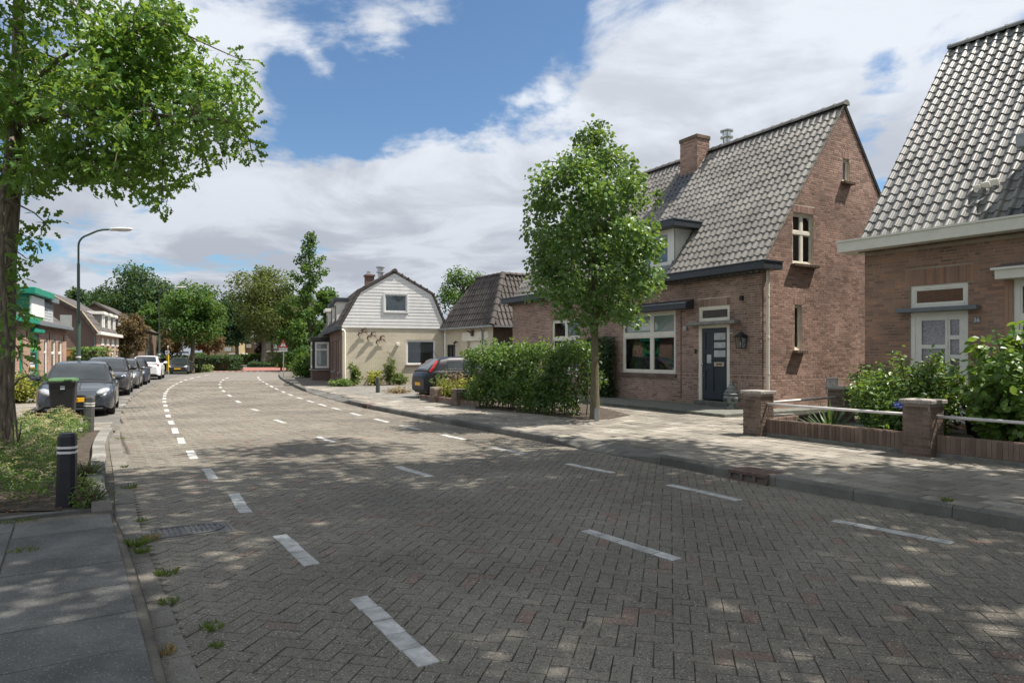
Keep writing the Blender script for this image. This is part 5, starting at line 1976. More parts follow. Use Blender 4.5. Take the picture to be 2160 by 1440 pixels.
m_ = MB().add([(x, y, gzt + .02) for x, y in RB] + [(x, y, rz_t) for x, y in RT], [(0, 1, 5, 4), (1, 2, 6, 5), (2, 3, 7, 6), (3, 0, 4, 7), (4, 5, 6, 7), (3, 2, 1, 0)])
rg_ = m_.build('roof', 'tile_dark', hg)
# tiles on the two slopes in view
for (A, B, A2, B2) in ((RB[0], RB[1], RT[0], RT[1]), (RB[1], RB[2], RT[1], RT[2])):
    A, B, A2, B2 = (np.array([*p, z]) for p, z in ((A, gzt + .04), (B, gzt + .04), (A2, rz_t + .02), (B2, rz_t + .02)))
    E = (B - A) / np.linalg.norm(B - A)
    t = np.dot(A2 - A, E)
    S = A2 - A - E * t
    sl_ = np.linalg.norm(S)
    S /= sl_
    wid = np.linalg.norm(B - A)
    tb = np.dot(B2 - A, E)
    nr = 8
    ex = sl_ / nr
    nc_ = int(wid / .235)
    roof_tiles(rg_, A, E, S, nc_, nr, wid / nc_, ex, 'tile_dark', limit=90,
               skip=lambda u, v, t=t, tb=tb, wid=wid, sl_=sl_: u + .05 < t * (v + .15) / sl_ or u + .18 > wid + (tb - wid) * (v + .15) / sl_, seed=33)
ridge_tiles(rg_, (Lg + .22, -.22, gzt + .06), (Lg - .95, ins, rz_t + .06), r=.14, step=.36, mat='tile_dark')
ridge_tiles(rg_, (Lg - .95, ins, rz_t + .04), (1.35, ins, rz_t + .04), r=.10, step=.36, mat='tile_dark')
ridge_tiles(rg_, (Lg - .95, ins, rz_t + .04), (Lg - .95, Dg, rz_t + .04), r=.12, step=.36, mat='tile_dark')
m_ = MB().box(-.4, Lg + .30, -.34, -.2, gzt - .04, gzt + .05).box(Lg + .18, Lg + .30, -.2, Dg, gzt - .04, gzt + .05)
m_.build('gutter', 'zinc', hg)
auto_smooth(MB().tube([(Lg - .85, -.25, gzt - .03), (Lg - .85, -.09, gzt - .2), (Lg - .85, -.07, .1)], .045, 10).build('down_pipe', 'zinc', hg))

# ------------------------------------------------------------------ row house with the green dormer (left)
fgr = Frame((-20.2, 27.5), (-.39, .92))
hgr = thing('row_house', 'pink brick row house with green dormer and green window frames', 'house', (-20.2, 27.5, 0), fgr.rz)
x_end = fgr.fx(140)
eg = 3.02
gf = Wall((0, 0, 0), (1, 0, 0), (0, -1, 0), 0.0, eg, -7.0, x_end)
wins = [(fgr.fx(41), fgr.fx(49), .85, 2.55, 'g'), (fgr.fx(64), fgr.fx(82), .62, 2.60, 'g'), (fgr.fx(93), fgr.fx(101), .05, 2.45, 'd'), (fgr.fx(108.5), fgr.fx(118), .6, 2.45, 'w'), (fgr.fx(123), fgr.fx(132), .6, 2.45, 'w')]
for (p, q, r, s, k) in wins:
    gf.hole(p, q, r, s)
gf.hole(-4.5, -3.5, .8, 2.5)
m_ = MB()
gf.plane(m_, .10)
m_.quad((x_end, 0, 0), (x_end, 7, 0), (x_end, 7, eg), (x_end, 0, eg))
m_.quad((-7, 0, 0), (-7, 0, eg), (-7, 7, eg), (-7, 7, 0))
m_.build('wall', 'pink_brick', hgr)
window(hgr, gf, -4.5, -3.5, .8, 2.5, fr=.08, mat='white_paint')
for (p, q, r, s, k) in wins:
    if k == 'g':
        o = window(hgr, gf, p, q, r, s, cols=1, rows=(.60,), inset=.05, fr=.16, bar=.10, mat='green_paint')
        zz_ = r + (s - r) * .64
        lm = MB()
        for (a, b, c_, d_) in ((p + .16, p + .24, zz_, s - .16), (q - .24, q - .16, zz_, s - .16), (p + .24, q - .24, zz_, zz_ + .08), (p + .24, q - .24, s - .24, s - .16), ((p + q) / 2 - .05, (p + q) / 2 + .05, zz_ + .08, s - .24)):
            lm.box(a, b, .045, .07, c_, d_)
        lm.build('sash', 'lime_paint', o)
        bar_box(hgr, 'sill', 'side_brick', p - .05, q + .05, -.06, .02, r - .16, r - .003)
    elif k == 'd':
        window(hgr, gf, p, q, r, s, rows=(.72,), inset=.06, fr=.10, mat='white_paint', pane='door_blue', back=None, name='front_door')
    else:
        window(hgr, gf, p, q, r, s, rows=(.62,), inset=.06, fr=.09, bar=.09, mat='white_paint')
p, q = wins[1][0] - .15, wins[1][1] + .15
bar_box(hgr, 'shutter_box', 'green_paint', p, q, -.22, -.003, 2.63, 2.88, .05)
# tooth course below the gutter, wall anchors
tc_ = MB()
for k in range(int((x_end + 1.2) / .19)):
    tc_.box(-1.2 + k * .19, -1.2 + k * .19 + .09, -.045, -.002, eg - .30, eg - .12)
tc_.build('tooth_course', 'pink_brick', hgr)
for u in (fgr.fx(56), fgr.fx(103.5), fgr.fx(134)):
    bar_box(hgr, 'wall_anchor', 'black_paint', u - .03, u + .03, -.03, -.003, 2.35, 2.75)
xm = fgr.fx(67)
bar_box(hgr, 'gutter', 'green_paint', -1.5, xm, -.32, -.003, eg, eg + .22, .01)
bar_box(hgr, 'gutter', 'grey_paint', xm + .003, x_end + .1, -.32, -.003, eg - .02, eg + .16, .01)
ap_g = 6.2
m_ = MB()
ye_ = -.12
for (xa, xb) in ((-7.1, x_end + .08),):
    vs = [(xa, ye_, eg + .12), (xb, ye_, eg + .12), (xb, 3.6, ap_g), (xa, 3.6, ap_g), (xa, 7.3, eg + .12), (xb, 7.3, eg + .12)]
    m_.add(vs, [(0, 1, 2, 3), (3, 2, 5, 4), (1, 5, 2), (0, 3, 4)])
m_.build('roof', 'tile_sheet', hgr)
# green dormer with slatted cheek, grey neighbour dormer
gx0, gx1 = fgr.fx(66), fgr.fx(95)
gx2 = fgr.fx(117)
gd = thing('green_dormer', None, None)
gd.parent = hgr
dzt = fgr.z(620, gx0)
MB().box(gx0, gx1, .10, 3.2, eg + .25, dzt).build('dormer_body', 'green_paint', gd)
for k in range(9):
    zc = eg + .3 + k * (dzt - eg - .35) / 9
    bar_box(gd, 'slat', 'green_paint', gx0 - .03, gx0 - .003, .14, 3.1, zc, zc + (dzt - eg - .35) / 9 - .03)
bar_box(gd, 'dormer_roof', 'green_paint', gx0 - .28, gx1 + .9, -.22, 3.4, dzt + .003, dzt + .30, .02)
gdw = Wall((0, .10, 0), (1, 0, 0), (0, -1, 0), eg, dzt, gx0, gx1)
bar_box(gd, 'awning', 'sign_white', gx0 + .1, gx1 - .1, .0, .095, dzt - .95, dzt - .05, .01)
window(gd, gdw, gx0 + .12, gx1 - .12, dzt - 1.75, dzt - .96, cols=2, inset=-.05, th=.045, fr=.1, mat='lime_paint', back=None, pane='car_glass')
nd_ = thing('grey_dormer', None, None)
nd_.parent = hgr
MB().box(gx1 + .05, gx2, .12, 3.0, eg + .2, dzt - .1).build('dormer_body', 'grey_paint', nd_)
gdw2 = Wall((0, .12, 0), (1, 0, 0), (0, -1, 0), eg, dzt, gx1, gx2)
window(nd_, gdw2, gx1 + .15, gx2 - .1, eg + 1.05, dzt - .3, cols=3, inset=-.05, th=.045, fr=.09, mat='grey_paint', back=None, pane='frosted')
for k in range(5):
    bar_box(nd_, 'slat', 'frosted', gx1 + .1, gx2 - .05, .09, .118, eg + .25 + k * .15, eg + .25 + k * .15 + .13)
bar_box(nd_, 'dormer_roof', 'grey_paint', gx1 + .95, gx2 + .25, -.12, 3.2, dzt - .1, dzt + .14, .01)

# ------------------------------------------------------------------ gambrel house with four small dormers
fr2 = Frame((-28.2, 46.3), (-.37, .93))
hr2 = thing('gambrel_house', 'brown brick house with gambrel gable and four white dormers in a row', 'house', (-28.2, 46.3, 0), fr2.rz)
x2 = fr2.fx(254)
z2 = fr2.z(705, 0)
ax2 = 3.3
az2 = fr2.z(613, 0, ax2)
kz2 = fr2.z(660, 0, .95)
f2 = Wall((0, 0, 0), (1, 0, 0), (0, -1, 0), 0.0, z2, 0.0, x2)
arch = [(fr2.fx(a), fr2.fx(b)) for a, b in ((213, 219), (224.5, 230), (235, 240.5), (245, 250.5))]
for k, (p, q) in enumerate(arch):
    f2.hole(p, q, .35 if k % 2 else .9, 2.35)
m_ = MB()
f2.plane(m_, .12)
m_.build('front_wall', 'pink_brick', hr2)
PR2 = [(0, 0), (0, z2), (.95, kz2), (ax2, az2), (2 * ax2 - .95, kz2), (2 * ax2, z2), (2 * ax2, 0)]
m_ = MB().add([(0, y, z) for y, z in PR2], [tuple(range(len(PR2)))])
m_.add([(x2, y, z) for y, z in PR2], [tuple(range(len(PR2)))[::-1]])
m_.quad((0, 2 * ax2, 0), (x2, 2 * ax2, 0), (x2, 2 * ax2, z2), (0, 2 * ax2, z2))
m_.build('gable_wall', 'purple_brick', hr2)
for k, (p, q) in enumerate(arch):
    o = window(hr2, f2, p, q, .35 if k % 2 else .9, 2.35, rows=(.62,), inset=.06, fr=.12, mat='white_paint' if k != 1 else 'ochre_wood', back='curtain')
    m_ = MB()
    n = 8
    vs = [((p + q) / 2 + (q - p) / 2 * math.cos(math.pi * i / n), -.003, 2.35 + (q - p) / 2 * math.sin(math.pi * i / n)) for i in range(n + 1)]
    vs += [(x, -.03, z) for x, y, z in vs]
    m_.add(vs, [tuple(range(n + 1)), tuple(range(n + 1, 2 * n + 2))[::-1]] + [(i, i + 1, n + 2 + i, n + 1 + i) for i in range(n)])
    m_.build('arch_light', 'white_paint', o)
bar_box(hr2, 'yellow_band', 'yellow_brick', 0, x2, -.012, -.002, 2.02, 2.14)
bar_box(hr2, 'yellow_band', 'yellow_brick', -.012, -.002, 0, 2 * ax2, 2.02, 2.14)
bar_box(hr2, 'gutter', 'white_paint', -.25, x2 + .2, -.34, -.003, z2 - .02, z2 + .20, .01)
for (a, b) in zip(PR2[1:5], PR2[2:6]):
    dy, dz = b[0] - a[0], b[1] - a[1]
    ll = math.hypot(dy, dz)
    ny, nz = -dz / ll, dy / ll
    vs = []
    for x in (-.28, x2 + .1):
        vs += [(x, a[0] + ny * .02, a[1] + nz * .02), (x, b[0] + ny * .02, b[1] + nz * .02), (x, b[0] + ny * .16, b[1] + nz * .16), (x, a[0] + ny * .16, a[1] + nz * .16)]
    MB().add(vs, [(0, 1, 2, 3), (7, 6, 5, 4), (0, 4, 5, 1), (1, 5, 6, 2), (2, 6, 7, 3), (3, 7, 4, 0)]).build('roof', 'tile_sheet', hr2)
    vs = []
    for x in (-.30, .12):
        vs += [(x, a[0] + ny * .16, a[1] + nz * .16), (x, b[0] + ny * .16, b[1] + nz * .16), (x, b[0] + ny * .20, b[1] + nz * .20), (x, a[0] + ny * .20, a[1] + nz * .20)]
    MB().add(vs, [(0, 1, 2, 3), (7, 6, 5, 4), (0, 4, 5, 1), (1, 5, 6, 2), (2, 6, 7, 3), (3, 7, 4, 0)]).build('verge', 'verge_tan', hr2)
for k, px in enumerate((213, 225.5, 236.5, 247)):
    p = fr2.fx(px, .3)
    d = MB().box(p - .05, p + .95, .25, 2.0, z2 + .25, kz2 + .12).build('dormer', 'concrete', hr2)
    bar_box(d, 'dormer_roof', 'white_paint', p - .2, p + 1.1, .05, 2.2, kz2 + .123, kz2 + .32, .01)
    dwl = Wall((0, .25, 0), (1, 0, 0), (0, -1, 0), 0, 9, p, p + .9)
    window(d, dwl, p, p + .9, z2 + .3, kz2 + .08, inset=-.05, th=.045, fr=.12, mat='white_paint', back=None, pane='frosted')
gl2 = Wall((0, 0, 0), (0, 1, 0), (-1, 0, 0), 0, 9, 0, 6)
w0, w1 = fr2.fy(152), fr2.fy(127)
bar_box(hr2, 'blank_panel', 'white_paint', -.05, -.003, w0, w1, fr2.z(694, 0, 2), fr2.z(664, 0, 2))
for px in (191, 200):
    u = fr2.fy(px)
    zt_ = 2.2 if px == 191 else 2.9
    MB().tube([(-.08, u, zt_), (-.08, u, .1)], .05, 8).build('down_pipe', 'grey_paint', hr2)
bar_box(hr2, 'porch_frame', 'ochre_wood', -.06, -.004, fr2.fy(176), fr2.fy(140), 1.55, 1.95)

# ------------------------------------------------------------------ plain brown house behind it
fr3 = Frame((-33.4, 62.0), (-.36, .93))
hr3 = thing('plain_house', 'brown brick house end with dark sloping roof behind the brown shrub', 'house', (-33.4, 62.0, 0), fr3.rz)
z3 = fr3.z(700, 0)
PR3 = [(0, 0), (0, z3), (3.9, fr3.z(648, 0, 3.9) + .3), (7.8, z3), (7.8, 0)]
m_ = MB().add([(0, y, z) for y, z in PR3], [tuple(range(5))])
m_.quad((0, 0, 0), (9, 0, 0), (9, 0, z3), (0, 0, z3))
m_.add([(9, y, z) for y, z in PR3], [tuple(range(5))[::-1]])
m_.build('wall', 'brown_brick', hr3)
for (a, b) in zip(PR3[1:3], PR3[2:4]):
    vs = []
    for x in (-.25, 9.2):
        vs += [(x, a[0] - .0, a[1] + .02), (x, b[0], b[1] + .02), (x, b[0], b[1] + .22), (x, a[0] - .15, a[1] + .16)]
    MB().add(vs, [(0, 1, 2, 3), (7, 6, 5, 4), (0, 4, 5, 1), (1, 5, 6, 2), (2, 6, 7, 3), (3, 7, 4, 0)]).build('roof', 'tile_dark', hr3)
bar_box(hr3, 'pilaster', 'pink_brick', -.10, -.003, .02, .5, 0, z3 - .05)
bar_box(hr3, 'window', 'frosted', 1.2, 2.4, -.03, -.003, .9, 2.3)

# ------------------------------------------------------------------ houses across the side street
for (nm, lab, pa, pb, Y, top, mat_, rows) in (
        ('far_house', 'yellow brick house behind the white van', 432, 498, 150, 716, 'yellow_brick', ((447, 466, 732, 740), (474, 487, 733, 740))),
        ('far_house', 'brown brick house with white window right of the yellow house', 498, 540, 156, 712, 'brown_brick', ((503, 510, 731, 741), (520, 530, 726, 733))),
        ('far_house', 'tile hung house behind the warning sign', 560, 636, 120, 705, 'tile_sheet', ((576, 584, 727, 735), (622, 630, 726, 733)))):
    x0, x1 = GX(pa, Y), GX(pb, Y)
    zt = GZ(top, Y)
    t = thing(nm, lab, 'house', (x0, Y, 0), rad(3))
    wd = x1 - x0
    if mat_ == 'tile_sheet':
        zs = GZ(746, Y) + .4
        MB().box(0, wd, 0, 7, 0, zs).build('wall', 'brown_brick', t)
        o = MB().box(-.15, wd + .15, -.15, 7, zs + .003, zt).build('tile_hanging', 'hung_tile', t)
        bar_box(t, 'fascia', 'cream_paint', -.2, wd + .2, -.25, -.153, zs - .1, zs + .12)
    else:
        MB().box(0, wd, 0, 7, 0, zt).build('wall', mat_, t)
    m_ = MB().add([(-.4, -.4, zt), (wd + .4, -.4, zt), (wd + .4, 7.4, zt), (-.4, 7.4, zt), (-.4, 3.5, zt + 2.6), (wd + .4, 3.5, zt + 2.6)], [(0, 1, 5, 4), (2, 3, 4, 5), (0, 4, 3), (1, 2, 5)])
    m_.build('roof', 'tile_dark', t)
    for (a, b, c_, d_) in rows:
        u0, u1 = GX(a, Y) - x0, GX(b, Y) - x0
        fw = Wall((0, -.16, 0), (1, 0, 0), (0, -1, 0), 0, 9, 0, wd)
        window(t, fw, u0, u1, GZ(d_, Y), GZ(c_, Y), cols=2 if u1 - u0 > 1.2 else 1, inset=-.10, th=.08, fr=.10, mat='white_paint', back=None, pane='car_glass' if b - a > 15 else 'frosted')


# ================================================================== VEHICLES
def strip_mesh(mb, rows):
    """rows of equally many points -> quads."""
    k = len(rows[0])
    vs = [p for r in rows for p in r]
    fs = []
    for i in range(len(rows) - 1):
        for j in range(k - 1):
            fs.append((i * k + j, i * k + j + 1, (i + 1) * k + j + 1, (i + 1) * k + j))
    mb.add(vs, fs)


def make_car(name, label, loc, head, sp, paint, group=None, plate=None, cat='car', detail=True):
    """x forward, y left. sp: L, W, H and side-view points of deck (hood, belt, boot) and cabin line."""
    L, W = sp['L'], sp['W']
    hl = L / 2
    t = thing(name, label, cat, loc, head, group)
    wr = sp.get('wr', .315)
    xa_f, xa_r = hl - sp.get('fo', .86), -hl + sp.get('ro', .74)
    Ra = wr + .055
    fx_d = [p[0] for p in sp['deck']]
    fz_d = [p[1] for p in sp['deck']]
    zs0 = sp.get('sill', .20)

    def wid(x):
        e = (hl - abs(x))
        e0 = np.interp(e, [0, .02, .06, .12, .2, .32, .5, .8], [.735, .79, .85, .895, .93, .962, .985, 1.0])
        return W / 2 * float(e0)

    def ztop(x):
        z = float(np.interp(-x, [-q for q in fx_d], fz_d))
        e = hl - abs(x)
        return z - float(np.interp(e, [0, .03, .08, .16], [.055, .03, .01, 0]))

    def zbot(x):
        e = hl - abs(x)
        z = zs0 + float(np.interp(e, [0, .05, .2], [.10, .04, .0]))
        for xa in (xa_f, xa_r):
            d = abs(x - xa)
            if d < Ra:
                z = max(z, wr + math.sqrt(Ra * Ra - d * d))
        return z

    xs = set(np.round(np.linspace(-hl, hl, 40), 4))
    for e in (0, .02, .05, .09, .14, .2, .28):
        xs |= {round(hl - e, 4), round(-hl + e, 4)}
    for xa in (xa_f, xa_r):
        xs |= set(np.round(xa + Ra * np.cos(np.linspace(0, math.pi, 15)), 4))
        xs |= {round(xa + Ra + .004, 4), round(xa - Ra - .004, 4)}
    xs = sorted(xs)

    def sec(x):
        w, zb, zt = wid(x), zbot(x), ztop(x)
        h = zt - zb
        return [(w * .965, zb), (w * .995, zb + min(.05, h * .2)), (w, zb + .36 * h), (w * .99, zb + .66 * h), (w * .965, zt - min(.07, h * .3)), (w * .93, zt - .022), (w * .86, zt), (w * .5, zt + .022), (0, zt + .028)]

    rows = []
    for x in xs:
        s_ = sec(x)
        rows.append([(x, -y, z) for y, z in s_] + [(x, y, z) for y, z in s_[::-1][1:]])
    mb = MB()
    strip_mesh(mb, rows)
    k = len(rows[0])
    mb.f.append(tuple(range(k)))
    mb.f.append(tuple((len(rows) - 1) * k + j for j in range(k))[::-1])
    body = auto_smooth(mb.build('body', paint, t), 38)
    # cabin
    cab = sp['cabin']
    cx = [p[0] for p in cab]
    cz = [p[1] for p in cab]
    xr, xf = min(cx), max(cx)
    H = max(cz)

    def zc(x):
        return float(np.interp(-x, [-q for q in cx], cz))

    def csec(x):
        wb = wid(x) * .905
        zb = ztop(x) - .015
        h = max(zc(x) - zb, 0.004)
        hm = H - zb
        wt = wb - (wb - wid(0) * .70) * min(1, h / hm)
        return wb, wt, zb, h

    def crow(x):
        wb, wt, zb, h = csec(x)
        s_ = [(wb, zb), (wb + (wt - wb) * .5, zb + h * .47), (wb + (wt - wb) * .9, zb + h * .86), (wt * .955, zb + h * .95), (wt * .82, zb + h * .99), (wt * .45, zb + h + .012), (0, zb + h + .018)]
        return [(x, -y, z) for y, z in s_] + [(x, y, z) for y, z in s_[::-1][1:]]

    cxs = sorted(set(np.round(np.linspace(xr, xf, 34), 4)) | set(np.round(cx, 4)))
    mb = MB()
    strip_mesh(mb, [crow(x) for x in cxs])
    auto_smooth(mb.build('cabin', paint, t), 30)

    def screen(nm, xa, xb, mat='car_glass', wf=.86, lift=.010):
        g = MB()
        rws = []
        for x in np.linspace(xa, xb, 7):
            wb, wt, zb, h = csec(x)
            dz = (zc(x + .02) - zc(x - .02)) / .04
            nl = math.hypot(1, dz)
            ox, oz = -dz / nl * lift, 1 / nl * lift
            row = []
            for f in (-1, -.6, -.2, .2, .6, 1):
                y = wt * wf * f
                zz_ = zb + h + .018 - .028 * (abs(f) * wf) ** 2
                row.append((x + ox, y, zz_ + oz))
            rws.append(row)
        strip_mesh(g, rws)
        return g.build(nm, mat, t, smooth=True)

    a_, b_ = sp['screen']
    screen('screen_border', a_ + .05, b_ - .03, 'trim_black', .95, .004)
    screen('windscreen', *sp['screen'])
    screen('rear_window', *sp['rear'])
    for sd_ in (-1, 1):
        for (xa, xb) in sp['side']:
            g = MB()
            rws = []
            for x in np.linspace(xa, xb, 9):
                wb, wt, zb, h = csec(x)
                if h < .10:
                    continue
                row = []
                for f in (.09, .30, .52, .74):
                    y = wb + (wt - wb) * (f / .9 if f > .47 else f * .5 / .47) + .009
                    row.append((x, sd_ * y, zb + h * f + .004))
                rws.append(row)
            if len(rws) > 1:
                strip_mesh(g, rws)
                g.build('side_window', 'car_glass', t, smooth=True)
    # dark inside, seats
    im = MB().box(-hl + .12, hl - .12, -W / 2 * .80, W / 2 * .80, .17, .50)
    im.build('underbody', 'trim_black', t)
    sm = MB()
    for y in (-.36, .36):
        sm.box(sp['seat'] - .12, sp['seat'] + .04, y - .23, y + .23, .5, H - .42, .05)
        sm.box(sp['seat'] - .10, sp['seat'] + .02, y - .12, y + .12, H - .41, H - .24, .04)
    # wheels
    for x in (xa_f, xa_r):
        for sd_ in (-1, 1):
            wh = bpy.data.objects.new('wheel', None)
            COL.objects.link(wh)
            wh.parent = t
            wh.location = (x, sd_ * (W / 2 - .115), wr)
            wh.rotation_euler = (rad(-90) * sd_, 0, 0)
            ty = MB().lathe([(wr * .66, -.10), (wr * .93, -.105), (wr, -.07), (wr, .07), (wr * .93, .105), (wr * .66, .10)], n=24)
            auto_smooth(ty.build('tyre', 'rubber', wh))
            rm = MB().lathe([(wr * .10, .075), (wr * .16, .095), (wr * .20, .085)], n=12)
            for q in range(5):
                a = 2 * math.pi * q / 5
                c_, s_ = math.cos(a), math.sin(a)
                p_ = [(wr * .12, -.045), (wr * .64, -.065), (wr * .64, .065), (wr * .12, .045)]
                vs = [(u * c_ - v * s_, u * s_ + v * c_, z_) for z_ in (.055, .085) for u, v in p_]
                rm.add(vs, [(0, 3, 2, 1), (4, 5, 6, 7), (0, 1, 5, 4), (1, 2, 6, 5), (2, 3, 7, 6), (3, 0, 4, 7)])
            ring = [(wr * .60, .05), (wr * .67, .05), (wr * .67, .098), (wr * .62, .092)]
            rm.lathe(ring, n=24)
            rm.build('rim', sp.get('rim', 'alloy'), wh)
    if not detail:
        return t
    # door seams and hood seam
    sm_ = MB()
    for x in sp.get('seams', (.98, -.32, -1.12)):
        pts_ = [q for q in sec(x)[:6]]
        for sd_ in (-1, 1):
            strip_mesh(sm_, [[(x - .006, sd_ * (y + .003), z) for y, z in pts_], [(x + .006, sd_ * (y + .003), z) for y, z in pts_]])
    xh = hl - .30
    pts_ = sec(xh)[4:]
    strip_mesh(sm_, [[(xh - .008, s2 * y, z + .004) for s2, y, z in [(-1, y, z) for y, z in pts_] + [(1, y, z) for y, z in pts_[::-1][1:]]], [(xh + .008, s2 * y, z + .003) for s2, y, z in [(-1, y, z) for y, z in pts_] + [(1, y, z) for y, z in pts_[::-1][1:]]]])
    for sd_ in (-1, 1):
        strip_mesh(sm_, [[(x, sd_ * (wid(x) * .885 - .006), ztop(x) + .002) for x in np.linspace(xh, max(sp['screen']) + .1, 6)], [(x, sd_ * (wid(x) * .885 + .006), ztop(x) + .001) for x in np.linspace(xh, max(sp['screen']) + .1, 6)]])
    sm_.build('seams', 'trim_black', t)
    # lamps, grille, intake, plates, mirrors
    zn = sp.get('lamp_z', .66)
    for sd_ in (-1, 1):
        m_ = MB().ball((hl - .20, sd_ * W * .355, zn), (.26, .13, .085), rz=sd_ * rad(-28), ry=rad(14))
        auto_smooth(m_.build('headlight', 'lens_clear', t), 60)
        m_ = MB().ball((hl - .10, sd_ * W * .355, .36), (.06, .06, .05))
        m_.build('fog_lamp', 'lens_clear', t)
        mx_ = sp['screen'][1] - .12 if sp['screen'][1] < sp['screen'][0] else sp['screen'][0] - .12
        mx_ = max(sp['screen']) - .28
        m_ = MB().ball((mx_, sd_ * (W / 2 + .10), ztop(mx_) + .08), (.075, .13, .085))
        m_.tube([(mx_, sd_ * (W / 2 - .10), ztop(mx_) + .02), (mx_, sd_ * (W / 2 + .05), ztop(mx_) + .05)], .03, 6)
        auto_smooth(m_.build('mirror', sp.get('mirror', paint), t), 60)
        for x in sp.get('handles', (-.35,)):
            MB().box(x - .09, x + .09, sd_ * W / 2 * .985 - .012, sd_ * W / 2 * .985 + .012, ztop(x) - .16, ztop(x) - .13, .008).build('door_handle', paint, t)
    for sd_ in (-1, 1):
        if sp.get('no_tail'):
            continue
        m_ = MB().ball((-hl + .13, sd_ * W * .40, sp.get('tail_z', .86)), (.10, .10, sp.get('tail_h', .11)), rz=sd_ * rad(20))
        auto_smooth(m_.build('tail_light', 'lens_red', t), 60)
    m_ = MB().box(hl - .10, hl + .012, -.22, .22, .50, .60, .02)
    m_.build('grille', 'trim_black', t)
    m_ = MB().box(hl - .14, hl + .006, -W * .30, W * .30, .255, .40, .03)
    m_.box(hl - .17, hl - .035, -W * .43, -W * .315, .28, .40, .03)
    m_.box(hl - .17, hl - .035, W * .315, W * .43, .28, .40, .03)
    m_.build('air_intake', 'trim_black', t)
    m_ = MB().box(hl - .03, hl + .028, -W * .36, W * .36, .205, .245, .015)
    m_.build('bumper_lip', paint, t)
    p_ = MB().box(hl - .02, hl + .030, -.26, .26, .405, .515, .004).build('number_plate', 'plate_yellow', t)
    if plate:
        text('plate_text', plate, .105, p_, (hl + .032, 0, .46), (rad(90), 0, rad(90)), 'sign_black')
    zr_ = sp.get('plate_z', .62)
    MB().box(-hl - .012, -hl + .05, -.26, .26, zr_, zr_ + .11, .004).build('number_plate', 'plate_yellow', t)
    MB().box(-hl - .006, -hl + .1, -W * .33, W * .33, .27, .42, .02).build('rear_bumper', 'trim_black', t)
    return t


HATCH = dict(L=4.30, W=1.80, deck=[(2.15, .60), (2.0, .67), (1.75, .73), (1.3, .82), (.95, .90), (.5, .93), (-.6, .95), (-1.5, .97), (-2.0, .93), (-2.15, .80)],
             cabin=[(1.12, .88), (.75, 1.10), (.42, 1.29), (.15, 1.39), (-.25, 1.445), (-.9, 1.43), (-1.35, 1.37), (-1.75, 1.22), (-2.02, .98)],
             screen=(1.02, .20), rear=(-1.42, -1.94), side=[(.62, -.28), (-.34, -1.05)], seat=-.15, handles=(-.25,), fo=.88, ro=.78)
CROSS = dict(L=4.15, W=1.80, deck=[(2.07, .72), (1.95, .80), (1.7, .88), (1.3, .95), (.95, 1.01), (.5, 1.04), (-.6, 1.06), (-1.6, 1.06), (-1.95, 1.0), (-2.07, .85)],
             cabin=[(1.15, 1.0), (.75, 1.22), (.42, 1.40), (.15, 1.49), (-.25, 1.545), (-1.0, 1.54), (-1.5, 1.48), (-1.8, 1.3), (-1.98, 1.06)],
             screen=(1.05, .22), rear=(-1.5, -1.92), side=[(.62, -.28), (-.34, -1.2)], seat=-.15, wr=.335, sill=.24, fo=.85, ro=.75, lamp_z=.76, mirror='trim_black')
ESTATE = dict(HATCH, L=4.25, W=1.79)
SUV = dict(L=4.50, W=1.84, deck=[(2.25, .76), (2.1, .86), (1.8, .96), (1.3, 1.02), (.95, 1.05), (.5, 1.07), (-.6, 1.09), (-1.7, 1.12), (-2.1, 1.08), (-2.25, .92)],
           cabin=[(1.15, 1.04), (.75, 1.27), (.42, 1.45), (.15, 1.54), (-.25, 1.60), (-1.2, 1.60), (-1.65, 1.54), (-1.95, 1.36), (-2.16, 1.10)],
           screen=(1.05, .22), rear=(-1.66, -2.10), side=[(.62, -.30), (-.36, -1.4)], seat=-.15, wr=.35, sill=.27, fo=.9, ro=.85, lamp_z=.82, tail_z=.98, tail_h=.07, plate_z=.78)
SEDAN = dict(L=4.80, W=1.86, deck=[(2.4, .60), (2.25, .68), (1.95, .75), (1.4, .84), (1.0, .90), (.5, .94), (-.8, .97), (-1.7, 1.0), (-2.25, .98), (-2.4, .85)],
             cabin=[(1.15, .88), (.75, 1.12), (.38, 1.31), (.1, 1.40), (-.35, 1.455), (-1.0, 1.43), (-1.5, 1.30), (-1.95, 1.06), (-2.05, 1.0)],
             screen=(1.03, .16), rear=(-1.22, -1.88), side=[(.6, -.3), (-.36, -1.2)], seat=-.15, fo=.92, ro=1.0)
SMALL = dict(L=3.82, W=1.65, deck=[(1.91, .62), (1.78, .70), (1.55, .76), (1.2, .86), (.9, .93), (.4, .95), (-.6, .96), (-1.5, .98), (-1.8, .92), (-1.91, .78)],
             cabin=[(1.08, .90), (.72, 1.12), (.42, 1.29), (.15, 1.39), (-.25, 1.44), (-.95, 1.43), (-1.3, 1.36), (-1.6, 1.14), (-1.78, .96)],
             screen=(.98, .20), rear=(-1.30, -1.74), side=[(.60, -.42), (-.48, -1.05)], seat=-.15, wr=.29, fo=.74, ro=.60, no_tail=True, plate_z=.44)
VAN = dict(L=4.6, W=1.9, deck=[(2.3, .70), (2.1, .95), (1.7, 1.10), (1.3, 1.16), (.5, 1.18), (-2.1, 1.18), (-2.3, 1.1)],
           cabin=[(1.6, 1.12), (1.2, 1.42), (.85, 1.72), (.5, 1.88), (-.2, 1.95), (-1.9, 1.95), (-2.15, 1.85), (-2.27, 1.2)],
           screen=(1.5, .80), rear=(-2.16, -2.24), side=[(1.1, .3)], seat=.3, wr=.33, fo=.85, ro=.8, plate_z=.8, tail_z=1.0, tail_h=.2)

PARK = 'cars parked nose to tail along the left kerb'


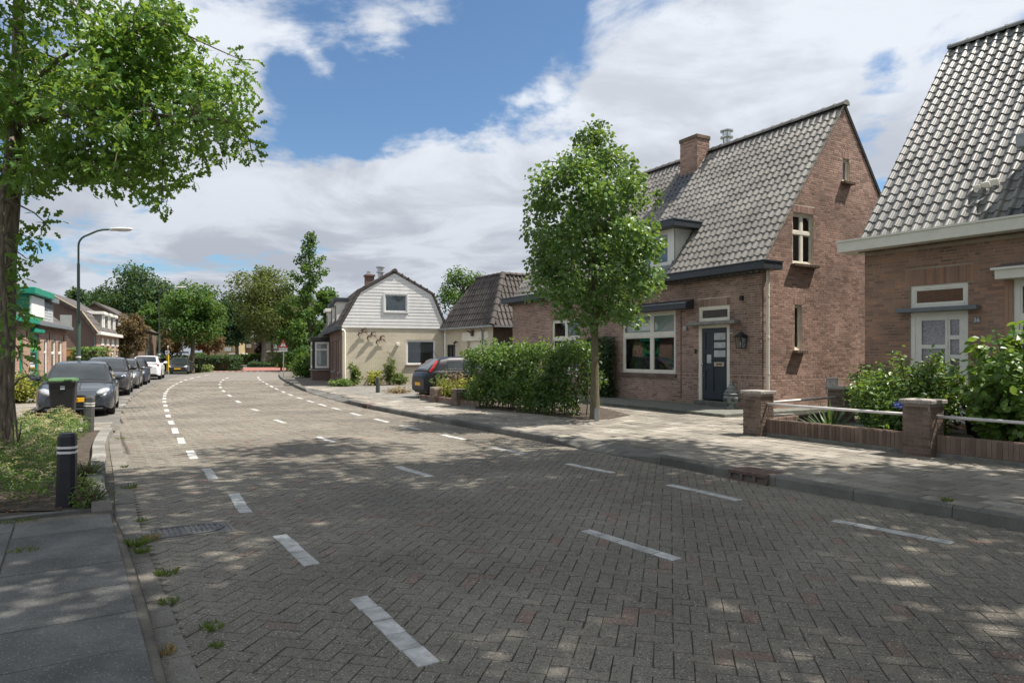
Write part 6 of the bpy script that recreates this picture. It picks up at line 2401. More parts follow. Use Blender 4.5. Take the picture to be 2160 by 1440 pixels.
def park(wheel_px, sp, paint, label, axis, name='parked_car', plate=None, rear=False, group=PARK, ahead=None):
    """Place a car so that its front wheel nearest the road touches the ground at a photo pixel. axis: unit vector along the car, away from us."""
    c = G(*wheel_px)
    a = np.array(axis) / np.linalg.norm(axis)
    left = np.array([a[1], -a[0]])                 # towards the road
    hl = sp['L'] / 2
    fo = sp.get('ro' if rear else 'fo', .8)
    ctr = np.array([c.x, c.y]) + a * (hl - fo) - left * (sp['W'] / 2 - .12)
    f = a if rear else -a
    return make_car(name, label, (ctr[0], ctr[1], 0.005), math.atan2(f[1], f[0]), sp, paint, group, plate)


park((233, 873), HATCH, 'car_slate', 'slate grey hatchback parked nose first right behind the green lidded bin', (-.47, .88), plate='D-B')
park((268, 833), CROSS, 'car_graphite', 'graphite grey crossover with chrome fog lamp rings, second in the parked row', (-.45, .89))
park((289, 819), ESTATE, 'car_pewter', 'pewter grey car, third in the parked row, behind the crossover', (-.43, .90))
park((306, 811), dict(HATCH, mirror='car_silver'), 'car_navy', 'dark navy hatchback parked just in front of the white SUV', (-.42, .91))
park((337, 800), SUV, 'car_white', 'white SUV seen from behind with red tail lights', (-.40, .92), rear=True)
park((397, 788), SEDAN, 'car_charcoal', 'charcoal saloon facing us beside the yellow marker post', (-.36, .93))
bl = G(884, 843, KT)
ctr = np.array([-3.2, 24.3]) + np.array([.885, .466]) * 1.9
make_car('hatchback', 'small black hatchback with tall red tail lights beside the hedge', (ctr[0] - .15, ctr[1], KT + .004), math.atan2(.466, .885), SMALL, 'car_black')
cbk = bpy.data.objects[[o.name for o in bpy.data.objects if o.name.startswith('hatchback')][0]]
for sd_ in (-1, 1):
    g = MB()
    pts = [(-1.70, .715, .93), (-1.60, .700, 1.06), (-1.50, .655, 1.20), (-1.40, .60, 1.31)]
    vs = []
    for x, y, z in pts:
        vs += [(x - .045, sd_ * (y - .03), z + .015), (x - .035, sd_ * (y + .022), z), (x + .035, sd_ * (y + .03), z)]
    g.add(vs, [(i * 3 + j, i * 3 + j + 1, i * 3 + j + 4, i * 3 + j + 3) for i in range(3) for j in range(2)])
    g.build('tall_tail_light', 'lens_red', cbk)
    MB().tube([(.55, sd_ * .80, .985), (-1.05, sd_ * .80, 1.0)], .012, 6).build('chrome_strip', 'steel', cbk)
MB().tube([(-1.0, .3, 1.42), (-1.25, .3, 1.72)], .008, 5).build('aerial', 'trim_black', cbk)
va = G(463, 764.5)
make_car('white_van', 'white delivery van parked across the far end of the street', (va.x, va.y + 40, 0), rad(200), VAN, 'van_white', detail=False, cat='van')
sv = G(437, 768)
make_car('far_car', 'silver car half hidden by shrubs left of the white van', (sv.x, sv.y + 8, 0), rad(250), HATCH, 'car_silver', detail=False)

# ================================================================== STREET FURNITURE


def lamp(label, base, h, reach, dirx, r=.075, name='street_lamp'):
    t = thing(name, label, 'street lamp', base, 0, 'street lamps along the road')
    m_ = MB().tube([(0, 0, 0), (0, 0, h * .46)], [r, r * .92], 14)
    m_.tube([(0, 0, h * .46), (0, 0, h * .465)], [r * 1.12, r * 1.12], 14)
    auto_smooth(m_.build('lower_post', 'green_lamp', t))
    m_ = MB().tube([(0, 0, h * .46), (0, 0, h * .80)], [r * .70, r * .62], 14)
    auto_smooth(m_.build('upper_post', 'green_lamp', t))
    m_ = MB()
    pts = [(0, 0, h * .80), (0, 0, h * .905)]
    for k in range(1, 6):
        a = rad(90 - 72 * k / 5)
        pts.append((dirx * .42 * (1 - math.sin(a)) * 1.0, 0, h * .905 + .42 * math.cos(a) * .9))
    x0, z0 = pts[-1][0], pts[-1][2]
    pts += [(dirx * reach * .55, 0, z0 + (h - z0) * .75), (dirx * reach * .72, 0, h - .01), (dirx * reach, 0, h)]
    m_.tube(pts, r * .45, 10)
    auto_smooth(m_.build('bracket', 'green_lamp', t))
    hd = MB().ball((dirx * (reach + .32), 0, h + .015), (.42, .115, .055), 16, 8)
    hd.box(dirx * reach - .10, dirx * reach + .10, -.06, .06, h - .05, h + .05, .02)
    o = auto_smooth(hd.build('lamp_head', 'lamp_cover', t), 50)
    MB().ball((dirx * (reach + .36), 0, h - .03), (.30, .09, .045), 14, 6).build('lamp_lens', 'frosted', o)
    MB().tube([(0, 0, h * .25), (0, 0, h * .258)], r * 1.05, 12).build('sticker_band', 'sign_white', t)
    return t


def lamp_at(px, py_base, Yd, py_top, label, reach_px):
    X = GX(px, Yd)
    lamp(label, (X, Yd, 0.05), GZ(py_top, Yd) - .05, reach_px / F * Yd, 1)


lamp_at(165.5, 0, 24.0, 484, 'tall green street lamp rising behind the slate grey hatchback', 72)
lamp_at(336, 0, 50.0, 606, 'green street lamp standing behind the white SUV', 35)
lamp_at(615, 0, 92.0, 665, 'distant street lamp arm among the trees above the warning sign', -14) if False else None
X = GX(617, 88.0)
lamp('distant street lamp among the trees behind the warning sign', (X, 88.0, 0.0), GZ(664, 88), 1.0, -1, r=.09)

# warning triangle
ws = G(598, 797.5, KT)
t = thing('warning_sign', 'red and white warning triangle with exclamation mark on grey pole', 'sign', ws, rad(-14))
Yw = ws.y
zt, zb_, zp = GZ(720, Yw), GZ(737, Yw), GZ(744.5, Yw)
MB().tube([(0, 0, 0), (0, 0, zt - .05)], .035, 10).build('pole', 'galvanised', t)
w_ = (zt - zb_) * .60


def tri(s, y, dz=0.0):
    c = zb_ + (zt - zb_) * .36
    return [(-w_ * s, y, c + (zb_ - c) * s), (w_ * s, y, c + (zb_ - c) * s), (0, y, c + (zt - c) * s)]


def tri_plate(s, y0, y1, nm, mat, par):
    a, b = tri(s, y0), tri(s, y1)
    return MB().add(a + b, [(2, 1, 0), (3, 4, 5), (0, 1, 4, 3), (1, 2, 5, 4), (2, 0, 3, 5)]).build(nm, mat, par)


o = tri_plate(1.0, -.045, -.035, 'triangle', 'sign_red', t)
tri_plate(.62, -.050, -.0455, 'white_field', 'sign_white', o)
zc_ = zb_ + (zt - zb_) * .36
m_ = MB().box(-.028, .028, -.054, -.0505, zc_ - .02, zc_ + .20).box(-.03, .03, -.054, -.0505, zc_ - .11, zc_ - .055)
m_.build('exclamation_mark', 'sign_black', o)
o = MB().box(-w_ * .98, w_ * .98, -.045, -.035, zp - .02, zb_ - .03, .004).build('text_plate', 'sign_white', t)
text('plate_text', 'DREMPELS', .15, o, (0, -.047, (zp + zb_) / 2 - .02), (rad(90), 0, 0), 'sign_black')

# yellow marker post with a small white plate
yp = G(354, 791)
t = thing('marker_post', 'yellow marker post with small white plate behind the white SUV', 'post', (GX(354, 60), 60, 0.05), 0)
zt = GZ(747, 60)
MB().box(-.085, .085, -.085, .085, 0, zt - .1, .01).build('yellow_post', 'sign_yellow', t)
MB().box(-.12, .12, -.12, .12, -.05, .22, .01).build('foot', 'concrete', t)
MB().box(-.17, .17, -.13, -.09, zt - .02, zt + .27, .008).build('plate', 'sign_white', t)
MB().box(-.11, .11, -.134, -.131, zt + .17, zt + .20).box(-.11, .11, -.134, -.131, zt + .10, zt + .13).build('plate_lines', 'sign_black', t)
MB().tube([(0, 0, zt - .1), (0, 0, zt + .52)], .05, 8).build('red_top', 'rust_iron', t)
MB().tube([(0, 0, zt + .52), (0, 0, zt + .72)], .045, 8).build('white_top', 'sign_white', t)
# street name plate on a post, priority sign far off
t = thing('name_sign', 'blue street name plate on thin post behind the charcoal saloon', 'sign', (GX(398, 70), 70, 0.05), 0)
MB().tube([(0, 0, 0), (0, 0, 2.0)], .03, 8).build('pole', 'galvanised', t)
MB().box(-.75, .02, -.02, .02, 1.83, 1.99, .004).build('plate', 'grey_paint', t)
t = thing('priority_sign', 'dark diamond shaped sign on post at the far left corner', 'sign', (GX(455, 98), 98, 0.0), 0)
MB().tube([(0, 0, 0), (0, 0, 2.3)], .035, 8).build('pole', 'galvanised', t)
MB().prism([(0, 1.75), (.30, 2.05), (0, 2.35), (-.30, 2.05)], lambda a, b, d: (a, d, b), -.05, -.035).build('diamond', 'rust_iron', t)
MB().box(-.17, .17, -.17, .17, 0, 1.0, .02).build('base_post', 'bollard_black', t)


# bollards
def bollard(label, loc, h, w, mat, rz=0.0, tilt=(0, 0), bands=True, group='bollards'):
    t = thing('bollard', label, 'bollard', loc, rz, group)
    t.rotation_euler = (tilt[0], tilt[1], rz)
    hw = w / 2
    vs = []
    c = .22 * w
    for z, k in ((0, 1.06), (h - .035, .97), (h, .80)):
        q = hw * k
        cc = c * k
        vs += [(q, -q + cc, z), (q, q - cc, z), (q - cc, q, z), (-q + cc, q, z), (-q, q - cc, z), (-q, -q + cc, z), (-q + cc, -q, z), (q - cc, -q, z)]
    fs = [(i, (i + 1) % 8, 8 + (i + 1) % 8, 8 + i) for i in range(8)] + [(8 + i, 8 + (i + 1) % 8, 16 + (i + 1) % 8, 16 + i) for i in range(8)] + [tuple(range(16, 24))]
    MB().add(vs, fs).build('post', mat, t)
    if bands:
        for z in (h - .155, h - .205):
            vs = []
            for zz_ in (z, z + .024):
                q = hw * (1.06 - .09 * zz_ / h) + .003
                cc = c
                vs += [(q, -q + cc, zz_), (q, q - cc, zz_), (q - cc, q, zz_), (-q + cc, q, zz_), (-q, q - cc, zz_), (-q, -q + cc, zz_), (-q + cc, -q, zz_), (q - cc, -q, zz_)]
            MB().add(vs, [(i, (i + 1) % 8, 8 + (i + 1) % 8, 8 + i) for i in range(8)] + [tuple(range(8))[::-1], tuple(range(8, 16))]).build('reflector_band', 'rail_white', t)
    return t


b1 = G(140, 1066, .08)
bollard('black bollard with two pale bands in the planter beside the kerb', (b1.x, b1.y, .06), GZ(913, b1.y) - .06, .162, 'bollard_black', rad(20), (0, rad(.8)))
b2 = G(186, 908, .10)
bollard('dark grey bollard leaning slightly in front of the parked hatchback', (b2.x, b2.y, .06), GZ(836, b2.y) - .05, .18, 'bollard_grey', rad(25), (0, rad(2.2)))
b3 = G(797, 828, KT)
bollard('slim dark post on the pavement before the cream house drive', (b3.x, b3.y, KT), GZ(795, b3.y) - KT, .15, 'bollard_grey', bands=False)
for k, (px, py, lab) in enumerate(((425, 783.5, 'black bollard beside the verge right of the charcoal saloon'), (419.5, 784, 'black bollard nearest the charcoal saloon, left of two others'), (431.5, 782, 'black bollard at the right end of the three by the saloon'),
                                   (593, 781, 'black bollard left of the warning sign pole'), (605, 780.5, 'black bollard right of the warning sign pole'))):
    q = G(px, py, .03)
    bollard(lab, (q.x, q.y, .0), .95, .16, 'bollard_black', bands=False)
for px, lab in ((536, 'pale short post left of the pair before the far hedge'), (542, 'pale short post right of the pair before the far hedge')):
    bollard(lab, (GX(px, 112), 112, .0), 1.0, .25, 'concrete', bands=False)
for px, lab in ((553, 'dark far bollard left of the tree row'), (562, 'dark far bollard nearest the first tree of the row'), (568, 'dark far bollard right of the first tree of the row')):
    bollard(lab, (GX(px, 100), 100, .0), 1.0, .22, 'bollard_black', bands=False)

# wheelie bin
bp = G(134, 896, .06)
wb = thing('wheelie_bin', 'black wheelie bin with green lid standing before the grey hatchback', 'bin', (bp.x, bp.y, .07), rad(27))
wb.scale = (.90, .88, 1.0)
m_ = MB()
vs = []
for z, hx, hy0, hy1 in ((.03, .215, -.24, .22), (.14, .225, -.26, .24), (.86, .275, -.34, .30), (.93, .275, -.34, .30)):
    c = .035
    vs += [(-hx + c, hy0, z), (hx - c, hy0, z), (hx, hy0 + c, z), (hx, hy1 - c, z), (hx - c, hy1, z), (-hx + c, hy1, z), (-hx, hy1 - c, z), (-hx, hy0 + c, z)]
fs = [(r * 8 + i, r * 8 + (i + 1) % 8, r * 8 + 8 + (i + 1) % 8, r * 8 + 8 + i) for r in range(3) for i in range(8)] + [tuple(range(8))[::-1], tuple(range(24, 32))]
m_.add(vs, fs)
m_.build('bin_body', 'bin_black', wb)
m_ = MB().box(-.305, .305, -.37, .33, .93, .975, .012)
m_.build('bin_rim', 'bin_black', wb)
vs = []
for z, k in ((.975, 1.0), (1.0, 1.0), (1.045, .88), (1.055, .6)):
    vs += [(-.30 * k, -.37 * k, z), (.30 * k, -.37 * k, z), (.30 * k, .37 * k, z), (-.30 * k, .37 * k, z)]
m_ = MB().add(vs, [(r * 4 + i, r * 4 + (i + 1) % 4, r * 4 + 4 + (i + 1) % 4, r * 4 + 4 + i) for r in range(3) for i in range(4)] + [(0, 3, 2, 1), (12, 13, 14, 15)])
m_.box(.05, .22, -.40, -.36, 1.0, 1.03, .008)
m_.build('lid', 'bin_green', wb)
MB().tube([(-.24, .42, .98), (.24, .42, .98)], .016, 8).build('handle', 'bin_black', wb)
for sx in (-1, 1):
    wh = MB().tube([(sx * .235, .20, .10), (sx * .29, .20, .10)], .10, 18)
    w0 = wh.build('wheel', 'rubber', wb)
    MB().tube([(sx * .289, .20, .10), (sx * .296, .20, .10)], .055, 12).build('hub', 'trim_black', w0)
    MB().box(sx * .15 - .03, sx * .15 + .03, .30, .42, .93, .99, .01).build('handle_bracket', 'bin_black', wb)
wbl = bar_box(wb, 'sticker', 'frosted', -.03, .06, -.348, -.342, .81, .885)
wbl.rotation_euler = (rad(-5.5), 0, 0)
wbl.location = (0, -.085, -.035)
m_ = MB().box(-.02, .05, -.3495, -.3485, .83, .845).box(-.02, .05, -.3495, -.3485, .855, .865)
o = m_.build('sticker_lines', 'grey_paint', wbl)

# drains and covers
kg = G(1612, 1018)
kd = np.array([.535, -.845])
t = thing('street_gully', 'rusty iron kerb gully with three openings', 'gully', (3.03, 8.78, 0), math.atan2(kd[1], kd[0]))
m_ = MB().box(-.30, .30, .0, .40, .105, .130, .006)
for x in (-.30, -.115, .085, .265):
    m_.box(x, x + .035, -.012, .10, -.01, .105)
m_.box(-.30, .30, -.012, .02, .085, .129, .004)
m_.box(-.30, .30, -.012, .02, -.02, .012)
m_.build('cover', 'rust_iron', t)
for k in range(5):
    MB().box(-.26, .26, .05 + k * .065, .075 + k * .065, .1305, .134).build('rib', 'rust_iron', t)
MB().box(-.295, .295, .105, .115, -.02, .10).build('opening', 'hole_dark', t)
t = thing('street_gully', 'small kerb gully at the drive ramp before the cream house', 'gully', (-4.55, 21.15, 0), math.atan2(20.95 - 25.6, -4.4 + 6.85))
m_ = MB().box(-.28, .28, .0, .35, .105, .136, .006).box(-.28, .28, -.012, .02, .085, .136, .004)
for x in (-.28, -.1, .07, .245):
    m_.box(x, x + .035, -.012, .10, -.01, .105)
m_.build('cover', 'rust_iron', t)
MB().box(-.275, .275, .10, .11, -.02, .10).build('opening', 'hole_dark', t)
mc = G(392, 1120)
t = thing('manhole_cover', 'rectangular grey iron cover with oval rim set in the paving', 'manhole cover', (mc.x, mc.y, .0), rad(32))
m_ = MB().box(-.36, .36, -.20, .20, -.02, .004)
m_.build('plate', 'cast_iron', t)
for k in range(13):
    x = -.27 + k * .045
    hy = .15 * math.sqrt(max(0.05, 1 - max(0, (x - .05)) ** 2 / .09))
    MB().box(x, x + .022, -hy, hy, .004, .012).build('rib', 'cast_iron', t)
rg_pts = [(.08 + .24 * math.cos(a), .175 * math.sin(a), .008) for a in np.linspace(-1.6, 1.6, 18)]
MB().tube([(-.28, -.175, .008)] + rg_pts + [(-.28, .175, .008)], .012, 6).build('rim', 'cast_iron', t)
m_ = MB().box(-.40, -.365, -.23, .23, -.02, .006).box(.365, .40, -.23, .23, -.02, .006).box(-.365, .365, .205, .23, -.02, .006).box(-.365, .365, -.23, -.205, -.02, .006)
m_.build('frame', 'gutter_stone', t)
dg_ = G(274, 860)
t = thing('drain_grate', 'dark slotted drain grate in the gutter beside the parked hatchback', 'drain', (dg_.x, dg_.y, .006), rad(28))
MB().box(-.45, .45, -.16, .16, -.02, .006).build('frame', 'cast_iron', t)
for k in range(14):
    MB().box(-.42 + k * .062, -.42 + k * .062 + .032, -.12, .12, .0061, .009).build('slot', 'hole_dark', t)

# ================================================================== GARDEN WALLS


def brick_pier(name, label, cat, c, h, w, d, rz, cap=True, group=None, capmat='washed_gravel'):
    t = thing(name, label, cat, (c[0], c[1], KT - .01), rz, group)
    MB().box(-w / 2 + .004, w / 2 - .004, -d / 2 + .004, d / 2 - .004, 0, h).build('core', 'mortar_dark', t)
    for (O, U, N, l) in (((0, -d / 2, 0), (1, 0, 0), (0, -1, 0), w), ((w / 2, 0, 0), (0, 1, 0), (1, 0, 0), d), ((-w / 2, 0, 0), (0, 1, 0), (-1, 0, 0), d)):
        ww = Wall(O, U, N, 0, h, -l / 2, l / 2)
        pieces(t, 'brick', BV, BQ, ww.bricks(rgb, L=.205, proud=.008, half=.25), 'brick_garden', 60, stuff_name='brick_field')
    if cap:
        MB().box(-w / 2 - .045, w / 2 + .045, -d / 2 - .045, d / 2 + .045, h, h + .065, .012).build('cap', capmat, t)
    return t


dW = np.array([.5, -.866])
nW = np.array([-.866, -.5])
rzW = math.atan2(dW[1], dW[0])
P1 = np.array([4.66, 12.92])
P2 = np.array([6.20, 10.30])
P3 = np.array([7.22, 14.98])
zc1 = GZ(823, 12.9)
PIER = 'brick garden piers with stone caps'
brick_pier('garden_pier', 'garden pier with pebbled cap nearest the urn', 'pier', P1, zc1 - .18, .40, .36, rzW, group=PIER)
brick_pier('garden_pier', 'garden pier with pebbled cap below the house number 36', 'pier', P2, zc1 - .18, .40, .36, rzW, group=PIER)
brick_pier('garden_pier', 'rear garden pier with grey cap half hidden by the big shrub', 'pier', P3, zc1 - .2, .40, .36, rzW, group=PIER, capmat='concrete')


def low_wall(label, A, B, h, th=.105, group='low brick garden walls', limit=60, name='garden_wall'):
    A, B = np.array(A), np.array(B)
    L = np.linalg.norm(B - A)
    d = (B - A) / L
    t = thing(name, label, 'wall', (A[0], A[1], KT - .01), math.atan2(d[1], d[0]), group)
    MB().box(0, L, -th / 2 + .004, th / 2 - .004, 0, h - .006).build('core', 'mortar_dark', t)
    MB().box(0, L, -th / 2 - .012, th / 2 + .012, 0, .07).build('footing', 'concrete_green', t)
    n = int(L / .067)
    C = np.array([((k + .5) * L / n, -th / 2, (h + .07) / 2) for k in range(n)])
    for sgn in (-1, 1):
        Ms = mats_from(np.array([(c[0], sgn * (th / 2 - .006), c[2]) for c in C]), np.repeat([[L / n - .009, 0, 0]], n, 0), np.repeat([[0, 0, h - .075]], n, 0), np.array([[0, sgn * (.012 + rgb.normal(0, .0015)), 0] for c in C]))
        pieces(t, 'brick', BV, BQ, Ms, 'brick_garden', limit if sgn < 0 else 0, stuff_name='brick_field_back' if sgn > 0 else 'brick_field')
    Ms = mats_from(np.array([(c[0], 0, h - .008) for c in C]), np.repeat([[L / n - .009, 0, 0]], n, 0), np.repeat([[0, th, 0]], n, 0), np.array([[0, 0, .010 + rgb.normal(0, .0015)] for c in C]))
    pieces(t, 'brick_top', BV, BQ, Ms, 'brick_garden', limit, stuff_name='top_field')
    return t


low_wall('low brick wall between the two front garden piers', P1 + dW * .21 - nW * .03, P2 - dW * .21 - nW * .03, .33)
low_wall('low brick wall running from the right front pier out of the picture', P2 + dW * .21 - nW * .03, P2 + dW * 4.6 - nW * .03, .33)
uW = np.array([.79, .61])
low_wall('low brick wall along the drive behind the first garden pier', P1 + uW * .25, P3 - uW * .22, .30)


def rail(label, A, B, zr=.72):
    t = thing('garden_rail', label, 'rail', (A[0], A[1], 0), 0, 'white pipe rails between the garden piers')
    MB().tube([(0, 0, zr), (B[0] - A[0], B[1] - A[1], zr)], .024, 10).build('pipe', 'rail_white', t, smooth=True)
    return t


rail('white pipe rail between the two front garden piers', P1 + dW * .18, P2 - dW * .18)
rail('white pipe rail leaving the right front pier to the right', P2 + dW * .18, P2 + dW * 4.6)
rail('white pipe rail from the first pier back to the rear pier', P1 + uW * .18, P3 - uW * .18)
# edging slabs in the garden
for (a, b, lab) in (((7.2, 12.2), (8.4, 10.4), 'grey concrete edging slab lying in the garden behind the right pier'), ((6.5, 13.2), (7.15, 12.3), 'grey concrete edging slab lying behind the spiky yucca')):
    a, b = np.array(a), np.array(b)
    L = np.linalg.norm(b - a)
    t = thing('edging_slab', lab, 'slab', (a[0], a[1], .2), math.atan2(*(b - a)[::-1]), 'edging slabs')
    MB().box(0, L * .49, -.1, .1, -.05, .1, .01).build('slab', 'concrete', t)
    MB().box(L * .5, L, -.1, .1, -.05, .11, .01).build('slab', 'concrete', t)
# the old stubs beside the hedge
S1 = np.array([-2.42, 22.0])
S2 = np.array([-1.58, 20.45])
STUB = 'old brick wall stubs beside the hedge'
brick_pier('wall_stub', 'old brick pier stub left of its twin beside the drive', 'pier', S1, GZ(816, 22.0) - .12, .36, .34, rzW, cap=False, group=STUB)
brick_pier('wall_stub', 'old brick pier stub nearest the hedge', 'pier', S2, GZ(820, 20.4) - .12, .36, .34, rzW, cap=False, group=STUB)
dS = (S2 - S1) / np.linalg.norm(S2 - S1)
low_wall('low soldier brick wall between the two old pier stubs', S1 + dS * .18, S2 - dS * .18, .20, limit=20)
low_wall('low soldier brick wall running from the old stub under the hedge', S2 + dS * .18, S2 + dS * 1.25, .20, limit=20)
low_wall('low brick edge left of the old pier stubs', S1 - dS * 1.35, S1 - dS * .18, .18, limit=20)

# ================================================================== SMALL THINGS ON AND BY THE HOUSES
# stone urn with lid
up_ = f38.w(f38.fx(1543, -.62), -.62, .205)
t = thing('stone_urn', 'grey carved stone urn with tiered lid standing beside the blue door', 'urn', up_, 0)
k = 1.0
prof = [(.13, 0), (.135, .03), (.10, .07), (.085, .10), (.10, .125)]
auto_smooth(MB().lathe(prof, n=20).build('foot', 'urn_stone', t), 50)
prof = [(.09, .12), (.15, .15), (.195, .22), (.215, .30), (.20, .345), (.165, .37)]
bd = auto_smooth(MB().lathe(prof, n=24).build('bowl', 'urn_stone', t), 50)
for q in range(6):
    a = 2 * math.pi * q / 6 + .4
    MB().ball((.195 * math.cos(a), .195 * math.sin(a), .255), (.03, .065, .055), 10, 6, rz=a).build('relief', 'urn_dark', bd)
prof = [(.165, .37), (.215, .385), (.215, .405), (.165, .43), (.165, .46), (.175, .47), (.14, .50), (.115, .52), (.12, .56), (.085, .60), (.06, .63), (.07, .65), (.045, .68), (.03, .70), (.04, .725), (.018, .755), (.008, .80)]
auto_smooth(MB().lathe(prof, n=24).build('lid', 'urn_stone', t), 45)

# wall lantern
lx_ = f38.fx(1563, -.16)
lp = f38.w(lx_, -.16, f38.z(734, lx_, -.16))
t = thing('wall_lantern', 'black glazed lantern on the brick front right of the blue door', 'lantern', lp, f38.rz)
hL = f38.z(697, lx_, -.16) - f38.z(734, lx_, -.16)
m_ = MB()
w0, w1, zt = .085, .115, hL * .66
for sx in (-1, 1):
    for sy in (-1, 1):
        m_.tube([(sx * w0, sy * w0, 0), (sx * w1, sy * w1, zt)], .010, 6)
for z, w_ in ((0, w0), (zt, w1)):
    m_.box(-w_ - .01, w_ + .01, -w_ - .01, -w_ + .006, z - .01, z + .012).box(-w_ - .01, w_ + .01, w_ - .006, w_ + .01, z - .01, z + .012)
    m_.box(-w_ - .01, -w_ + .006, -w_, w_, z - .01, z + .012).box(w_ - .006, w_ + .01, -w_, w_, z - .01, z + .012)
m_.box(-w0, w0, -w0, w0, -.012, -.002)
m_.tube([(0, 0, hL * .93), (0, 0, hL + .02)], [.012, .004], 8)
m_.tube([(0, w1, zt * .9), (0, .15, zt * .95), (0, .15, zt * .6)], .014, 6)
m_.box(-.05, .05, .138, .150, zt * .45, zt * .95)
lt = m_.build('frame', 'black_paint', t)
m_ = MB().add([(-w1 - .02, -w1 - .02, zt + .01), (w1 + .02, -w1 - .02, zt + .01), (w1 + .02, w1 + .02, zt + .01), (-w1 - .02, w1 + .02, zt + .01), (0, 0, hL * .95)], [(0, 1, 4), (1, 2, 4), (2, 3, 4), (3, 0, 4)])
m_.build('roof', 'black_paint', t)
for q in range(4):
    R = Matrix.Rotation(q * math.pi / 2, 3, 'Z')
    vs = [R @ Vector(p) for p in ((-w0, -w0, 0), (w0, -w0, 0), (w1, -w1, zt), (-w1, -w1, zt))]
    MB().add(vs, [(0, 1, 2, 3)]).build('pane', 'window_glass', t)
MB().lathe([(.02, 0), (.022, .06), (.035, .10), (.03, .15), (.008, .18)], (0, 0, .01), 10).build('bulb', 'frosted', t, smooth=True)

# three iron swallows on the cream wall
for k, (px, py, lab) in enumerate(((765, 700, 'highest and leftmost'), (784, 707.5, 'middle'), (803, 716, 'lowest and rightmost'))):
    u = fcr.fx(px, -.16)
    p = fcr.w(u, -.085, fcr.z(py, u, -.08))
    t = thing('bird_ornament', f'dark metal flying bird on the cream wall, {lab} of the three', 'ornament', p, fcr.rz, 'metal birds on the cream wall')
    b = MB().tube([(-.13, 0, -.06), (-.05, -.03, 0), (.06, -.03, .02), (.14, 0, .0)], [.012, .05, .045, .008], 8)
    b.build('body', 'rust_iron', t, smooth=True)
    for sg, pts in ((1, [(-.02, -.03, .03), (.02, -.05, .16), (.14, -.03, .22), (.24, 0, .12)]), (-1, [(-.02, -.03, -.02), (-.16, -.06, -.02), (-.22, -.04, -.16), (-.14, 0, -.28)])):
        w_ = MB().tube(pts, [.05, .05, .035, .006], 6)
        w_.build('wing', 'rust_iron', t, smooth=True)
    b = MB().add([(.10, 0, .03), (.13, 0, -.04), (.30, .02, -.14), (.20, .01, -.03), (.30, .02, .0), (.10, .015, .03), (.13, .015, -.04), (.30, .03, -.14), (.20, .02, -.03), (.30, .03, .0)],
                 [(0, 1, 2, 3), (0, 3, 4), (8, 7, 6, 5), (9, 8, 5), (0, 5, 6, 1), (1, 6, 7, 2), (2, 7, 8, 3), (3, 8, 9, 4), (4, 9, 5, 0)])
    b.build('tail', 'rust_iron', t)
    MB().tube([(0, 0, 0), (0, .08, 0)], .012, 6).build('bracket', 'rust_iron', t)
# garage wall lamp, dark ornament
u = fg.fx(995, -.1)
t = thing('wall_lamp', 'dark angled wall lamp above the garage door', 'lamp', fg.w(u, -.02, fg.z(703, u)), fg.rz)
MB().box(-.07, .07, -.12, -.0, -.14, .14, .02).build('box', 'rust_iron', t)
MB().tube([(-.02, -.10, .02), (-.32, -.2, .16)], [.05, .03], 8).build('arm', 'rust_iron', t)
u = fg.fx(962, -.1)
t = thing('wall_lamp', 'small black hooded lamp beside the garage side door', 'lamp', fg.w(u, -.01, fg.z(722, u)), fg.rz)
MB().tube([(0, 0, 0), (0, -.12, .04), (0, -.2, -.06)], [.02, .05, .07], 8).build('hood', 'black_paint', t)
# white post protector at the linden's foot
tp = G(1258, 888, KT)
t = thing('tree_guard', 'short grey metal stake at the foot of the street tree', 'stake', (tp.x, tp.y - .05, KT), 0)
MB().box(-.05, .05, -.012, .012, 0, .30, .004).box(-.05, -.042, -.03, .03, 0, .30).build('plate', 'zinc', t)
# low dark fence before the green house
t = thing('front_fence', 'low dark railing before the pink brick row house', 'fence', (-17.4, 24.6, .05), math.atan2(.9, -.42))
for k in range(22):
    MB().tube([(k * .22, 0, 0), (k * .22, 0, .75)], .016, 6).build('bar', 'anthracite', t)
MB().box(-.05, 4.7, -.02, .02, .62, .66).box(-.05, 4.7, -.02, .02, .10, .14).build('rails', 'anthracite', t)
for k in (0, 1.54, 3.08, 4.62):
    MB().box(k - .05, k + .05, -.05, .05, 0, .85, .01).build('post', 'anthracite', t)
# far fence and carport
t = thing('far_fence', 'wooden fence beyond the crossing beside the white van', 'fence', (GX(482, 150), 150, 0), 0)
for k in range(16):
    MB().box(k * .33, k * .33 + .27, -.03, .03, 0, 1.7).build('board', 'brown_brick', t)
t = thing('carport', 'white flat roofed carport beyond the crossing', 'carport', (GX(487, 146), 146, 0), 0)
MB().box(0, 2.9, -1, 2, 1.95, 2.12, .02).build('roof', 'sign_white', t)
for x in (.1, 2.0):
    MB().box(x, x + .1, -.9, -.8, 0, 1.95).build('post', 'sign_white', t)
t = thing('brick_garden_wall', 'long brown brick garden wall beyond the crossing on the right', 'wall', (GX(556, 104), 104, 0), rad(-2))
MB().box(0, 5.6, -.12, .12, 0, 1.35).build('wall', 'brown_brick', t)
MB().box(-.05, 5.65, -.16, .16, 1.353, 1.45).build('coping', 'concrete', t)
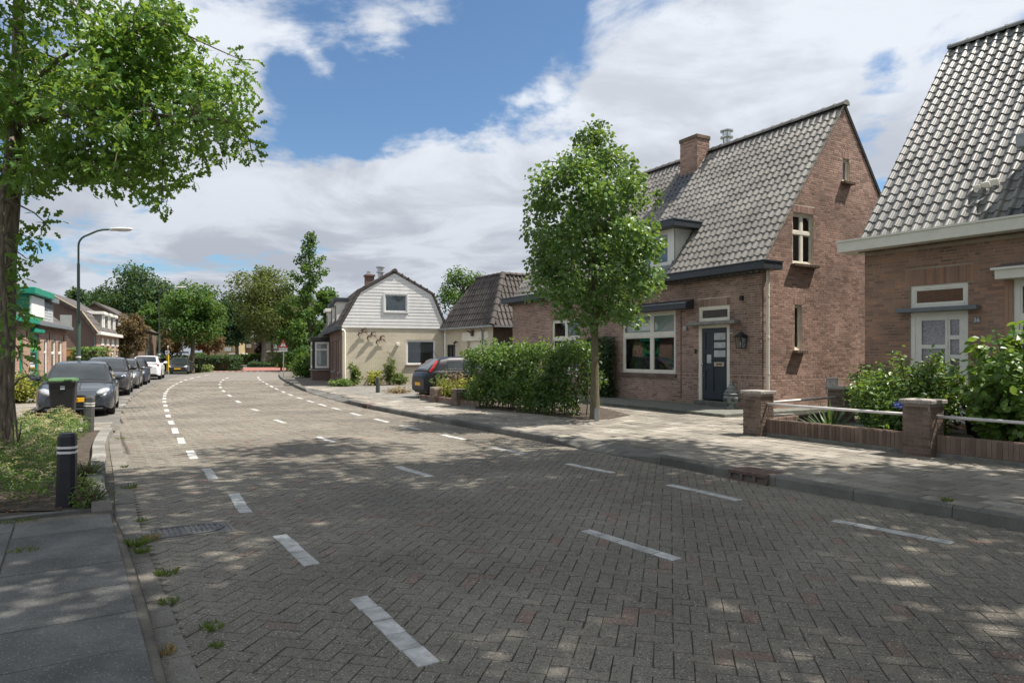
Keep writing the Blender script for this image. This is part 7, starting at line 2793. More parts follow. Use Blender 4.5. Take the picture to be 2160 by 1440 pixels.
# a person in a white shirt far away
t = thing('person', 'distant person in white top and dark trousers beyond the crossing', 'person', (GX(503, 138), 138, 0), 0)
bdy = MB()
bdy.tube([(-.09, 0, 0), (-.10, 0, .45), (-.09, 0, .85), (0, 0, .95)], [.06, .07, .09, .10], 8)
bdy.tube([(.09, .05, 0), (.10, 0, .45), (.09, 0, .85), (0, 0, .95)], [.06, .07, .09, .10], 8)
bdy.build('trousers', 'sign_black', t, smooth=True)
bdy = MB().tube([(0, 0, .88), (0, 0, 1.1), (0, 0, 1.38), (0, 0, 1.48)], [.15, .16, .19, .08], 10)
for sg in (-1, 1):
    bdy.tube([(sg * .18, 0, 1.40), (sg * .25, .02, 1.15), (sg * .22, -.08, .92)], [.06, .05, .04], 8)
bdy.build('shirt', 'sign_white', t, smooth=True)
MB().ball((0, 0, 1.62), (.085, .10, .125)).tube([(0, 0, 1.45), (0, 0, 1.56)], .05, 8).build('head', 'ochre_wood', t, smooth=True)
MB().ball((0, .02, 1.67), (.095, .105, .10)).build('hair', 'sign_black', t, smooth=True)


# ================================================================== TREES AND PLANTS
rv = np.random.default_rng(77)


def poly_clumps(rg, outline, Yr, n, cr, extra=None):
    """Clumps whose projection lies inside an outline read off the photo, at depths Yr."""
    res = []
    xs = [p[0] for p in outline]
    ys = [p[1] for p in outline]
    while len(res) < n:
        px = rg.uniform(min(xs), max(xs))
        py = rg.uniform(min(ys), max(ys))
        Y = rg.uniform(*Yr)
        r = cr * (.65 + .7 * rg.random())
        if inside(outline, np.array([[px, py]]))[0]:
            p = np.array([GX(px, Y), Y, GZ(py, Y)])
            if extra is None or extra(p):
                res.append((p, r))
    return res


# ---------------- oak at the left edge
ob = np.array([-7.16, 9.55, .08])
out_oak = [(-260, -420), (300, -420), (335, -60), (350, 20), (395, 65), (480, 100), (512, 150), (500, 215), (515, 300), (470, 345), (410, 345), (385, 395), (325, 425), (285, 385), (210, 375), (150, 395), (60, 400), (-40, 395), (-300, 420)]
in_oak = lambda p: np.linalg.norm((p - np.array([-6.6, 9.7, 6.6])) / np.array([4.6, 3.2, 4.6])) < 1.0
cl = poly_clumps(rv, out_oak, (8.2, 11.2), 85, .42, in_oak)
vis_oak = [(0, 0), (345, 0), (395, 65), (480, 100), (512, 150), (500, 215), (515, 300), (470, 345), (410, 345), (385, 395), (325, 425), (285, 385), (210, 375), (150, 395), (0, 400)]
cl += poly_clumps(rv, vis_oak, (8.6, 10.6), 95, .32, in_oak)
cl += [(np.array([GX(x, y_), y_, GZ(z, y_)]), r) for x, z, y_, r in ((95, 470, 9.2, .20), (60, 500, 9.4, .22), (20, 560, 9.2, .22), (55, 545, 9.3, .16), (50, 655, 9.2, .18), (25, 690, 9.2, .2), (60, 720, 9.1, .12), (85, 795, 9.0, .12),
                                                                  (45, 760, 9.1, .14), (30, 590, 9.3, .2), (45, 890, 9.3, .08), (38, 930, 9.3, .07), (20, 640, 9.3, .22), (25, 735, 9.2, .16), (505, 125, 9.4, .22), (530, 318, 9.5, .20), (340, 432, 9.1, .17), (440, 345, 9.3, .2))]
cl = [(c - ob, r) for c, r in cl]
tree('oak_tree', 'leafy oak with lobed leaves and rough trunk at left edge of planter', tuple(ob), (.33, .05, 8.6), .128, cl, 17500, .125, 'oak', 'leaf_oak', 'bark_oak', 5, limb_r=.045, fork=.55, mains=11, wild=.75, up=.45, droop=.35, tn=16)

# ---------------- big oak standing out of view to the right, whose crown shades the road
sb = np.array([7.4, 4.4, KT])


def hidden(p):
    w = p
    return (w[0] - .9 > .77 * w[1]) or (w[2] - .75 > EYE + .545 * w[1]) or w[1] < .2


cl = crown_clumps(np.random.default_rng(8), (6.6, 7.0, 11.6), (8.2, 6.9, 4.6), 185, .95, .55, hidden)
rq = np.random.default_rng(44)
cl += [(np.array([rq.uniform(1.2, 6.0), rq.uniform(2.0, 8.0), rq.uniform(9.5, 12.5)]), .8) for k in range(45)]
cl += [(np.array([rq.uniform(6.0, 12.0), rq.uniform(2.0, 7.0), rq.uniform(8.5, 12.5)]), .8) for k in range(30)]
cl = [(c - sb, r) for c, r in cl if hidden(c)]
tree('oak_tree', 'tall oak on the right pavement just outside the picture', tuple(sb), (-.4, .6, 12.0), .30, cl, 50000, .23, 'oak', 'leaf_oak', 'bark_oak', 6, limb_r=.07, fork=.5, up=.6)

# ---------------- clipped linden on the right pavement
lb_ = G(1255, 884, KT)
lbv = np.array([lb_.x, lb_.y, KT])
out_l = [(1215, 300), (1150, 345), (1128, 410), (1118, 480), (1118, 560), (1128, 640), (1170, 675), (1250, 690), (1330, 680), (1362, 640), (1378, 560), (1382, 470), (1360, 400), (1320, 330), (1275, 285), (1245, 270)]
c_l = np.array([lbv[0] - .06, lbv[1], 4.55])
cl = poly_clumps(np.random.default_rng(4), out_l, (lbv[1] - 1.65, lbv[1] + 1.65), 190, .33, lambda p: np.linalg.norm((p - c_l) / np.array([1.75, 1.70, 2.5])) < 1.02)
rgl = np.random.default_rng(15)
shoots = []
for (px, y0, y1) in ((1237, 330, 258), (1262, 320, 262), (1285, 330, 262), (1215, 345, 278), (1178, 370, 322), (1335, 400, 340), (1310, 345, 300), (1195, 350, 330), (1395, 520, 500), (1110, 470, 440), (1150, 400, 340), (1250, 300, 250), (1270, 300, 252), (1330, 360, 322), (1385, 430, 400)):
    Yq = lbv[1] + rgl.normal(0, .35)
    for q in np.linspace(0, 1, 6):
        shoots.append((np.array([GX(px + 4 * math.sin(q * 3), Yq), Yq, GZ(y0 + (y1 - y0) * q, Yq)]), .11 - .04 * q))
cl = cl + shoots
cl = [(c - lbv, r) for c, r in cl]
tl = tree('linden_tree', 'young egg shaped linden standing on the right pavement before the hedge', tuple(lbv), (-.02, 0, 5.6), .106, cl, 15500, .096, 'round', 'leaf_linden', 'bark_linden', 9, limb_r=.026, fork=.40, up=.6, droop=.5, limb_every=4, wild=.75)

# ---------------- hedge
hA, hB = np.array([1.60, 16.72]), np.array([-1.15, 20.25])
hL = np.linalg.norm(hB - hA)
hd_ = (hB - hA) / hL
hn = np.array([hd_[1], -hd_[0]])          # towards the garden side (right)
t = thing('hedge', 'broad green hedge with brown tips behind the street tree', 'hedge', (hA[0], hA[1], KT), math.atan2(hd_[1], hd_[0]))
hc = []
for k in range(230):
    f_ = rv.random()
    zc_ = rv.uniform(.14, 1.62) if f_ < .72 else rv.uniform(1.50, 1.72)
    yc_ = (rv.normal(.02, .06) if f_ < .5 else rv.uniform(-1.1, -.05)) + .10 * math.sin(zc_ * 1.9)
    hc.append((np.array([rv.uniform(.1, hL + .1), yc_, zc_]), rv.uniform(.18, .32)))
P, o_, idx = clump_points(rv, hc, 17000)
P[:, 2] = np.maximum(P[:, 2], .04)
kb = rv.random(len(hc))
top_lit = np.clip((P[:, 2] - 1.2) / .6, 0, 1)  # leaf colour lightens towards the top, painting in the lit upper edge
leaves('foliage', P, o_, .088, 'oval', 'leaf_hedge', t, rv, np.clip(.3 * kb[idx] + .35 * rv.random(len(P)) + .3 * top_lit, 0, 1), up=.35, droop=.25)
ns = 60
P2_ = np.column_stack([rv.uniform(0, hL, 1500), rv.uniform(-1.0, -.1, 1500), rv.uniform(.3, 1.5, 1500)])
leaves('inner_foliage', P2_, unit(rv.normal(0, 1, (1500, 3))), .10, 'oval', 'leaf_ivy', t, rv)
for k in range(30):
    xx = (k + .5) / 30 * hL + rv.normal(0, .05)
    yb = rv.uniform(-.5, .05)
    MB().tube([(xx, yb, -.02), (xx + rv.normal(0, .05), yb + rv.normal(0, .04), .5), (xx + rv.normal(0, .12), yb + rv.normal(0, .1), 1.3)], [.018, .014, .006], 5).build('stem', 'twig', t)
# hedge shoots on top
pts = []
for k in range(26):
    xx = rv.uniform(-.2, hL + .2)
    for q in range(7):
        pts.append((xx + rv.normal(0, .03), rv.uniform(-.9, .1) * 0 - .4 + rv.normal(0, .3) * 0 + .35 * math.sin(k), 1.75 + q * .04 + rv.random() * .02))
pts = np.array(pts)
leaves('shoots', pts, unit(np.column_stack([rv.normal(0, 1, len(pts)), rv.normal(0, 1, len(pts)), rv.random(len(pts))])), .08, 'oval', 'leaf_hazel', t, rv)

# ---------------- house plants behind the big window
t = thing('house_plant', 'leafy house plants standing inside the big front window', 'house plant', f38.w(0, 0, 1.1), f38.rz)
hc = [(np.array([wu0 + .45, .36, .30]), .24), (np.array([wu0 + .8, .34, .75]), .22), (np.array([wu0 + .5, .38, .9]), .22), (np.array([wu1 - .35, .34, .28]), .22), (np.array([wu1 - .75, .36, .15]), .2)]
P, o_, idx = clump_points(rv, hc, 2400)
leaves('foliage', P, o_, .12, 'narrow', 'leaf_shrub', t, rv, None, .4, .6)
for c_, r_ in hc:
    MB().tube([(c_[0], c_[1], -.05), (c_[0], c_[1], c_[2])], .012, 5).build('stem', 'twig', t)

# ---------------- climber on the front of the brick house
t = thing('wall_climber', 'dark evergreen climber against the brick front left of the window', 'climber', f38.w(0, 0, .2), f38.rz)
n = 4200
x = rv.uniform(-7.6, -5.98, n)
z = rv.uniform(.0, 2.05, n)
y = -np.abs(rv.normal(.22, .16, n)) - .02 - .15 * np.sin(np.clip(z / 2, 0, 1) * 3)
P = np.column_stack([x, y, z])
o_ = np.column_stack([rv.normal(.2, .4, n), np.full(n, -1.0), rv.normal(.2, .3, n)])
leaves('foliage', P, unit(o_), .10, 'oval', 'leaf_ivy', t, rv)
for k in range(8):
    xx = -7.3 + k * .17
    MB().tube([(xx, -.10, -.1), (xx + .1, -.12, .9), (xx + rv.normal(0, .1), -.10, 1.8)], [.02, .015, .006], 5).build('stem', 'twig', t)


def shrub(name, label, base, r, h, nl, leaf, shape, mat, nst=14, seed=1, cat='shrub', group=None, up=.6, droop=.2, z0=.15, spread=1.0, wild=.6, stem='twig'):
    """Arching stems with leaves along them."""
    rg = np.random.default_rng(seed)
    t = thing(name, label, cat, base, 0, group)
    pts, outs = [], []
    mb = MB()
    per = max(4, nl // nst)
    for k in range(nst):
        a = 2 * math.pi * (k + rg.random()) / nst
        rr = r * (rg.random() ** .6) * spread
        hh = h * (1 - .45 * (rr / r) ** 2) * rg.uniform(.75, 1.08)
        p0 = np.array([math.cos(a) * rr * .15, math.sin(a) * rr * .15, -.02])
        p1 = np.array([math.cos(a) * rr * .45, math.sin(a) * rr * .45, hh * .62])
        p2 = np.array([math.cos(a) * rr, math.sin(a) * rr, hh])
        line = [(1 - q) ** 2 * p0 + 2 * q * (1 - q) * p1 + q * q * p2 for q in np.linspace(0, 1, 7)]
        mb.tube(line, [.012 * (1 - .8 * q) + .002 for q in np.linspace(0, 1, 7)], 5, caps=False)
        qs = rg.uniform(z0, 1.0, per)
        for q in qs:
            p = (1 - q) ** 2 * p0 + 2 * q * (1 - q) * p1 + q * q * p2
            off = rg.normal(0, 1, 3) * (.11 * r + .04) * (1.15 - q * .75)
            pts.append(p + off)
            outs.append(np.array([math.cos(a) * .5, math.sin(a) * .5, .4]) + off * 3)
    P = np.array(pts)
    P[:, 2] = np.maximum(P[:, 2], .02)
    mb.build('stems', stem, t)
    leaves('foliage', P, unit(np.array(outs)), leaf, shape, mat, t, rg, None, up, droop, wild)
    return t


SB = np.array([GX(1925, 11.9), 11.9, .2])
shrub('garden_shrub', 'large light green shrub with arching shoots before the white door', tuple(SB), 1.12, 1.42, 9500, .085, 'oval', 'leaf_shrub', 85, 3, up=.7)
shrub('garden_shrub', 'low light green shrub against the rear pier left of the big shrub', (GX(1842, 13.2), 13.2, .2), .62, 1.25, 2600, .07, 'oval', 'leaf_shrub', 30, 4)
shrub('hazel_shrub', 'broad leaved hazel shrub at the right edge behind the rail', (GX(2150, 10.0), 10.0, .2), .85, 2.05, 2600, .115, 'round', 'leaf_hazel', 34, 5, spread=1.0, z0=.2)
shrub('hydrangea', 'dark hydrangea with blue flower behind the right garden pier', (GX(1888, 11.15), 11.15, .2), .36, .62, 700, .085, 'oval', 'leaf_hedge', 14, 6)
hy = [o for o in bpy.data.objects if o.name.startswith('hydrangea')][0]
fh = GZ(853, 11.1) - .2
m_ = rv.normal(0, 1, (90, 3))
leaves('flower_head', np.column_stack([m_[:, 0] * .05, m_[:, 1] * .04 - .12, fh + m_[:, 2] * .022]), unit(m_), .04, 'quad', 'petal_blue', hy, rv)
# yucca: each blade a part
yb = np.array([GX(1752, 12.15), 12.15, .2])
t = thing('yucca', 'spiky yucca with sword shaped leaves behind the low garden wall', 'plant', tuple(yb), 0)
for k in range(46):
    a = 2.4 * k + rv.normal(0, .2)
    el = rad(12 + 70 * (k / 46) + rv.normal(0, 5))
    ln = rv.uniform(.50, .74)
    w = .026
    d = np.array([math.cos(a) * math.cos(el), math.sin(a) * math.cos(el), math.sin(el)])
    s = np.array([-math.sin(a), math.cos(a), 0])
    u = np.cross(d, s)
    rows = []
    for q, wf in ((0, .7), (.3, 1.0), (.7, .75), (1.0, .05)):
        p = d * ln * q - np.array([0, 0, 1]) * .12 * ln * q * q * math.cos(el)
        rows.append([p - s * w * wf - u * .008 * wf, p + u * .004, p + s * w * wf - u * .008 * wf])
    mb = MB()
    strip_mesh(mb, [[tuple(map(float, p)) for p in r] for r in rows])
    mb.build('leaf_blade', 'yucca_leaf', t, smooth=True)
# pot with a dark plant
pp = np.array([GX(2072, 11.4), 11.4, .2])
t = thing('plant_pot', 'black round plant pot behind the pipe rail', 'pot', tuple(pp), 0)
auto_smooth(MB().lathe([(.17, 0), (.20, .02), (.25, .36), (.275, .37), (.275, .42), (.25, .42), (.23, .38)], n=22).build('pot', 'bin_black', t), 40)
shrub('potted_plant', 'dark olive feathery plant growing in the black pot', (pp[0], pp[1], .55), .42, .62, 1500, .055, 'narrow', 'leaf_far_olive', 22, 8, cat='plant', z0=.4)

# ---------------- planter: spiraea ground cover with flat cream flower heads
pl = [(-4.28, 7.0), (-4.75, 7.75), (-5.45, 8.9), (-6.1, 10.0), (-6.85, 11.2), (-7.6, 12.6), (-8.4, 14.0), (-9.5, 14.1), (-12.2, 12.6), (-12.5, 7), (-6.6, 5.3), (-4.9, 6.5)]
n = 60000
Q = np.column_stack([rv.uniform(-12.5, -4.2, n), rv.uniform(5.2, 14.2, n)])
edge = np.array([(-5.0, 7.75), (-5.35, 8.1), (-6.35, 9.9), (-7.15, 11.2), (-7.9, 12.7), (-8.6, 13.9), (-9.5, 14.1), (-12.2, 12.6), (-12.5, 7.2), (-7.2, 5.65), (-5.35, 6.55), (-4.85, 7.0)])
Q = Q[inside(edge, Q)]
px, py = project(np.column_stack([Q, np.full(len(Q), .2)]))
Q = Q[(px > -90)]
hgt = .24 + .20 * (0.5 + .5 * np.sin(Q[:, 0] * 3.1 + 1.3) * np.sin(Q[:, 1] * 2.7)) + .08 * np.sin(Q[:, 0] * 9 + Q[:, 1] * 7)
hgt = hgt * (.55 + .45 * np.clip((Q[:, 1] - 5.5) / 3, 0, 1))
n = len(Q)
tt = rv.random(n) ** .5
P = np.column_stack([Q, .08 + hgt * tt])
bed = leaves('ground_cover', P, unit(np.column_stack([rv.normal(0, .6, (n, 2)), np.ones(n)])), .066, 'narrow', 'leaf_bed', None, rv, None, .7, .0, .6, 'stuff')
tag(bed, 'low green spiraea ground cover filling the planter bed', 'ground cover', kind='stuff')
k = rv.choice(n, 800, replace=False)
fp, fo = [], []
for i in k:
    c = np.array([Q[i, 0], Q[i, 1], .08 + hgt[i] * 1.08 + .03])
    r_ = rv.uniform(.03, .065)
    m = 14
    a = rv.uniform(0, 6.28, m)
    q = np.sqrt(rv.random(m)) * r_
    fp.append(np.column_stack([c[0] + np.cos(a) * q, c[1] + np.sin(a) * q, c[2] + rv.normal(0, .005, m)]))
fp = np.concatenate(fp)
leaves('flower_heads', fp, np.repeat([[0, 0, 1.0]], len(fp), 0), .019, 'quad', 'flower_cream', bed, rv, None, 1.0, 0, .35)
# separate tufts at the bare corner of the planter
for k, (px, py, r_, h_, lab) in enumerate(((188, 1068, .20, .26, 'small green tuft right of the black bollard'), (185, 1010, .22, .24, 'green tuft behind the black bollard by the kerb'), (175, 1040, .16, .2, 'bright green tuft beside the black bollard'))):
    q = G(px, py, .09)
    shrub('planter_tuft', lab, (q.x, q.y, .08), r_, h_, 420, .05, 'narrow', 'leaf_bed', 26, 40 + k, 'plant', 'tufts in the planter', up=.9)
# litter on the bare soil
n = 260
q = np.column_stack([rv.uniform(-5.6, -4.2, n), rv.uniform(6.7, 9.0, n)])
q = q[inside(pl, q)]
lt = leaves('leaf_litter', np.column_stack([q, np.full(len(q), .085)]), np.repeat([[0, 0, 1.0]], len(q), 0), .045, 'oval', 'litter', None, rv, None, 1.0, 0, .3)
tag(lt, 'brown leaf litter on the bare soil beside the planter kerb', 'leaf litter', kind='stuff')
n = 500
q = np.column_stack([rv.uniform(-1.6, 2.5, n), rv.uniform(15.3, 20.3, n)])
dd = (q - hA) @ np.array([-hd_[1], hd_[0]])
q = q[(dd > 0.0) & (dd < .55)]
lt = leaves('leaf_litter', np.column_stack([q, np.full(len(q), KT + .012)]), np.repeat([[0, 0, 1.0]], len(q), 0), .04, 'oval', 'litter', None, rv, None, 1.0, 0, .3)
tag(lt, 'dead brown leaves on the ground along the foot of the hedge', 'leaf litter', kind='stuff')


def grass(label, c, r, h, n, mat='grass_blade', seed=0, name='grass_tuft', flat=.8, group='grass tufts in the paving joints'):
    rg = np.random.default_rng(seed + 500)
    a = rg.uniform(0, 6.28, n)
    q = np.sqrt(rg.random(n)) * r
    P = np.column_stack([np.cos(a) * q, np.sin(a) * q, np.zeros(n)])
    D = unit(np.column_stack([np.cos(a) * flat * rg.random(n), np.sin(a) * flat * rg.random(n), np.ones(n) * (.5 + rg.random(n))]))
    S = unit(np.cross(D, rg.normal(0, 1, (n, 3))))
    L = h * rg.uniform(.5, 1.1, n)[:, None]
    w = .006 + .004 * (h > .3)
    droop = np.array([0, 0, -1.0]) * L * .25
    V = np.stack([P - S * w, P + S * w, P + D * L * .6 + S * w * .6, P + D * L + droop * 1.2], 1)
    F_ = np.arange(n * 4).reshape(-1, 4)
    t = thing(name, label, 'grass', c, 0, group)
    link('blades', np_mesh('blades', V.reshape(-1, 3), F_, rg.random(n) * .98), t, mat, 'stuff')
    return t


for k, (px, py, r_, h_, n_, mat_, lab) in enumerate((
        (288, 1150, .07, .10, 90, 'grass_blade', 'green grass clump along the slab edge beside the manhole cover'), (300, 1165, .05, .08, 60, 'grass_blade', 'thin grass at the slab edge just below the manhole clump'),
        (318, 1138, .07, .09, 80, 'grass_dry', 'browning weed tuft at the left end of the manhole cover'), (352, 1210, .07, .06, 80, 'grass_blade', 'flat green tuft on the gutter below the manhole cover'),
        (356, 1270, .06, .05, 60, 'grass_blade', 'flat green tuft in the gutter, second below the manhole cover'), (447, 1322, .07, .05, 70, 'grass_blade', 'flat green tuft on the pavers near the lower left corner'),
        (458, 1362, .04, .04, 40, 'grass_blade', 'smallest flat tuft on the pavers, lowest in the picture'), (342, 1378, .06, .06, 80, 'grass_dry', 'dry straw coloured tuft on the slab edge at lower left'),
        (274, 1028, .10, .06, 70, 'grass_blade', 'grass in the gutter right of the black bollard'), (298, 1098, .06, .04, 50, 'grass_blade', 'small tuft above the manhole cover'),
        (262, 985, .05, .05, 40, 'grass_blade', 'small tuft in the gutter beside the planter kerb'), (254, 925, .08, .05, 50, 'grass_blade', 'small tuft where the planter kerb ends'), (1998, 1056, .05, .06, 50, 'grass_blade', 'green tuft between the pavement slabs near the right edge'),
        (222, 868, .16, .30, 60, 'grass_dry', 'dry bent grass by the front wheel of the grey hatchback'), (120, 872, .3, .08, 90, 'grass_dry', 'dry grass under the nose of the grey hatchback'))):
    q = G(px, py, .0 if px > 300 or py < 900 else .03)
    if px > 1500:
        q = G(px, py, KT)
    grass(lab, (q.x, q.y, q.z), r_, h_, n_, mat_, k)
# verge grass in the joint strip along the planter side of the slabs
for k, (px, py) in enumerate(((60, 1095), (20, 1100), (48, 1160))):
    q = G(px, py, SL)
    grass(('short grass in the slab joint before the planter, nearest the bollard', 'short grass in the slab joint at the far left', 'short grass in the slab joint below the others')[k], (q.x, q.y, SL), .10, .03, 60, 'grass_blade', 60 + k)

# weeds and flowers by the stubs and the cream house
for k, (px, Y_, r_, h_, nl, leaf, shp, mat_, lab, nst) in enumerate((
        (945, 22.2, .55, .75, 900, .10, 'narrow', 'leaf_yellow', 'yellow green herbs between the two brick stubs', 30), (990, 21.6, .7, .8, 1200, .09, 'oval', 'leaf_yellow', 'bright yellow green plants between stub and hedge', 30),
        (958, 22.6, .5, 1.0, 500, .14, 'narrow', 'grass_dry', 'tall dry grass heads behind the brick stubs', 30), (930, 22.9, .3, 1.1, 220, .16, 'narrow', 'leaf_weed', 'upright green spikes behind the left brick stub', 14),
        (748, 33.9, .30, 1.25, 420, .16, 'oval', 'leaf_weed', 'tall single weed against the cream wall near its corner', 5), (823, 34.6, .38, 1.55, 900, .16, 'narrow', 'leaf_weed', 'feathery upright shrub against the cream wall', 16),
        (792, 34.3, .65, .75, 700, .12, 'oval', 'leaf_yellow', 'low yellowish plant at the foot of the cream wall', 20), (843, 34.9, .5, .6, 500, .12, 'oval', 'leaf_weed', 'low green plant below the cream house window', 16),
        (725, 33.3, .55, .35, 500, .12, 'oval', 'leaf_shrub', 'low leafy weeds at the cream house corner', 18), (705, 33.8, .4, .25, 300, .1, 'oval', 'leaf_hedge', 'low weeds along the shaded brick side', 14),
        (898, 24.4, .45, .22, 300, .12, 'narrow', 'grass_dry', 'dry cut grass beside the black hatchback', 24), (840, 27.3, .7, .16, 400, .12, 'narrow', 'grass_dry', 'sparse dry grass on the cream house drive', 40),
        (645, 47.5, 1.3, 1.7, 2200, .16, 'oval', 'leaf_far_mid', 'dark green garden bush beyond the bay window', 30), (635, 52.0, 1.0, 1.0, 900, .16, 'oval', 'leaf_far_mid', 'lower green bush behind the garden bush', 20))):
    shrub('weed_plant' if nl < 1300 else 'garden_bush', lab, (GX(px, Y_), Y_, KT), r_, h_, nl, leaf, shp, mat_, nst, 100 + k, 'plant')

# ---------------- hedges and bushes on the left
def leaf_box(name, label, c, sx, sy, sz, rz, nl, leaf, mat, cat='hedge', seed=0, z0=0.0):
    rg = np.random.default_rng(seed + 900)
    t = thing(name, label, cat, c, rz)
    f = rg.random(nl)
    P = np.column_stack([rg.uniform(-sx / 2, sx / 2, nl), rg.uniform(-sy / 2, sy / 2, nl), rg.uniform(z0, sz, nl)])
    o = np.zeros((nl, 3))
    a = f < .35
    P[a, 2] = sz + rg.normal(0, .05, a.sum())
    o[a, 2] = 1
    b = (f >= .35) & (f < .75)
    sg = np.where(rg.random(b.sum()) < .7, -1, 1)
    P[b, 1] = sg * sy / 2 + rg.normal(0, .05, b.sum())
    o[b, 1] = sg
    c2 = f >= .75
    sg = np.where(rg.random(c2.sum()) < .5, -1, 1)
    P[c2, 0] = sg * sx / 2 + rg.normal(0, .05, c2.sum())
    o[c2, 0] = sg
    leaves('foliage', P, o, leaf, 'oval', mat, t, rg)
    MB().box(-sx / 2 + .12, sx / 2 - .12, -sy / 2 + .12, sy / 2 - .12, -.05, sz - .14).build('inner_mass', 'twig', t)
    return t


leaf_box('clipped_hedge', 'clipped bright green hedge before the gambrel house', (GX(190, 41), 41, .05), 2.2, .9, GZ(738, 41), rad(-20), 1500, .15, 'leaf_hazel', seed=1)
leaf_box('clipped_hedge', 'small clipped hedge block right of the gambrel house', (GX(262, 57), 57, .05), .9, .8, GZ(746, 57), rad(-20), 600, .16, 'leaf_hazel', seed=2)
shrub('yellow_shrub', 'yellow green shrub behind the oak trunk', (GX(38, 22.5), 22.5, .05), 1.0, .95, 1700, .10, 'oval', 'leaf_yellow', 40, 61)
shrub('front_garden_plant', 'pale feathery plants before the pink brick row house', (GX(160, 33), 33, .05), 1.3, 1.05, 1200, .13, 'narrow', 'leaf_far_brown', 40, 62)
shrub('front_garden_plant', 'green bush with pink flowers behind the low railing', (GX(60, 25.5), 25.5, .05), .7, 1.1, 1000, .1, 'oval', 'leaf_hedge', 26, 63)
leaf_box('verge_planting', 'dark green bushes behind the parked saloon', (GX(388, 74), 74, 0), 12, 2.5, 1.5, rad(-8), 3200, .26, 'leaf_far_dark', 'bush', 3)
leaf_box('verge_planting', 'low straw coloured verge beside the three bollards', (GX(428, 70), 70, 0), 1.6, 5, .55, rad(20), 700, .2, 'leaf_weed', 'bush', 4)
leaf_box('far_hedge', 'bright green clipped hedge beyond the crossing', (GX(536, 124), 124, 0), 4.4, 2.0, 1.75, 0, 1500, .3, 'leaf_far_mid', 'hedge', 5)
leaf_box('far_hedge', 'long dark hedge behind the white van', (GX(462, 172), 172, 0), 12, 2.0, 2.1, 0, 1300, .5, 'leaf_far_mid', 'hedge', 6)
leaf_box('verge_planting', 'yellow flowering verge right of the warning sign', (GX(620, 92), 92, 0), 4.0, 1.5, .75, 0, 900, .25, 'leaf_yellow', 'bush', 7)
leaf_box('verge_planting', 'dark ground cover left of the warning sign', (GX(570, 97), 97, 0), 5.5, 2.0, .6, 0, 900, .28, 'leaf_far_dark', 'bush', 8)


# ---------------- trees further down the street
def far_tree(label, px, Y, py_base, py_top, pxl, pxr, py_low, mat, nl, leaf, seed, ncl=60, name='street_tree', cone=0.0, tr=.2, group='trees down the street', depth=None, shell=.45, cr=None):
    """Crown read as extents in the photo (left, right, top, underside) at depth Y."""
    rg = np.random.default_rng(seed)
    b = np.array([GX(px, Y), Y, 0.0])
    x0, x1 = GX(pxl, Y), GX(pxr, Y)
    z1, z0 = GZ(py_top, Y), GZ(py_low, Y)
    c = np.array([(x0 + x1) / 2, Y, (z0 + z1) / 2])
    r = np.array([(x1 - x0) / 2, depth or (x1 - x0) / 2, (z1 - z0) / 2])
    crr = cr or r[0] * .28

    def fn(p):
        if cone:
            q = (p[2] - z0) / (z1 - z0)
            lim = (1 - q) ** cone
            return np.hypot((p[0] - c[0]) / r[0], (p[1] - c[1]) / r[1]) < max(lim, .07)
        return True

    if cone:
        cl = []
        for i in range(ncl):
            q = (i / ncl) ** 1.15 * .99
            a = i * 2.4 + rg.normal(0, .3)
            lim = (1 - q) ** cone * (.6 + .6 * rg.random()) if i % 3 else (1 - q) ** cone * .35
            p = np.array([c[0] + math.cos(a) * r[0] * lim, c[1] + math.sin(a) * r[1] * lim, z0 + (z1 - z0) * q - lim * .6])
            cl.append((p - b, crr * (1.05 - .72 * q)))
    else:
        cl = [(p - b, q) for p, q in crown_clumps(rg, c, r * .86, ncl, crr, shell)]
    nl = int(nl * 1.35)
    return tree(name, label, tuple(b), (c[0] - b[0], 0, z0 + (z1 - z0) * (.92 if cone else .6)), tr, cl, nl, leaf, 'quad' if leaf > .2 else 'oval', mat, 'bark_oak', seed, group, limb_r=.06, limb_every=2, fork=.45)


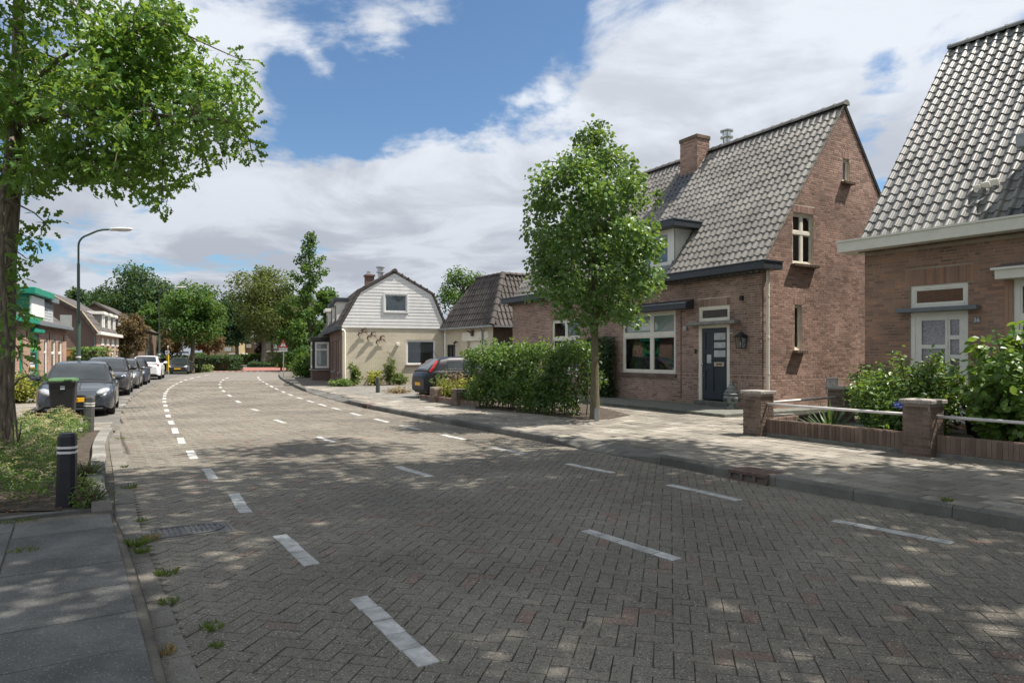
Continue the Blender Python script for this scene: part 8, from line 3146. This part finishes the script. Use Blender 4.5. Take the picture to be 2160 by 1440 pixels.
far_tree('fresh green street tree with forked crown left of the road bend', 404, 66, 775, 588, 336, 486, 735, 'leaf_far_mid', 8500, .26, 11, 75, tr=.24)
far_tree('huge dark oak above the brown roofs on the left', 285, 92, 760, 556, 196, 372, 720, 'leaf_far_dark', 10000, .36, 12, 80, tr=.5)
far_tree('dark oak left of the huge oak behind the street lamp', 190, 98, 760, 590, 130, 235, 720, 'leaf_far_dark', 5000, .36, 13, 45, tr=.4)
far_tree('lighter green tree between the dark oak and the brown shrub', 318, 80, 760, 628, 290, 350, 740, 'leaf_far_mid', 3500, .28, 14, 30, tr=.2)
far_tree('brown dying tree before the plain brown house', 272, 56, 770, 655, 236, 312, 752, 'leaf_far_brown', 5200, .17, 15, 45, tr=.12)
far_tree('brown leaved bush tree behind the yellow marker post', 352, 72, 770, 688, 318, 408, 752, 'leaf_far_brown', 4500, .2, 16, 40, tr=.12)
far_tree('brown leaved tree right of the fresh green street tree', 440, 82, 770, 690, 400, 470, 745, 'leaf_far_brown', 3500, .24, 17, 34, tr=.12)
far_tree('olive green broad tree in the middle distance', 556, 104, 770, 553, 478, 640, 722, 'leaf_far_olive', 10500, .34, 18, 90, tr=.4)
far_tree('tall pointed green tree beside the cream house row', 652, 72, 775, 486, 582, 724, 752, 'leaf_far_mid', 9500, .27, 19, 95, cone=.72, tr=.2)
far_tree('dark tree with low crown behind the olive tree', 500, 120, 770, 610, 440, 560, 738, 'leaf_far_dark', 6500, .42, 20, 60, tr=.35)
far_tree('dark tree at the left of the far crossing', 440, 125, 770, 640, 395, 480, 742, 'leaf_far_dark', 4000, .42, 21, 40, tr=.3)
far_tree('dark green tree right behind the warning sign', 608, 110, 770, 600, 560, 660, 735, 'leaf_far_dark', 6000, .38, 22, 55, tr=.32)
far_tree('slim trunked tree left of the warning sign', 575, 112, 772, 640, 535, 610, 728, 'leaf_far_mid', 4000, .36, 23, 40, tr=.30)
far_tree('purple leaved tree beside the far hedge', 552, 130, 770, 700, 535, 566, 748, 'leaf_purple', 1800, .36, 24, 18, tr=.15)
far_tree('pale silvery tree behind the cream house roofs', 980, 62, 760, 552, 922, 1034, 690, 'leaf_far_mid', 3600, .22, 25, 50, tr=.2, cr=.75)
far_tree('green tree peeping over the row house dormers', 690, 66, 770, 590, 664, 722, 740, 'leaf_far_mid', 3500, .26, 26, 34, tr=.2)
far_tree('dark trees filling the gap at the end of the street', 470, 185, 765, 655, 400, 560, 752, 'leaf_far_dark', 4200, .7, 27, 50, tr=.4)
far_tree('dark trees behind the tile hung house', 640, 170, 765, 640, 560, 720, 750, 'leaf_far_dark', 4200, .7, 28, 50, tr=.4)
far_tree('dark wood edge behind the gambrel house', 120, 120, 765, 640, 20, 200, 748, 'leaf_far_dark', 4200, .5, 29, 50, tr=.4)
